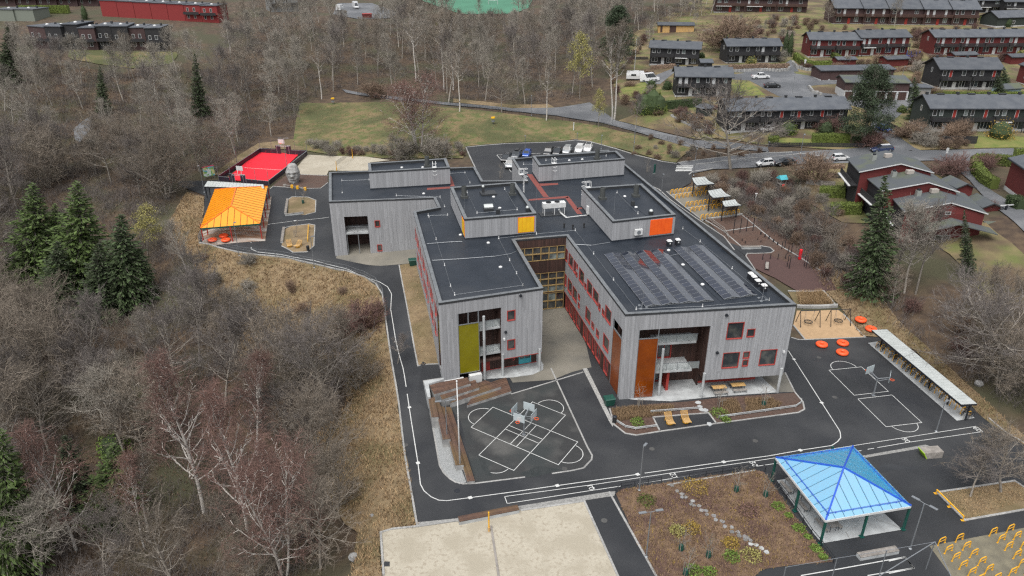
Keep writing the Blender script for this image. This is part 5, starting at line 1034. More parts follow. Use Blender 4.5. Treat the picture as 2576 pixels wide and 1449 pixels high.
terrace(q((390,790),(1335,480),(1230,290),(300,600)), 1.26, 7); terrace(q((190,660),(1120,380),(1030,230),(50,400)), 1.68, 8)
q = zR3
terrace(q((945,1130),(705,392),(650,385),(868,1138)), .42, 7); terrace(q((832,968),(650,400),(590,370),(750,975)), .84, 7); terrace(q((700,708),(590,345),(530,330),(622,715)), 1.26, 6); terrace(q((580,487),(540,290),(475,300),(508,492)), 1.68, 6)
b = MB(); P_ = [un(*p, 1.9) for p in q((430,130),(630,98),(632,112),(480,160),(500,290),(470,295))]; b.prism([tuple(v)[:2] for v in P_], -.3, 1.95); b.build('concrete_edge', m_concw, o)
b = MB(); P_ = [un(*p, .3) for p in q((835,990),(848,990),(885,1140),(872,1140))]; b.hexa([v - Vector((0,0,.3)) for v in P_], P_); b.build('yellow_edge_board', m_lounge, o)
def block_bench(pxa, pxb, h, wd, lab, name='bench', mtop=None):
    a, c = G(*pxa), G(*pxb); m = (a + c) / 2; az = math.atan2(c.y - a.y, c.x - a.x); L = (c - a).length; o = thing(name, lab, 'bench', m, az); b = MB(); b.box((0, 0, h / 2 - .06), (L, wd * .96, h - .12)); b.build('base', m_concw, o)
    b = MB(); k = 5; [b.box((0, -wd / 2 + wd * (i + .5) / k, h - .03), (L, wd / k - .02, .07)) for i in range(k)]; b.build('seat', mtop or m_bench, o)
block_bench(*zR5((905,1275),(1290,1205)), .5, .7, 'long concrete and grey wood bench block in front of the blue pavilion')
block_bench(*zR7((2040,915),(2640,795)), .55, .8, 'long low bench along the top edge of the sand court', mtop=m_plank)
block_bench(*z4((1050,1230),(1245,1220)), .5, .6, 'concrete and wood bench on the asphalt cove of the playground')
block_bench(*z2((1085,890),(1105,730)), .45, .5, 'wood topped edge bench along the left side of the back lawn island'); block_bench(*z2((1080,895),(1265,875)), .45, .4, 'low concrete edge along the front of the back lawn island'); block_bench(*z2((1048,1170),(1068,1025)), .45, .5, 'wood topped edge bench beside the yellow double lounger')
o = thing('seat_block', 'slanted bench block with a lime green end by the cobble strip', 'bench', G(*zR5((1640,235))[0]), .1); b = MB(); b.hexa([(-.9,-.6,0),(1.0,-.6,0),(1.0,.6,0),(-.9,.6,0)], [(-1.3,-.5,.75),(1.0,-.6,.9),(1.0,.6,.9),(-1.3,.7,.75)]); b.build('block', m_bench, o); b = MB(); b.hexa([(-.97,-.62,.02),(-.88,-.62,.02),(-.88,.62,.02),(-.97,.62,.02)], [(-1.4,-.52,.78),(-1.3,-.52,.78),(-1.3,.72,.78),(-1.4,.72,.78)]); b.build('end_board', m_lime, o)
def lounger(px, rz, lab):
    g = G(*px); o = thing('sun_lounger', lab, 'lounger', g + Vector((0, 0, .06)), rz, 'yellow slatted loungers'); prof = [(-.95, .42), (-.3, .34), (.1, .42), (.55, .75), (.85, 1.05)]
    b = MB()
    for (y0, z0), (y1, z1) in zip(prof, prof[1:]):
        k = max(2, int(math.hypot(y1 - y0, z1 - z0) / .12))
        for i in range(k): t = (i + .5) / k; b.box((0, y0 + (y1 - y0) * t, z0 + (z1 - z0) * t), (.95, .09, .04))
    b.build('slats', m_lounge, o)
    for x in (-.42, .42): b = MB(); b.path([(x, y, z - .05) for y, z in prof], .03, 5); b.tube((x, -.3, .3), (x, -.3, 0), .03, .03, 5); b.tube((x, .4, .6), (x, .4, 0), .03, .03, 5); b.build('side_frame', m_yel, o)
    b = MB(); b.lathe([(.42, 0), (.42, .08), (.1, .1), (.1, .32)], (0, -.2, 0), 14); b.build('pedestal', m_yel, o)
for p, lab in zip(zN4((755,690),(960,672)), ('yellow slatted lounger on the asphalt bay, left one', 'yellow slatted lounger on the asphalt bay, right one')): lounger(p, .15, lab)
for p, lab in zip(z2((1125,1200),(1215,1205)), ('yellow slatted lounger on the lawn island, left half of the pair', 'yellow slatted lounger on the lawn island, right half of the pair')): lounger(p, .4 if p[0] < 745 else -.3, lab)
def bin_(px, lab, s=1.0, mat=None):
    g = G(*px); o = thing('waste_container', lab, 'waste bin', g, .25); b = MB(); b.hexa([(-.55*s,-.4*s,.12),(.55*s,-.4*s,.12),(.55*s,.4*s,.12),(-.55*s,.4*s,.12)], [(-.68*s,-.52*s,1.1*s),(.68*s,-.52*s,1.1*s),(.68*s,.52*s,1.1*s),(-.68*s,.52*s,1.1*s)]); b.build('body', mat or m_binG, o); b = MB(); b.hexa([(-.72*s,-.56*s,1.1*s),(.72*s,-.56*s,1.1*s),(.72*s,.56*s,1.1*s),(-.72*s,.56*s,1.1*s)], [(-.65*s,-.45*s,1.22*s),(.65*s,-.45*s,1.22*s),(.65*s,.5*s,1.26*s),(-.65*s,.5*s,1.26*s)]); b.build('lid', mat or m_binG, o)
    for x in (-.45*s, .45*s): b = MB(); b.tube((x,-.3*s,.08),(x+.06,-.3*s,.08),.08,.08,8); b.build('wheel', m_black, o)
bin_(zR3((2295,370))[0], 'green waste container beside the amber glass corner'); bin_(zoom(1500,850,2.2293)((280,435))[0], 'green waste container at the end of the grass strip')
for p, lab in ((zN4((60,690))[0], 'black litter bin at the tip of the front planting bed'), (z2((1312,1245))[0], 'black litter bin beside the double lounger')): g = G(*p); o = thing('litter_bin', lab, 'litter bin', g); b = MB(); b.lathe([(.26,0),(.28,.9),(.2,1.0)], (0,0,0), 12); b.build('drum', m_black, o); b = MB(); b.lathe([(.3,.92),(.3,.97),(.1,1.06)], (0,0,0), 12); b.build('lid', m_dksteel, o)
o = thing('ball_court_fence', 'low dark boards with goals and white backboards round the red ball court', 'court fence', G(*z2((870,400))[0]), 0, world=True)
C4 = [G(*p) for p in z2((415,540),(920,590),(1305,285),(835,258))]
def boards(a, c, h, k, skip=()):
    for i in range(k):
        if i in skip: continue
        s0, s1 = i / k + .003, (i + 1) / k - .003; p, q_ = a.lerp(c, s0), a.lerp(c, s1); hh = h[i] if isinstance(h, list) else h; b = MB(); b.beam((p.x, p.y, p.z + hh / 2), (q_.x, q_.y, q_.z + hh / 2), .08, hh); b.build('board', M_board, o); b = MB(); b.beam((p.x, p.y, p.z + hh + .03), (q_.x, q_.y, q_.z + hh + .03), .16, .07); b.build('top_rail', m_steel, o)
M_board = M('dark_court_board', (.030,.022,.035), .5)
boards(C4[1], C4[2], 1.15, 12); boards(C4[3], C4[0], 1.15, 12); boards(C4[0], C4[1], [1.0, 1.0, 1.9, 1.9, 1.9, 1.0, 1.0, 1.0, 1.0], 9, (3,)); boards(C4[2], C4[3], [1.1, 1.1, 1.1, 2.1, 2.1, 2.1, 1.1, 1.1, 1.1], 9, (4,))
def goal(a, c, sgn):
    d = (c - a).normalized(); n = Vector((-d.y, d.x, 0)) * sgn; b = MB();
    for p in (a, c): b.tube(p, p + Vector((0,0,2)), .06, .06, 6); b.tube(p + n * .9, p + n * .9 + Vector((0,0,2)), .04, .04, 6); b.tube(p + Vector((0,0,2)), p + n * .9 + Vector((0,0,2)), .04, .04, 6)
    b.tube(a + Vector((0,0,2)), c + Vector((0,0,2)), .06, .06, 6); b.tube(a + n * .9 + Vector((0,0,2)), c + n * .9 + Vector((0,0,2)), .04, .04, 6); b.build('goal_frame', m_pvfr, o)
    m = (a + c) / 2; b = MB(); [b.tube(m + d * s * .5 + Vector((0,0,2)), m + d * s * .4 + n * -.3 + Vector((0,0,3.2)), .05, .05, 6) for s in (-1, 1)]; b.build('backboard_post', m_white, o)
    b = MB(); cc = m - n * .35 + Vector((0,0,3.3)); q_ = [cc + d * s * .85 + Vector((0,0,z)) for s, z in ((-1,-.5),(1,-.5),(1,.55),(-1,.55))]; b.hexa(q_, [v + n * .05 for v in q_]); b.build('backboard', m_white, o)
    b = MB(); rc = cc - n * .4 - Vector((0,0,.35)); b.path([rc + Vector((.23 * math.cos(t), .23 * math.sin(t), 0)) for t in [2 * math.pi * i / 12 for i in range(13)]], .03, 5); b.build('rim', m_orange, o)
goal(C4[0].lerp(C4[1], .33), C4[0].lerp(C4[1], .55), -1); goal(C4[3].lerp(C4[2], .36), C4[3].lerp(C4[2], .62), 1)
for t, (a, c) in [(t, e) for t in (.0, .25, .75, 1) for e in ((C4[0], C4[1]), (C4[3], C4[2]))]: p = a.lerp(c, t); b = MB(); b.tube(p, p + Vector((0,0,3.6)), .05, .05, 6); b.build('net_post', m_steel, o)
lines('red_court_marking', [z2((665,413),(1075,440))], .12, .12, m_white)
g = G(*z2((1172,560))[0]); o = thing('climbing_head', 'tall grey climbing boulder shaped like a human face on the bark bed', 'sculpture', g, .1)
b = MB(); nu, nv = 40, 40; vs = []
for j in range(nv + 1):
    for i in range(nu):
        v = j / nv; a = 2 * math.pi * i / nu; z = 4.6 * v; r = 1.62 * (math.sin(math.pi * min(1, max(0, .2 + .74 * v))) ** .42) * (.74 + .38 * v if v < .6 else .968)
        fx = math.exp(-((a - 4.71) / .26) ** 2); e = 0
        e += .42 * fx * max(0, 1 - abs(v - .47) / .15) + .05 * fx                                     # nose
        e += .18 * math.exp(-((v - .64) / .05) ** 2) * math.exp(-((a - 4.71) / .8) ** 2)                # brow
        e -= .22 * math.exp(-((v - .56) / .045) ** 2) * (math.exp(-((a - 4.28) / .16) ** 2) + math.exp(-((a - 5.14) / .16) ** 2))   # eyes
        e += .10 * math.exp(-((v - .27) / .04) ** 2) * math.exp(-((a - 4.71) / .4) ** 2) - .12 * math.exp(-((v - .22) / .02) ** 2) * math.exp(-((a - 4.71) / .4) ** 2) + .14 * math.exp(-((v - .12) / .06) ** 2) * math.exp(-((a - 4.71) / .45) ** 2)
        e += .16 * (math.exp(-((a - 3.2) / .14) ** 2) + math.exp(-((a - 6.2) / .14) ** 2)) * math.exp(-((v - .5) / .14) ** 2)
        e += .12 * mnoise.noise((math.cos(a) * 1.5, math.sin(a) * 1.5, z * .9)) + .05 * mnoise.noise((math.cos(a) * 5, math.sin(a) * 5, z * 3))
        vs.append(((r + e) * math.cos(a), (r + e) * math.sin(a), z - .2))
b.add(vs, [(j * nu + i, j * nu + (i + 1) % nu, (j + 1) * nu + (i + 1) % nu, (j + 1) * nu + i) for j in range(nv) for i in range(nu)] + [tuple(nv * nu + i for i in range(nu))]); b.build('carved_body', m_stone, o)
b = MB(); b.lathe([(.95, -.2), (.95, .35), (.7, .5)], (0, 0, 0), 16); b.build('plinth', m_concw, o)
g0, g1 = [G(*p) for p in z2((1065,600),(1295,638))]; o = thing('balance_beam', 'low balance beam with yellow blocks at the edge of the bark bed', 'play equipment', g0, 0, world=True); b = MB(); b.beam(g0 + Vector((0,0,.5)), g1 + Vector((0,0,.5)), .16, .14); b.build('beam', m_bench, o)
for t in (.05, .38, .62, .95): p = g0.lerp(g1, t); b = MB(); b.box((p.x, p.y, p.z + .35), (.55, .45, .7 if t not in (.05,) else .5)); b.build('block', m_yel if t > .1 else m_bench, o)
def net(pa, pb, lab, h=2.3, lean=None):
    a, c = G(*pa), G(*pb); o = thing('volleyball_net', lab, 'volleyball net', a, 0, world=True)
    for p in (a, c): b = MB(); b.tube(p, p + Vector((0,0,h)), .07, .07, 8); b.lathe([(.12, 0), (.12, .7)], p, 8); b.build('post', m_yel, o)
    b = MB(); n = max(4, int((c - a).length / .5))
    for k in range(5): z = h - .1 - .22 * k; b.tube(a + Vector((0,0,z)), c + Vector((0,0,z)), .02, .02, 4)
    for i in range(n + 1): p = a.lerp(c, i / n); b.tube(p + Vector((0,0,h-.1)), p + Vector((0,0,h-1)), .012, .012, 4)
    b.build('net', m_dksteel, o)
net(*z2((1600,440),(1760,315)), 'volleyball net with yellow posts on the far sand court')
a = G(*zR7((2345,1000))[0]); o = thing('net_post', 'yellow net post at the top edge of the near sand court', 'net post', a); b = MB(); b.tube((0,0,0),(0,0,2.6),.08,.08,8); b.build('post', m_yel, o); b = MB(); b.lathe([(.13,0),(.13,.6)], (0,0,0), 8); b.build('sleeve', m_lounge, o)
a, c = G(*zR7((2365,950))[0]), G(*(1262, 1500)); o = thing('ground_sheet', 'long narrow grey board lying down the middle of the sand court', 'board', a, 0, world=True); b = MB(); b.beam(a + Vector((0,0,.06)), c + Vector((0,0,.06)), .22, .1); b.build('board', m_bench, o)
def railing(pts, h, spacing, lab, mpost, rails=2, name='railing', rw=.05, mesh=False, pw=.06, cat='railing', mrail=None):
    W = [G(*p) for p in pts]; o = thing(name, lab, cat, W[0], 0, world=True); rl = MB()
    for a, c in zip(W, W[1:]):
        k = max(1, round((c - a).length / spacing)); Q = [a.lerp(c, i / k) for i in range(k + 1)]; Q = [Vector((v.x, v.y, tz(v.x, v.y))) for v in Q]
        for v in Q[:-1] + ([Q[-1]] if c is W[-1] else []): b = MB(); b.box((v.x, v.y, v.z + h / 2), (pw, pw, h)); b.build('post', mpost, o)
        for v, u in zip(Q, Q[1:]):
            for r_ in range(rails): z = h * (1 - r_ / max(1, rails) * .8) - .03; rl.beam(v + Vector((0,0,z)), u + Vector((0,0,z)), rw, rw)
            if mesh:
                n = max(2, int((u - v).length / .25))
                for i in range(n): p = v.lerp(u, i / n); rl.beam(p + Vector((0,0,.05)), p + Vector((0,0,h)), .012, .012)
    rl.build('rails', mrail or mpost, o); return o
railing(zR6((1040,640),(1095,585),(1500,520)), 1.0, 1.9, 'low dark railing along the top of the garden, left of the gap', m_dksteel, 2); railing(zR6((1612,510),(2440,385),(2545,405)), 1.0, 1.9, 'low dark railing along the top of the garden, right of the gap', m_dksteel, 2)
railing(zR5((10,470),(270,800),(430,1040),(530,1160),(655,1320)), .9, 2.0, 'low railing between the garden and the blue pavilion', m_dksteel, 2)
railing(z2((240,1090),(215,1165),(400,1210),(800,1290),(1370,1385),(1700,1452)) + [(918,699),(945,714),(963,742),(972,800)], 1.25, 2.0, 'grey mesh fence along the edge of the path above the dry slope', m_steel, 2, 'mesh_fence', .04, True, cat='fence')
railing([(899,236),(950,243),(989,252)], 1.1, 2.2, 'black railing along the footpath, behind the lawn on the left', m_dksteel, 3); railing([(1119,263),(1190,272),(1288,287),(1343,295),(1433,306),(1518,318),(1616,343),(1700,356),(1745,361)], 1.1, 2.2, 'long black railing along the footpath above the school lawn', m_dksteel, 3)
railing(z4((700,935),(870,1060),(920,1140)), 1.0, 1.6, 'double timber rail at the ramp by the mulch bed', m_bench, 2, rw=.09)
railing(zN4((1385,640),(2360,500),(2425,455),(2430,420)), .45, 2.0, 'low double timber rail round the right half of the front planting bed', m_concw, 2, rw=.08); railing(zN4((520,572),(1135,525)), .45, 2.0, 'low double timber rail behind the loungers', m_concw, 2, rw=.08); railing(zN4((90,690),(200,760),(330,785),(600,750)), .45, 1.5, 'low double timber rail round the left tip of the front planting bed', m_concw, 2, rw=.08)
def bar(px, lab, pts, mat=m_yel):
    W = [G(*p) for p in pts]; o = thing('balance_rail', lab, 'balance rail', W[0], 0, world=True); b = MB(); b.path([v + Vector((0,0,.55)) for v in W], .08, 8); b.build('rail', mat, o)
    for v in W: b = MB(); b.tube(v, v + Vector((0,0,.55)), .06, .06, 6); b.box((v.x, v.y, v.z + .03), (.4, .3, .05)); b.build('foot', mat, o)
bar(0, 'long yellow rail along the lawn island at the right edge', zBR((400,745),(515,860),(630,975))); bar(0, 'yellow rail standing in the lawn island beside the double lounger', z2((1318,1010),(1310,1160)))
o = thing('ball_stop_net', 'grey ball stop frame with wire net at the bottom edge of the yard', 'ball net', G(*zBR((310,1410))[0]), 0, world=True)
Pt = [G(*p) for p in zR5((-140,1560),(135,1600),(650,1490),(1140,1500),(1580,1400),(1830,1580))]; hN = 3.6; wire_ = MB()
tops = [un(*zR5((180,1360))[0], hN), un(*zR5((695,1270))[0], hN), un(*zR5((1195,1190))[0], hN), un(*zR5((1680,1105))[0], hN), un(*zR5((1840,1449))[0], hN)]
for v in tops: b = MB(); b.tube((v.x, v.y, 0), v, .05, .05, 7); b.build('post', m_steel, o)
b = MB(); b.path(tops[:4], .02, 5); b.tube(tops[3], tops[4], .05, .05, 7); b.tube(tops[3], un(*zR5((1120,1449))[0], 2.4), .045, .045, 6); b.build('top_rail', m_steel, o)
def swing(pts, zt, seat, lab):
    o = thing('nest_swing', lab, 'swing', G(*pts[0]), 0, 'nest swings'); ORG[o.name] = Vector(o.location)
    f = [G(*p) for p in pts]; T = [un(*p, f[0].z + zt) for p in seat]; T = [(f[0] + f[1]) / 2 + Vector((0,0,zt)), (f[2] + f[3]) / 2 + Vector((0,0,zt))]
    for v, t in zip(f, (T[0], T[0], T[1], T[1])): b = MB(); b.tube(v, t, .06, .05, 7); b.build('leg', m_dksteel, o)
    b = MB(); b.tube(T[0], T[1], .06, .06, 7); b.build('crossbar', m_dksteel, o); m = (T[0] + T[1]) / 2; s_ = m - Vector((0,0,zt - .55)); b = MB(); ring_ = [s_ + Vector((.6 * math.cos(t), .6 * math.sin(t), 0)) for t in [2 * math.pi * i / 16 for i in range(17)]]; b.path(ring_, .06, 6); st = b.build('nest_seat', m_black, o)
    b = MB(); [b.beam(ring_[i], ring_[(8 - i) % 16], .03, .02) for i in range(1, 8)]; [b.beam(ring_[i], ring_[16 - i], .03, .02) for i in range(1, 8)]; b.build('nest_net', m_black, st)
    b = MB(); [b.tube(m.lerp(T[k], .45), s_ + (T[k] - m).normalized() * .5 + Vector((0, s__, 0)), .018, .018, 4) for k in (0, 1) for s__ in (-.35, .35)]; b.build('rope', m_steel, o)
swing(zR4((278,342),(328,402),(468,335),(525,400)), 2.5, [], 'nest swing on the tan surface, left one next to the school'); swing(zR4((580,332),(632,392),(768,325),(830,385)), 2.5, [], 'nest swing on the tan surface, right one')
def posts_(pts, h, lab, mat=m_dksteel, r=.07, name='play_post', grp='playground posts'):
    for p in pts: g = G(*p); o = thing(name, lab, 'post', g, 0, grp); b = MB(); b.tube((0,0,-.1),(0,0,h),r,r,8); b.build('post', mat, o); b = MB(); b.lathe([(r + .02, h), (r + .02, h + .04), (.01, h + .07)], (0,0,0), 8); b.build('cap', m_black, o)
posts_(z4((968,1075),(1035,1065),(1098,1055),(1165,1048)), 3.0, 'tall dark post in the row of four on the upper playground', grp='tall row of four posts'); posts_(z4((1262,1338),(1340,1333),(1417,1335),(1492,1332)), 1.1, 'waist high dark post in the row across the lower playground', grp='waist high post row')
posts_(z4((1455,1235),(1485,1222),(1518,1280),(1550,1275)), 1.6, 'dark post in the close double pair by the playground edge', grp='close paired posts'); posts_(z4((1058,1150),(1088,1175),(1215,1138),(1245,1165)), .5, 'short dark stump on the middle of the playground', grp='short stumps'); posts_(z4((1245,1085),(1287,1108),(1327,1130),(1372,1160),(1413,1190)), .6, 'low dark stump in the diagonal row along the playground edge', grp='diagonal stump row', r=.12)
W = [G(*p) for p in z4((1510,1410),(1530,1428),(1680,1410),(1700,1425))]; o = thing('pull_up_frame', 'dark pull up frame with double bars on the lower playground', 'fitness frame', W[0], 0, world=True)
for v in W: b = MB(); b.tube(v, v + Vector((0,0,2.4)), .06, .06, 7); b.build('post', m_dksteel, o)
for a, c in ((0, 2), (1, 3), (0, 1), (2, 3)): b = MB(); b.tube(W[a] + Vector((0,0,2.35)), W[c] + Vector((0,0,2.35)), .04, .04, 6); b.build('bar', m_dksteel, o)
g = G(*z4((1635,1335))[0]); o = thing('punch_bag', 'red upright padded post by the playground edge', 'padded post', g); b = MB(); b.lathe([(.26,.1),(.28,.3),(.28,1.9),(.22,2.0)], (0,0,0), 12); b.build('pad', M('bright_red_pad', (.62,.01,.02), .5), o); b = MB(); b.lathe([(.1,-.1),(.1,.12)], (0,0,0), 8); b.build('stem', m_dksteel, o)
g = G(*z4((1305,1420))[0]); o = thing('sit_up_bench', 'sloping grey exercise bench on dark legs on the playground', 'exercise bench', g, 1.25); b = MB(); b.hexa([(-1,-.28,.3),(1,-.28,.75),(1,.28,.75),(-1,.28,.3)], [(-1,-.28,.36),(1,-.28,.81),(1,.28,.81),(-1,.28,.36)]); b.build('board', m_bench, o)
for x, h in ((-.9,.3),(.9,.7)):
    for y in (-.3, .3): b = MB(); b.tube((x,y,0),(x,y,h + .35),.05,.05,6); b.build('leg', m_dksteel, o)
g = G(*z2((325,520))[0]); o = thing('notice_board', 'large colourful map board on posts at the path by the red court', 'sign', g, .75)
mm = bpy.data.materials.new('printed_map'); mm.use_nodes = True; n_ = mm.node_tree.nodes; l_ = mm.node_tree.links; vz_ = n_.new('ShaderNodeTexVoronoi'); vz_.inputs['Scale'].default_value = 2.2; cr = n_.new('ShaderNodeValToRGB'); tc = n_.new('ShaderNodeTexCoord'); l_.new(tc.outputs['Object'], vz_.inputs['Vector']); l_.new(vz_.outputs['Color'], cr.inputs['Fac']); cr.color_ramp.interpolation = 'CONSTANT'
el = cr.color_ramp.elements; el[0].color = (.35,.55,.55,1); el[1].position = .75; el[1].color = (.55,.55,.25,1)
for p_, c_ in ((.25,(.2,.4,.12,1)),(.45,(.6,.66,.62,1)),(.6,(.15,.4,.5,1))): e = el.new(p_); e.color = c_
l_.new(cr.outputs[0], n_['Principled BSDF'].inputs['Base Color'])
b = MB(); b.box((0,0,1.75),(2.6,.08,2.2)); b.build('map_panel', mm, o); b = MB(); b.box((0,0,2.93),(2.7,.12,.16)); b.build('header_strip', M('pink_header', (.6,.06,.12), .5), o)
for x in (-1.2, 1.2): b = MB(); b.box((x,.08,1.3),(.12,.12,2.7)); b.build('post', m_bench, o)
g = G(*z4((175,470))[0]); o = thing('pylon_sign', 'narrow dark green pylon sign in the bed by the driveway', 'sign', g, .9); b = MB(); b.box((0,0,1.1),(.7,.14,2.2)); b.build('panel', m_green, o); b = MB(); b.box((0,0,.05),(.8,.3,.1)); b.build('base', m_concw, o)
gb = thing('stone_path', 'winding path of flat grey stepping stones through the garden bed', 'stepping stones', G(*zR6((1850,780))[0]), 0, world=True)
def slab(px, r, par, mat=m_flag):
    g = G(*px); b = MB(); n = rnd.choice((5, 6, 7)); a0 = rnd.random() * 6; b.prism([(g.x + r * rnd.uniform(.75, 1.15) * math.cos(a0 + 2 * math.pi * i / n), g.y + r * rnd.uniform(.75, 1.1) * math.sin(a0 + 2 * math.pi * i / n)) for i in range(n)], g.z + .0, g.z + .11 + rnd.uniform(0, .03)); b.build('stone', mat, par)
for k, (x, y) in enumerate([(1610,545),(1660,600),(1710,632),(1710,660),(1750,660),(1815,700),(1800,730),(1830,745),(1880,750),(1905,795),(1955,797),(1960,835),(2030,850),(2050,890),(2115,905),(2140,955),(2210,965),(2210,1010),(2270,1015),(2285,1050),(2340,1060),(2345,1090),(2400,1098),(2365,1068),(2400,1135),(2455,1140),(2510,1175),(2560,1215)]): slab(zR6((x, y))[0], .28, gb, m_flag if k < 24 else m_concw)
st = thing('stone_path', 'short line of pale stepping stones through the front planting bed', 'stepping stones', G(*zN4((1150,490))[0]), 0, world=True)
for p in zN4((1125,440),(1145,492),(1170,535),(1215,540),(1265,715)): slab(p, .42, st, m_concw)
def hwin(o, A, B, u0, u1, z0, z1, frame=None, glass=None, name='window', fr=.08):
    b = MB(); pbox(b, A, B, u0, u0 + fr, 0, .06, z0, z1); pbox(b, A, B, u1 - fr, u1, 0, .06, z0, z1); pbox(b, A, B, u0 + fr, u1 - fr, 0, .06, z1 - fr, z1); pbox(b, A, B, u0 + fr, u1 - fr, 0, .06, z0, z0 + fr)
    if u1 - u0 > 1.5: m = (u0 + u1) / 2; pbox(b, A, B, m - .05, m + .05, .0, .055, z0 + fr, z1 - fr)
    w_ = b.build(name, frame or m_trim, o); g = MB(); pbox(g, A, B, u0 + fr * .7, u1 - fr * .7, -.02, .025, z0 + fr * .7, z1 - fr * .7); g.build('pane', glass or m_glass, w_)
def gable_house(name, label, cat, A, B, depth, he, hr, wall, roofm, zbase, found=0.0, over=.6, group=None, shift=.5):
    """A, B: front corners (left, right); ridge parallel to the front"""
    A = Vector((A[0], A[1])); B = Vector((B[0], B[1])); L, dx, dy, nx, ny = wall_uv(A, B); o = thing(name, label, cat, (A.x, A.y, zbase), 0, group, world=True)
    P = lambda u, d, z: (A.x + dx * u - nx * d, A.y + dy * u - ny * d, zbase + z); b = MB(); r = depth * shift
    pr = lambda u: [P(u, 0, -3 if not found else found), P(u, 0, he), P(u, r, hr), P(u, depth, he), P(u, depth, -3 if not found else found)]
    p0, p1 = pr(0), pr(L); n = 5; b.add(p0 + p1, [(4,3,2,1,0), (5,6,7,8,9)] + [(i, (i + 1) % n, n + (i + 1) % n, n + i) for i in range(n)]); b.build('wall', wall, o)
    if found: b = MB(); b.prism([P(-.03, -.03, 0)[:2], P(L + .03, -.03, 0)[:2], P(L + .03, depth + .03, 0)[:2], P(-.03, depth + .03, 0)[:2]], zbase - 3, zbase + found); b.build('foundation', m_found, o)
    s = (hr - he) / r; rb = MB(); t = .16
    for d0, d1, z0, z1 in ((-over, r, he - s * over, hr), (r, depth + over, hr, he - (hr - he) / (depth - r) * over)):
        q = [P(-over, d0, z0 + .05), P(L + over, d0, z0 + .05), P(L + over, d1, z1 + .05), P(-over, d1, z1 + .05)]; rb.hexa(q, [(x, y, z + t) for x, y, z in q])
    rf = rb.build('roof', roofm, o)
    fb = MB();
    for u in (-over - .02, L + over + .02):
        for d0, d1, z0, z1 in ((-over, r, he - s * over, hr), (r, depth + over, hr, he - s * over)): fb.beam(P(u, d0, z0 + .08), P(u, d1, z1 + .08), .06, .22)
    fb.build('barge_board', m_capdk, rf)
    g = MB(); g.beam(P(-over, -over - .05, he - s * over), P(L + over, -over - .05, he - s * over), .12, .12); g.build('gutter', m_dksteel, rf)
    return o, rf, P, L
def chimney(rf, P, u, d, z, size=(.7, .7, 1.2), mat=None):
    c = Vector(P(u, d, z)); b = MB(); b.box((c.x, c.y, c.z + size[2] / 2 - .3), size); b.build('chimney', mat or m_capdk, rf); b = MB(); b.box((c.x, c.y, c.z + size[2] - .25), (size[0] + .12, size[1] + .12, .08)); b.build('chimney_cap', m_dksteel, rf)
def row_house(px0, px1, depth, he, hr, wall, roofm, units, label, doorw=True, balc=None, redc=False, lower=True, seed=1, chim=True, found=.15, name='row_house', cat='house', winframe=None):
    r = random.Random(seed); g0, g1 = G(*px0), G(*px1); zb_ = (g0.z + g1.z) / 2
    o, rf, P, L = gable_house(name, label, cat, g0, g1, depth, he, hr, wall, roofm, zb_, found)
    A2, B2 = Vector((g0.x, g0.y)), Vector((g1.x, g1.y)); w1 = L / units; balc = balc or (m_blackwall if wall in (m_blackwall, m_dgreenwall) else m_dkwood); hm = he * .5
    for i in range(units):
        u = i * w1
        b = MB(); pbox(b, A2, B2, u + .25, u + w1 - .15, .0, 1.5, zb_ + hm - .18, zb_ + hm); bs = b.build('balcony', balc, o)
        b = MB(); [pbox(b, A2, B2, u + .25, u + w1 - .15, 1.44, 1.5, zb_ + hm + .05 + .3 * k, zb_ + hm + .3 + .3 * k) for k in range(3)]; pbox(b, A2, B2, u + .2, u + .3, .0, 1.5, zb_ + hm, zb_ + hm + .95); b.build('railing_boards', balc, bs)
        for x in (u + .3, u + w1 - .3): b = MB(); pbox(b, A2, B2, x - .07, x + .07, 1.35, 1.48, zb_ - .5, zb_ + hm - .18); b.build('balcony_post', balc, bs)
        for s in ((.08, .3, .72) if w1 > 6.5 else (.1, .6)):
            wd = .11 * w1 + r.uniform(0, .3)
            if r.random() < .3: hwin(o, A2, B2, u + s * w1, u + s * w1 + .9, zb_ + hm + .05, zb_ + he - .35, winframe, m_trim if not redc else m_red, 'balcony_door')
            else: hwin(o, A2, B2, u + s * w1, u + s * w1 + wd, zb_ + hm + .95, zb_ + he - .4, winframe, m_glass if r.random() < .8 else m_glasslt)
        if lower:
            hwin(o, A2, B2, u + .08 * w1, u + .08 * w1 + min(2, .25 * w1), zb_ + .85, zb_ + hm - .35, winframe)
            b = MB(); pbox(b, A2, B2, u + .48 * w1, u + .48 * w1 + 1.0, 0, .08, zb_ + .1, zb_ + 2.2); b.build('door', m_trim if doorw else m_red, o)
            if w1 > 6: hwin(o, A2, B2, u + .7 * w1, u + .7 * w1 + 1.6, zb_ + .75, zb_ + hm - .35, winframe, m_glass if r.random() < .7 else m_glasslt)
        if r.random() < .3: b = MB(); c = [(u + .5, 0), (u + w1 * .6, 0)]; pbox(b, A2, B2, u + .4, u + w1 * .55, 1.45, 1.9, zb_ + hm - .30, zb_ + hm - .12); b.build('awning', m_trim, o)
        if chim: chimney(rf, P, u + w1 * .06, depth * .5, hr - .2, (.55, .55, 1.1)); chimney(rf, P, u + w1 * .5, depth * .5, hr - .15, (1.7, .6, .75))
    # window in the left gable
    Q0, Q1 = P(0, depth * .55, 0), P(0, depth * .35, 0); hwin(o, Q0, Q1, .0, .75, zb_ + he - 1.6, zb_ + he - .3, winframe)
    return o
K = dict
row_house((1633,165), (1756,162), 7.5, 5.4, 7.0, m_blackwall, m_hroof, 2, 'black wooden house with grey roof behind the white camper van', seed=2)
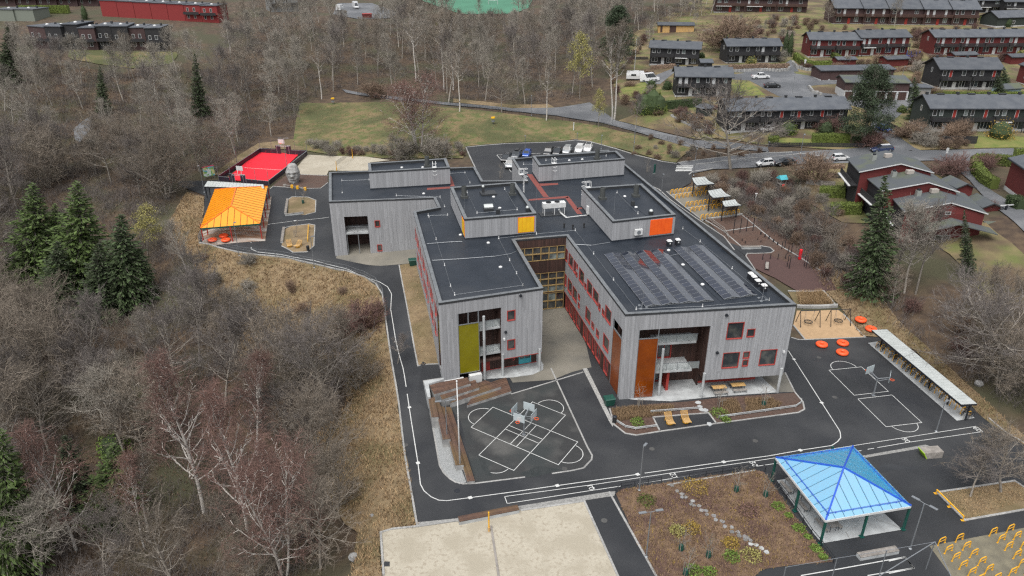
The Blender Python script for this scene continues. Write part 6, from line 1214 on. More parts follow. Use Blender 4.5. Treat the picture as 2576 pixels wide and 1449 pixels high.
row_house((1826,159), (1958,157), 7.5, 5.4, 7.0, m_blackwall, m_hroof, 2, 'black wooden house with grey roof beside the tall cedar columns', seed=3, winframe=m_trim)
row_house((1698,244), (1836,241), 7.5, 5.6, 7.4, m_blackwall, m_hroof, 2, 'black wooden house with dark blue grey roof above the square clipped hedge', seed=4)
row_house((1826,338), (2126,318), 8.0, 5.3, 7.2, m_blackwall, m_hroof, 4, 'long black terraced house left of the big pine', seed=5, redc=True)
row_house((2032,145), (2157,142), 8.0, 5.6, 7.3, m_redwall, m_hroof, 2, 'left half of the red terraced house pair with white doors', seed=6, balc=m_blackwall)
row_house((2159,141), (2280,137), 8.0, 5.8, 7.5, m_redwall, m_hroof, 2, 'right half of the red terraced house pair with white doors', seed=7, balc=m_blackwall)
row_house((2343,139), (2585,136), 8.0, 5.8, 7.5, m_redwall, m_hroof, 4, 'red terraced house with white doors at the upper right edge', seed=8, balc=m_blackwall)
row_house((2355,226), (2507,226), 9.0, 5.8, 8.0, m_blackwall, m_hroof, 2, 'black wooden house with white base between the garages and the right edge', seed=9, redc=True, found=.7)
row_house((2328,333), (2640,331), 8.5, 5.8, 7.9, m_dgreenwall, m_hroof, 4, 'long dark green terraced house at the right edge', seed=10, redc=True, found=.7)
row_house((1796,32), (2028,32), 8.0, 5.6, 7.2, m_brownwall, m_hroof, 3, 'dark brown terraced house at the top centre right edge of the picture', seed=11, doorw=False)
for i, (x0, x1, y) in enumerate([(2095,2168,60),(2169,2232,61),(2233,2318,62),(2319,2390,63),(2391,2455,64)]): row_house((x0, y), (x1, y), 10, 6.0, 8.6, m_brownwall, m_hroof, 1, ('leftmost','second','third','fourth','rightmost')[i] + ' house from the left in the brown stepped row at the top', seed=12 + i, doorw=False)
for i, (x0, x1, y) in enumerate([(2440,2520,26),(2521,2600,30)]): row_house((x0, y + 6), (x1, y + 6), 9, 5.0, 6.8, m_blackwall, m_hroof, 1, ('grey roofed house with a pale balcony at the top right', 'grey roofed house in the very top right corner')[i], seed=20 + i)
def simple_house(px0, px1, depth, he, hr, wall, roofm, label, name='shed', cat='shed', found=0, shift=.5, wins=(), doors=(), dm=None, over=.35):
    g0, g1 = G(*px0), G(*px1); zb_ = (g0.z + g1.z) / 2; o, rf, P, L = gable_house(name, label, cat, g0, g1, depth, he, hr, wall, roofm, zb_, found, over, shift=shift)
    for u0, u1, z0, z1 in wins: hwin(o, g0, g1, u0 * L, u1 * L, zb_ + z0, zb_ + z1)
    for u0, u1, z1 in doors: b = MB(); pbox(b, g0, g1, u0 * L, u1 * L, 0, .06, zb_, zb_ + z1); b.build('door', dm or m_brownwall, o)
    return o, g0, g1, zb_, L
o, g0, g1, zb_, L = simple_house((2062,203), (2246,197), 6, 2.7, 3.4, m_brownwall, m_hroof, 'low brown garage row behind the big pine', 'garage_row', 'garage', .25, .7, doors=[(i / 8 + .012, (i + 1) / 8 - .012, 2.2) for i in range(8)])
o, g0, g1, zb_, L = simple_house((2120,251), (2280,252), 7, 4.6, 5.6, m_brownwall, m_hroofg, 'garage building with white door frames and grey green roof behind the big pine', 'garage_row', 'garage', 2.4, .72, doors=[(i / 6 + .02, (i + 1) / 6 - .02, 2.25) for i in range(6)], dm=m_dkwood)
b = MB(); [pbox(b, g0, g1, L * i / 6 - .12 + (.12 if i == 0 else 0), L * i / 6 + .12, .07, .12, zb_, zb_ + 2.4) for i in range(7)]; pbox(b, g0, g1, 0, L, .07, .125, zb_ + 2.25, zb_ + 2.45); b.build('door_frame', m_trim, o)
simple_house((2105,170), (2151,168), 4, 2.3, 2.8, m_redwall, m_hroof, 'small red shed behind the hedge in front of the red terraces, left'); simple_house((2228,170), (2283,165), 4, 2.3, 2.9, m_redwall, m_hroof, 'red shed beside the trampoline'); simple_house((2399,157), (2455,155), 4, 2.2, 2.8, m_redwall, m_hroof, 'red shed behind the black house roof, at the right'); simple_house((2541,162), (2600,160), 4, 2.2, 2.8, m_redwall, m_hroof, 'red shed at the right edge below the red terrace')
simple_house((2288,250), (2337,248), 5, 3.0, 3.15, M('grey_panel_wall', (.27,.28,.28), .7), m_hroof, 'small pale grey transformer hut beside the garages', 'utility_hut', 'hut', doors=[(.45, .8, 2.2)], dm=m_bench)
simple_house((2518,243), (2565,240), 3.5, 2.0, 2.9, M('pale_blue_wall', (.33,.45,.5), .7), m_hroofg, 'pale blue garden shed with green roof near the right edge'); simple_house((2555,205), (2640,240), 8, 5.4, 7.2, m_redwall, m_hroof, 'red house at the right edge behind the pale blue shed', 'house', 'house', .6, wins=[(.2, .3, 2, 3.5)])
simple_house((2505,70), (2640,62), 8, 3.4, 5.4, m_dgreenwall, m_hroof, 'dark green gabled house at the upper right edge', 'house', 'house', .4, wins=[(.25, .33, 1, 2.2)])
simple_house((1762,180), (1790,178), 4, 2.6, 3.3, m_blackwall, m_hroof, 'black lean-to porch shed in front of the black house with the camper van');
o, g0, g1, zb_, L = simple_house((1655,83), (1745,80), 5, 2.6, 3.3, m_lounge, m_hroof, 'open fronted light timber shed on the slope above the houses', 'log_shed', 'shed', 0, .75, doors=[(.32, .5, 2.4), (.06, .12, 2.4)], dm=m_dkwood)
g = G(*zC((1930,1150))[0]); o = thing('gazebo', 'dark green hexagonal garden gazebo with grey roof', 'gazebo', g); b = MB(); b.lathe([(2.2, 0), (2.2, 1.9)], (0,0,0), 6); b.build('wall', m_dgreenwall, o); b = MB(); b.lathe([(2.6, 1.9), (2.6, 2.0), (1.2, 2.7), (.05, 3.0)], (0,0,0), 6); b.build('roof', m_hroof, o)
def step_unit(apex, le, re, z_ap, z_e, back, zbase, label, wins=False):
    a, l, r_ = un(*apex, z_ap), un(*le, z_e), un(*re, z_e - .3); k = Vector((back[0], back[1], 0)); o = thing('terraced_house', label, 'house', (l.x, l.y, zbase), 0, 'stepped red terrace', world=True)
    d = (r_ - l); d.z = 0; i_ = lambda v, s=.45: v + d.normalized() * s
    l2, r2 = i_(l), i_(r_, -.45); f = k.normalized() * .3
    fr = [Vector((l2.x, l2.y, zbase - 2)), Vector((l2.x, l2.y, z_e - .1)), a - Vector((0,0,.15)), Vector((r2.x, r2.y, z_e - .4)), Vector((r2.x, r2.y, zbase - 2))]; fr = [v + f for v in fr]; bk = [v + k * .96 - f for v in fr]
    b = MB(); b.add(fr + bk, [(4,3,2,1,0), (5,6,7,8,9)] + [(i, (i + 1) % 5, 5 + (i + 1) % 5, 5 + i) for i in range(5)]); b.build('wall', m_redwall, o)
    b = MB(); up = Vector((0, 0, .17))
    for p, q in ((l, a), (a, r_)): c = [p, q, q + k, p + k]; b.hexa(c, [v + up for v in c])
    rf = b.build('roof', m_hroofg, o); b = MB(); b.beam(l + up * .7 - f * .1, a + up * .7 - f * .1, .06, .17); b.beam(a + up * .7 - f * .1, r_ + up * .7 - f * .1, .06, .17); b.build('barge_board', m_trim, rf)
    c = l.lerp(a, .52) + k * .55; b = MB(); b.box((c.x, c.y, c.z + .5), (.8, .8, 1.3)); b.build('chimney', M_silverch, rf); b = MB(); b.lathe([(.3, 0), (.3, .3)], (c.x, c.y, c.z + 1.15), 8); b.build('chimney_pot', m_dksteel, rf)
    c = a + k * .55 - d.normalized() * 1.0; b = MB(); b.box((c.x, c.y, c.z + .3), (1.3, .8, .7)); b.build('vent_hood', M_hood, rf)
    return o, l2, r2, a, k, rf
M_silverch = M('zinc_chimney_cladding', (.33,.35,.33), .5, metal=.4); M_hood = M('beige_vent_hood', (.36,.33,.3), .6)
q = z5
units = []
for ap_, le, re_, za, ze, zbse, bq, lab in [((1340,207),(915,290),(1670,298),16.6,15.0,8.0,((915,290),(790,150)),'furthest house of the stepped red terrace beside the street'), ((1618,395),(1145,480),(1930,492),15.2,13.6,7.2,((1145,480),(930,300)),'middle house of the stepped red terrace'), ((1845,600),(1365,690),(2215,712),13.6,12.0,6.0,((1365,690),(1190,485)),'nearest house of the stepped red terrace, behind the tall spruce')]:
    bk = un(*q(bq[1])[0], ze) - un(*q(bq[0])[0], ze); bk.z = 0
    o, l2, r2, a, k, rf = step_unit(q(ap_)[0], q(le)[0], q(re_)[0], za, ze, bk, zbse, lab)
    units.append((o, l2, r2, a, k))
    Q0, Q1 = l2 + k * .95, l2 + k * .05      # balcony on the left side
    b = MB(); pbox(b, Q0, Q1, 0, wall_uv(Q0, Q1)[0], 0, .06, zbse - 1, ze - .3); b.build('side_cladding', m_blackwall, o)
    for z_ in (ze - 2.6,): b = MB(); pbox(b, Q0, Q1, .1, wall_uv(Q0, Q1)[0] - .1, 0, 1.3, z_ - .2, z_); pbox(b, Q0, Q1, .1, wall_uv(Q0, Q1)[0] - .1, 1.22, 1.3, z_, z_ + 1.0); b.build('balcony', m_blackwall, o); b = MB(); pbox(b, Q0, Q1, .1, wall_uv(Q0, Q1)[0] - .1, 1.3, 1.7, z_ - .25, z_ - .1); b.build('awning', m_trim, o); hwin(o, Q0, Q1, 1, 3, z_ + .2, z_ + 2.1)
o, l2, r2, a, k = units[2]; Lw = (r2 - l2).length
(u0, z1_), (u1, z0_) = onplane(l2, r2, *q((1492,695))[0]), onplane(l2, r2, *q((1565,750))[0]); hwin(o, l2, r2, u0, u1, z0_, z1_); (u0, z1_), (u1, z0_) = onplane(l2, r2, *q((1785,680))[0]), onplane(l2, r2, *q((1835,713))[0]); hwin(o, l2, r2, u0, u1, z0_, z1_)
for x in (1685, 1760): (u0, z1_), (u1, z0_) = onplane(l2, r2, *q((x,915))[0]), onplane(l2, r2, *q((x + 50,992))[0]); hwin(o, l2, r2, u0, u1, z0_, z1_)
b = MB(); (ua, za_), (ub_, zb2), (uc, zc_) = [onplane(l2, r2, *p) for p in q((1490,830),(1850,740),(2230,850))]
L_, dx, dy, nx, ny = wall_uv(l2, r2); PP = lambda u, d, z: (l2.x + dx * u + nx * d, l2.y + dy * u + ny * d, z)
for u0, z0, u1, z1 in ((ua, za_, ub_, zb2 - .2), (ub_, zb2 - .2, uc, zc_)): c = [PP(u0, 0, z0), PP(u0, 2.6, z0 - .25), PP(u1, 2.6, z1 - .25), PP(u1, 0, z1)]; b.hexa(c, [(x, y, z + .15) for x, y, z in c])
b.build('porch_roof', m_hroofg, o)
for rp, zz_, lab in (((2170,800,2470,850,2335,735), 8.6, 'small red outhouse with grey roof at the right end of the stepped terrace'), ((1700,310,1905,430,1830,335), 12.6, 'small grey roofed porch house beside the furthest terrace house'), ((1960,490,2170,625,2095,520), 10.6, 'small grey roofed porch house beside the middle terrace house')):
    l, r_ = un(*q((rp[0] + 60, rp[1] + 45))[0], zz_ - .4), un(*q((rp[2], rp[3]))[0], zz_ - .4); o, rf, P, L = gable_house('outhouse', lab, 'shed', l, r_, 3.2, 2.4, 3.1, m_redwall, m_hroofg, zz_ - 3.0, over=.4)
l, r_ = G(*q((2372,445))[0]), G(*q((2640,640))[0]); o, rf, P, L = gable_house('house', 'big red wooden wall house at the right edge above the curved hedge', 'house', l, r_, 9, 6.0, 7.4, m_redwall, m_hroof, l.z, .6)
def flat_house(px0, px1, depth, h, wall, label, z=None, k=1, group=None, roofm=None, wins=True, name='flat_roofed_house'):
    g0, g1 = G(*px0), G(*px1); zb_ = (g0.z + g1.z) / 2; L, dx, dy, nx, ny = wall_uv(g0, g1); o = thing(name, label, 'house', (g0.x, g0.y, zb_), 0, group, world=True); P = lambda u, d: (g0.x + dx * u - nx * d, g0.y + dy * u - ny * d)
    b = MB(); b.prism([P(0,0), P(L,0), P(L,depth), P(0,depth)], zb_ - 3, zb_ + h); b.build('wall', wall, o); b = MB(); b.prism([P(-.25,-.25), P(L + .25,-.25), P(L + .25,depth + .25), P(-.25,depth + .25)], zb_ + h, zb_ + h + .25); rf = b.build('roof', roofm or m_hroof, o)
    c = P(L * .4, depth * .5); b = MB(); b.lathe([(.6, 0), (.5, .3), (.1, .45)], (*c, zb_ + h + .25), 10); b.build('skylight_dome', m_trim, rf); c = P(L * .75, depth * .6); b = MB(); b.box((*c, zb_ + h + .6), (.6, .6, .9)); b.build('chimney', m_capdk, rf)
    if wins:
        for zl in (.9, 3.6)[: 2 if h > 4.5 else 1]:
            for t in (.15, .55): hwin(o, g0, g1, L * t, L * t + .95, zb_ + zl + .2, zb_ + zl + 1.6)
        b = MB(); pbox(b, g0, g1, .2, L - .2, 0, 1.4, zb_ + 2.7, zb_ + 2.9); pbox(b, g0, g1, .2, L - .2, 1.3, 1.4, zb_ + 2.9, zb_ + 3.7); b.build('balcony', m_blackwall, o)
    return o
ord_ = ['first','second','third','fourth','fifth','sixth','seventh','eighth']
for i in range(8): x0 = 84 + i * 41.5; y = 121 + (i % 2) * 3 + i * .6; flat_house((x0, y), (x0 + 40, y), 10, 7.2 + .35 * (i % 3), m_blackwall if i % 3 else m_brownwall, ord_[i] + ' unit from the left of the black flat roofed terrace, top left', group='black flat roofed terrace')
for i in range(7): x0 = 258 + i * 42; y = 40 + i * 2.5; flat_house((x0, y), (x0 + 41, y + 2), 9, 6.2, m_brightredwall, ord_[i] + ' unit from the left of the bright red flat roofed terrace', group='red flat roofed terrace', wins=i in (5, 6))
for i in range(5): x0 = -10 + i * 52; flat_house((x0, 14), (x0 + 50, 15), 9, 6, m_brownwall, ord_[i] + ' unit from the left of the dark brown terrace in the top left corner', group='dark brown terrace')
for i in range(2): flat_house((-10 + i * 50, 52), (39 + i * 50, 53), 9, 4.4, M('grey_green_wall' , (.17,.19,.16), .8), ('left', 'right')[i] + ' half of the low grey green flat roofed building at the left edge', wins=False)
flat_house((684,30), (752,28), 9, 6.5, M('pale_grey_wall', (.22,.23,.23), .8), 'pale grey house half hidden by bare trees at the top', wins=True)
def stone_wall(pts, h, lab):
    W = [G(*p) for p in pts]; o = thing('stone_wall', lab, 'wall', W[0], 0, world=True)
    for a, c in zip(W, W[1:]):
        k = max(1, int((c - a).length / .9))
        for i in range(k):
            p = a.lerp(c, (i + .5) / k); b = MB(); s = (rnd.uniform(.7,.95), rnd.uniform(.5,.7), h * rnd.uniform(.8, 1.1)); az = math.atan2(c.y - a.y, c.x - a.x) + rnd.uniform(-.15,.15)
            ca, sa = math.cos(az), math.sin(az); Pp = lambda x, y, z: (p.x + x * ca - y * sa, p.y + x * sa + y * ca, p.z + z); j = lambda: rnd.uniform(.8, 1)
            b.hexa([Pp(x * s[0] / 2, y * s[1] / 2, -.2) for x, y in ((-1,-1),(1,-1),(1,1),(-1,1))], [Pp(x * s[0] / 2 * j(), y * s[1] / 2 * j(), s[2] * j()) for x, y in ((-1,-1),(1,-1),(1,1),(-1,1))]); b.build('stone', m_stone, o)
stone_wall(zT((0,715),(100,722),(200,715),(215,690)), 1.0, 'rough grey stone wall below the brown hedge by the turning circle'); stone_wall(zT((245,640),(290,690),(400,715),(490,710)), 1.1, 'rough stone wall curving up to the garages'); stone_wall(zT((410,880),(450,930),(540,960)), .8, 'row of boulders round the bark island by the garages'); stone_wall(zC((2180,730),(2576,712)), .9, 'pale stone wall below the hedge of the second black house')
stone_wall(zC((1600,1165),(1680,1215),(1800,1270),(1850,1310),(2050,1320)), .5, 'low grey stone edging round the dark garden bed')
def board_fence(pts, h, lab, mat, sp=.18, k=None):
    W = [G(*p) for p in pts]; o = thing('board_fence', lab, 'fence', W[0], 0, world=True)
    for a, c in zip(W, W[1:]):
        n = max(1, int((c - a).length / 2.2));
        for i in range(n):
            p, q_ = a.lerp(c, i / n), a.lerp(c, (i + 1) / n); p.z = tz(p.x, p.y); q_.z = tz(q_.x, q_.y); b = MB(); m = 4
            for j in range(m): z = h * (j + .5) / m; b.beam(p + Vector((0,0,z)), q_ + Vector((0,0,z)), .05, h / m - .04)
            b.build('board_panel', mat, o); b = MB(); b.box((p.x, p.y, p.z + h / 2), (.12, .12, h + .1)); b.build('post', mat, o)
board_fence(zT((1740,1449),(1770,1445),(2095,1449)), 1.8, 'dark board fence in front of the green terraced house', m_blackwall)
board_fence(zT((1200,1265),(1330,1330),(1500,1400),(1730,1470)), 1.0, 'low dark board fence along the side road', m_blackwall); board_fence(z5((0,25),(420,28),(980,35)), 1.0, 'long low dark fence along the street below the hedges', m_blackwall)
board_fence(z4((1700,575),(1840,590),(1990,600)), 1.1, 'weathered grey deck railing behind the stepped terrace', m_bench); board_fence(z4((1910,510),(2080,520)), 1.2, 'dark board fence at the terrace garden', m_blackwall)
board_fence(zC((1140,600),(1370,600)), 1.0, 'black railing of the raised deck beside the black house', m_blackwall)
g = G(*zT((1450,590))[0]); o = thing('trampoline', 'round blue garden trampoline with a dark safety net beside the red terraces', 'trampoline', g); b = MB(); b.lathe([(2.0,.75),(2.0,.9),(1.7,.92)], (0,0,0), 18); b.build('mat', m_blue, o)
b = MB(); [b.tube((2*math.cos(t),2*math.sin(t),0),(2*math.cos(t),2*math.sin(t),2.5),.04,.04,5) for t in [2*math.pi*i/8 for i in range(8)]]; b.build('net_pole', m_blue, o); b = MB(); [b.tube((2*math.cos(t),2*math.sin(t),.9),(2*math.cos(t),2*math.sin(t),2.4),.01,.01,3) for t in [2*math.pi*i/40 for i in range(40)]]; b.build('net', m_dksteel, o)
g = G(*z4((1445,620))[0]); o = thing('playhouse', 'small turquoise roofed play tower with a red slide among the shrubs', 'playhouse', g, .3); b = MB(); [b.tube((x,y,0),(x,y,2.3),.07,.07,6) for x in (-.6,.6) for y in (-.6,.6)]; b.box((0,0,1.1),(1.3,1.3,.12)); b.build('frame', m_bench, o); b = MB(); b.hexa([(-.9,-.9,2.2),(.9,-.9,2.2),(.9,.9,2.2),(-.9,.9,2.2)], [(-.85,-.1,2.9),(.85,-.1,2.9),(.85,.1,2.9),(-.85,.1,2.9)]); b.build('roof', m_turq, o); b = MB(); b.beam((0,-.6,1.1),(-.5,-2.6,.1),.6,.12); b.build('slide', M('red_plastic', (.6,.03,.03), .4), o)
g = G(*z4((1190,750))[0]); o = thing('marker_post', 'white T shaped marker post among the shrubs', 'post', g); b = MB(); b.tube((0,0,0),(0,0,1.7),.07,.07,8); b.build('post', m_white, o); b = MB(); b.box((0,0,1.75),(.5,.2,.1)); b.build('top', m_white, o)
for p, lab in ((zB((778,1050))[0], 'yellow topped litter bin on the back lawn, left'), (zB((2387,1250))[0], 'yellow topped litter bin on the back lawn, right')): g = G(*p); o = thing('disc_golf_basket', lab, 'basket', g); b = MB(); b.tube((0,0,0),(0,0,1.8),.06,.06,6); b.lathe([(.2,.6),(.5,.7),(.5,.95)], (0,0,0), 12); b.build('stand', m_steel, o); b = MB(); b.lathe([(.55,1.65),(.55,1.95)], (0,0,0), 14); b.build('band', m_yellow, o)
g = G(*zC((620,1310))[0]); o = thing('marker_post', 'white post standing on the grass bank above the parking lot', 'post', g); b = MB(); b.tube((0,0,0),(0,0,1.9),.12,.12,8); b.build('post', m_white, o); b = MB(); b.box((0,0,1.95),(.3,.3,.1)); b.build('top', m_white, o)
for p, lab in ((z5((1778,165))[0], 'white backed round traffic sign at the street junction'), (zT((362,690))[0], 'round traffic sign by the hedge at the turning circle')): g = G(*p); o = thing('traffic_sign', lab, 'sign', g, .3); b = MB(); b.tube((0,0,0),(0,0,2.6),.04,.04,6); b.build('post', m_steel, o); b = MB(); b.lathe([(.42,-.02),(.42,.02)], (0,0,0), 18); b.v = [(x, -.06 + z, 2.45 + y) for x, y, z in b.v]; b.build('disc', m_trim, o); b = MB(); b.box((0,-.06,1.8),(.6,.04,.4)); b.build('plate', m_trim, o)
g = G(*z5((2390,665))[0]); o = thing('road_barrier', 'white and dark road barrier across the lane', 'barrier', g, .2); b = MB(); b.beam((-1.4,0,.95),(1.4,0,.95),.1,.2); b.build('boom', m_trim, o); b = MB(); b.box((0,0,.5),(.3,.3,1)); b.build('post', m_dksteel, o)
def loft(b, secs):
    n = len(secs[0]);
    b.add([p for s in secs for p in s], [(k * n + i, (k + 1) * n + i, (k + 1) * n + (i + 1) % n, k * n + (i + 1) % n) for k in range(len(secs) - 1) for i in range(n)] + [tuple(range(n)), tuple((len(secs) - 1) * n + i for i in reversed(range(n)))])
def make_car(kind, paint, label, name='parked_car', cat='car'):
    L, W_, H, belt, cab = dict(hatch=(3.7,1.66,1.5,.95,[(-1.78,.96),(-1.55,1.45),(.25,1.47),(1.0,.98)]), estate=(4.75,1.85,1.48,.95,[(-2.3,.97),(-1.75,1.42),(.35,1.46),(1.15,.98)]), suv=(4.65,1.9,1.68,1.08,[(-2.28,1.1),(-1.95,1.6),(.35,1.66),(1.1,1.1)]), saloon=(4.7,1.84,1.45,.95,[(-1.75,.98),(-1.05,1.38),(.3,1.43),(1.15,.97)]), van=(5.9,2.0,2.55,1.25,[(-2.93,1.26),(-2.9,2.5),(1.15,2.55),(2.1,1.28)]), pickup=(5.2,1.85,1.75,1.05,[(-.9,1.06),(-.75,1.68),(.55,1.72),(1.3,1.07)]))[kind]
    o = thing(name, label, cat); hw = W_ / 2; x0, x1 = -L / 2, L / 2
    sec = lambda x, s, zl, zt, nw=1.0: [(x, -hw * s * nw, zl + .08), (x, -hw * s, (zl + zt) / 2), (x, -hw * s * .95, zt - .06), (x, -hw * s * .86, zt), (x, hw * s * .86, zt), (x, hw * s * .95, zt - .06), (x, hw * s, (zl + zt) / 2), (x, hw * s * nw, zl + .08), (x, hw * s * .8, zl), (x, -hw * s * .8, zl)]
    hood = belt - .06 if kind != 'van' else 1.2; b = MB()
    loft(b, [sec(x0, .86, .35, belt - .12), sec(x0 + .12, .95, .24, belt), sec(x0 + .7, 1, .2, belt), sec(0, 1, .2, belt), sec(cab[3][0], 1, .2, belt), sec(x1 - .55, .98, .2, hood - .04), sec(x1 - .12, .92, .24, hood - .16), sec(x1, .82, .35, hood - .3)]); b.build('body', paint, o, smooth=False)
    b = MB(); cs = [(-.93, -.78), (.93, .78)]; pr = cab; sc_ = lambda x, z, f: [(x, -hw * f, z), (x, hw * f, z)]
    v = [(*p[:1], 0, p[1]) for p in pr]
    lo = [(pr[0][0], -hw * .9, belt - .02), (pr[3][0], -hw * .9, belt - .02), (pr[3][0], hw * .9, belt - .02), (pr[0][0], hw * .9, belt - .02)]; hi = [(pr[1][0], -hw * .74, pr[1][1]), (pr[2][0], -hw * .74, pr[2][1]), (pr[2][0], hw * .74, pr[2][1]), (pr[1][0], hw * .74, pr[1][1])]
    b.hexa(lo, hi); b.build('window_band', m_carglass, o)
    b = MB(); b.hexa([(x * 1.0, y * 1.03, z - .03) for x, y, z in hi], [(x * .96, y * .93, z + .05) for x, y, z in hi])
    for s in (-1, 1):
        for t in ((0, .0), (.5, .5), (1, 1)):
            p = Vector(lo[0 if s < 0 else 3]).lerp(Vector(lo[1 if s < 0 else 2]), t[0]); q_ = Vector(hi[0 if s < 0 else 3]).lerp(Vector(hi[1 if s < 0 else 2]), t[1]); b.beam(p + Vector((0, s * .01, 0)), q_ + Vector((0, s * .01, 0)), .08, .05)
    if kind == 'van': b.hexa([(-2.93, s, belt) for s in (-.93, .93)] + [(-.9, .93, belt), (-.9, -.93, belt)], [(-2.9, -.78, 2.45), (-2.9, .78, 2.45), (-1.4, .78, 2.47), (-1.4, -.78, 2.47)])
    b.build('roof', paint, o)
    wr = .33 if kind not in ('van', 'suv', 'pickup') else .38
    for x in (x0 + .19 * L, x1 - .18 * L):
        for s in (-1, 1):
            b = MB(); b.tube((x, s * (hw - .2), wr), (x, s * (hw + .02), wr), wr, wr, 14); ty = b.build('wheel', m_black, o); b = MB(); b.tube((x, s * (hw - .02), wr), (x, s * (hw + .035), wr), wr * .62, wr * .58, 10); b.build('rim', m_steel, ty)
    for s in (-1, 1): b = MB(); b.box((x1 - .1, s * hw * .62, hood - .28), (.2, .34, .14)); b.build('headlight', m_lens, o); b = MB(); b.box((x0 + .06, s * hw * .72, belt - .14), (.16, .22, .24)); b.build('tail_light', m_tail, o); b = MB(); b.box((cab[3][0] - .15, s * (hw + .07), belt + .08), (.14, .16, .12)); b.build('mirror', paint, o)
    b = MB(); b.box((x1 - .02, 0, .42), (.06, W_ * .7, .16)); b.build('grille', m_black, o)
    if kind == 'estate': b = MB(); [b.tube((-1.6, s * .55, 1.5), (.2, s * .55, 1.53), .03, .03, 5) for s in (-1, 1)]; b.build('roof_rail', m_black, o)
    return o
def car(kind, colr, px, heading, label, **kw):
    g = G(*px); o = make_car(kind, CAR[colr], label, **kw); o.location = (g.x, g.y, g.z + .06);
    f = Vector((math.cos(heading), math.sin(heading))); dz = (tz(g.x + f.x, g.y + f.y) - tz(g.x - f.x, g.y - f.y)) / 2
    o.rotation_euler = (0, -math.atan(dz), heading); return o
dn = math.radians(-104)
lot = z3((1008,335),(1110,303),(1212,297),(1428,280),(1520,268),(1618,262),(1740,250),(1828,240),(1045,400))
for (kind, col_, lab), p in zip([('estate','black','black estate car at the left end of the parking row'),('estate','grey','grey estate car with a black roof box in the parking row'),('hatch','blue','bright blue car in the parking row'),('suv','black','black and silver car just left of the parked dark saloon'),('saloon','black','low dark saloon car in the middle of the right parking group'),('suv','silver','silver grey car second left of the white ones in the parking row'),('suv','white','white car second from the right end of the parking row'),('suv','white','white car with dark roof at the right end of the parking row'),('suv','silver','silver car parked in front of the black estate beside the school wall')], lot):
    o = car(kind, col_, p, dn if 'front of' not in lab else dn + .1, lab); o['group'] = 'cars in the school parking lot'
    if 'roof box' in lab: b = MB(); b.box((-.6, .0, 1.66), (2.0, .8, .28)); b.build('roof_box', CAR['black'], o)
    if 'dark roof' in lab: b = MB(); b.box((-.7, 0, 1.735), (1.9, 1.15, .03)); b.build('roof_panel', CAR['black'], o)
car('hatch', 'white', z4((1285,388))[0], math.radians(183), 'small white hatchback parked on the street by the shrubs'); car('saloon', 'black', z4((1490,380))[0], math.radians(184), 'black car parked behind the small white hatchback'); car('saloon', 'silver', z4((1805,345))[0], math.radians(5), 'silver white car parked behind the hedge on the street'); car('hatch', 'white', z4((2045,335))[0], math.radians(2), 'white car half hidden behind the stepped terrace roof')
o = car('estate', 'navy', z5((1145,75))[0], math.radians(178), 'dark estate car with a pale roof and tail on the street'); b = MB(); b.box((-.7, 0, 1.50), (1.9, 1.1, .05)); b.build('roof_panel', CAR['white'], o)
car('hatch', 'blue', zT((1160,1318))[0], math.radians(-62), 'blue car coming down the side road below the pine'); car('pickup', 'white', zC((2500,792))[0], math.radians(3), 'white pickup truck on the residential road', name='pickup_truck', cat='pickup'); car('saloon', 'black', zT((40,880))[0], math.radians(-6), 'black car on the turning circle'); car('hatch', 'white', zC((2565,1320))[0], math.radians(200), 'white car nosing out beside the long black terrace')
car('van', 'white', zC((1385,820))[0], math.radians(-8), 'white passenger van parked in front of the caravan', name='camper_van', cat='van')
g = G(*zC((1245,803))[0]); o = thing('caravan', 'white caravan parked behind the passenger van', 'caravan', g, -.12); b = MB();
loft(b, [[(x, -1.1 * s, .45), (x, -1.15 * s, 1.5), (x, -1.0 * s, zt), (x, 1.0 * s, zt), (x, 1.15 * s, 1.5), (x, 1.1 * s, .45)] for x, s, zt in ((-3, .92, 2.2), (-2.7, 1, 2.6), (2.3, 1, 2.65), (3, .9, 1.7))]); b.build('body', CAR['white'], o); b = MB(); b.box((-.8, -1.16, 1.65), (1.5, .06, .55)); b.build('window', m_carglass, o)
for y in (-1, 1): b = MB(); b.tube((-.2, y, .34), (-.2, y * 1.1, .34), .34, .34, 12); b.build('wheel', m_black, o)
b = MB(); b.box((0, 0, 2.72), (1.6, .9, .12)); b.build('roof_hatch', m_trim, o)
g = G(*zB((845,110))[0]); o = thing('box_trailer', 'white box trailer standing in the yard at the top', 'trailer', g, 1.4); b = MB(); b.box((0,0,1.7),(4,2.2,2.3)); b.build('box', CAR['white'], o); b = MB(); b.box((0,0,.5),(4.2,2.0,.12)); b.build('chassis', m_dksteel, o)
for y in (-1, 1): b = MB(); b.tube((-.4, y, .38), (-.4, y * 1.1, .38), .38, .38, 10); b.build('wheel', m_black, o)
g = G(*zB((1005,85))[0]); o = make_car('van', CAR['white'], 'white delivery lorry in the yard at the top', 'lorry', 'lorry'); o.location = g; o.rotation_euler = (0, 0, -1.2); b = MB(); b.box((-1.4, 0, 1.9), (3.6, 2.2, 2.4)); b.build('cargo_box', CAR['white'], o)
g = G(*zB((1120,178))[0]); o = thing('skip', 'dark red open container at the edge of the wood at the top', 'container', g, .1); b = MB(); b.hexa([(-1.9,-1.1,0),(1.9,-1.1,0),(1.9,1.1,0),(-1.9,1.1,0)],[(-2.2,-1.2,1.7),(2.2,-1.2,1.7),(2.2,1.2,1.7),(-2.2,1.2,1.7)]); b.build('body', m_redwall, o); b = MB(); b.box((0,0,1.72),(4.3,2.4,.08)); b.build('rim', m_red, o)
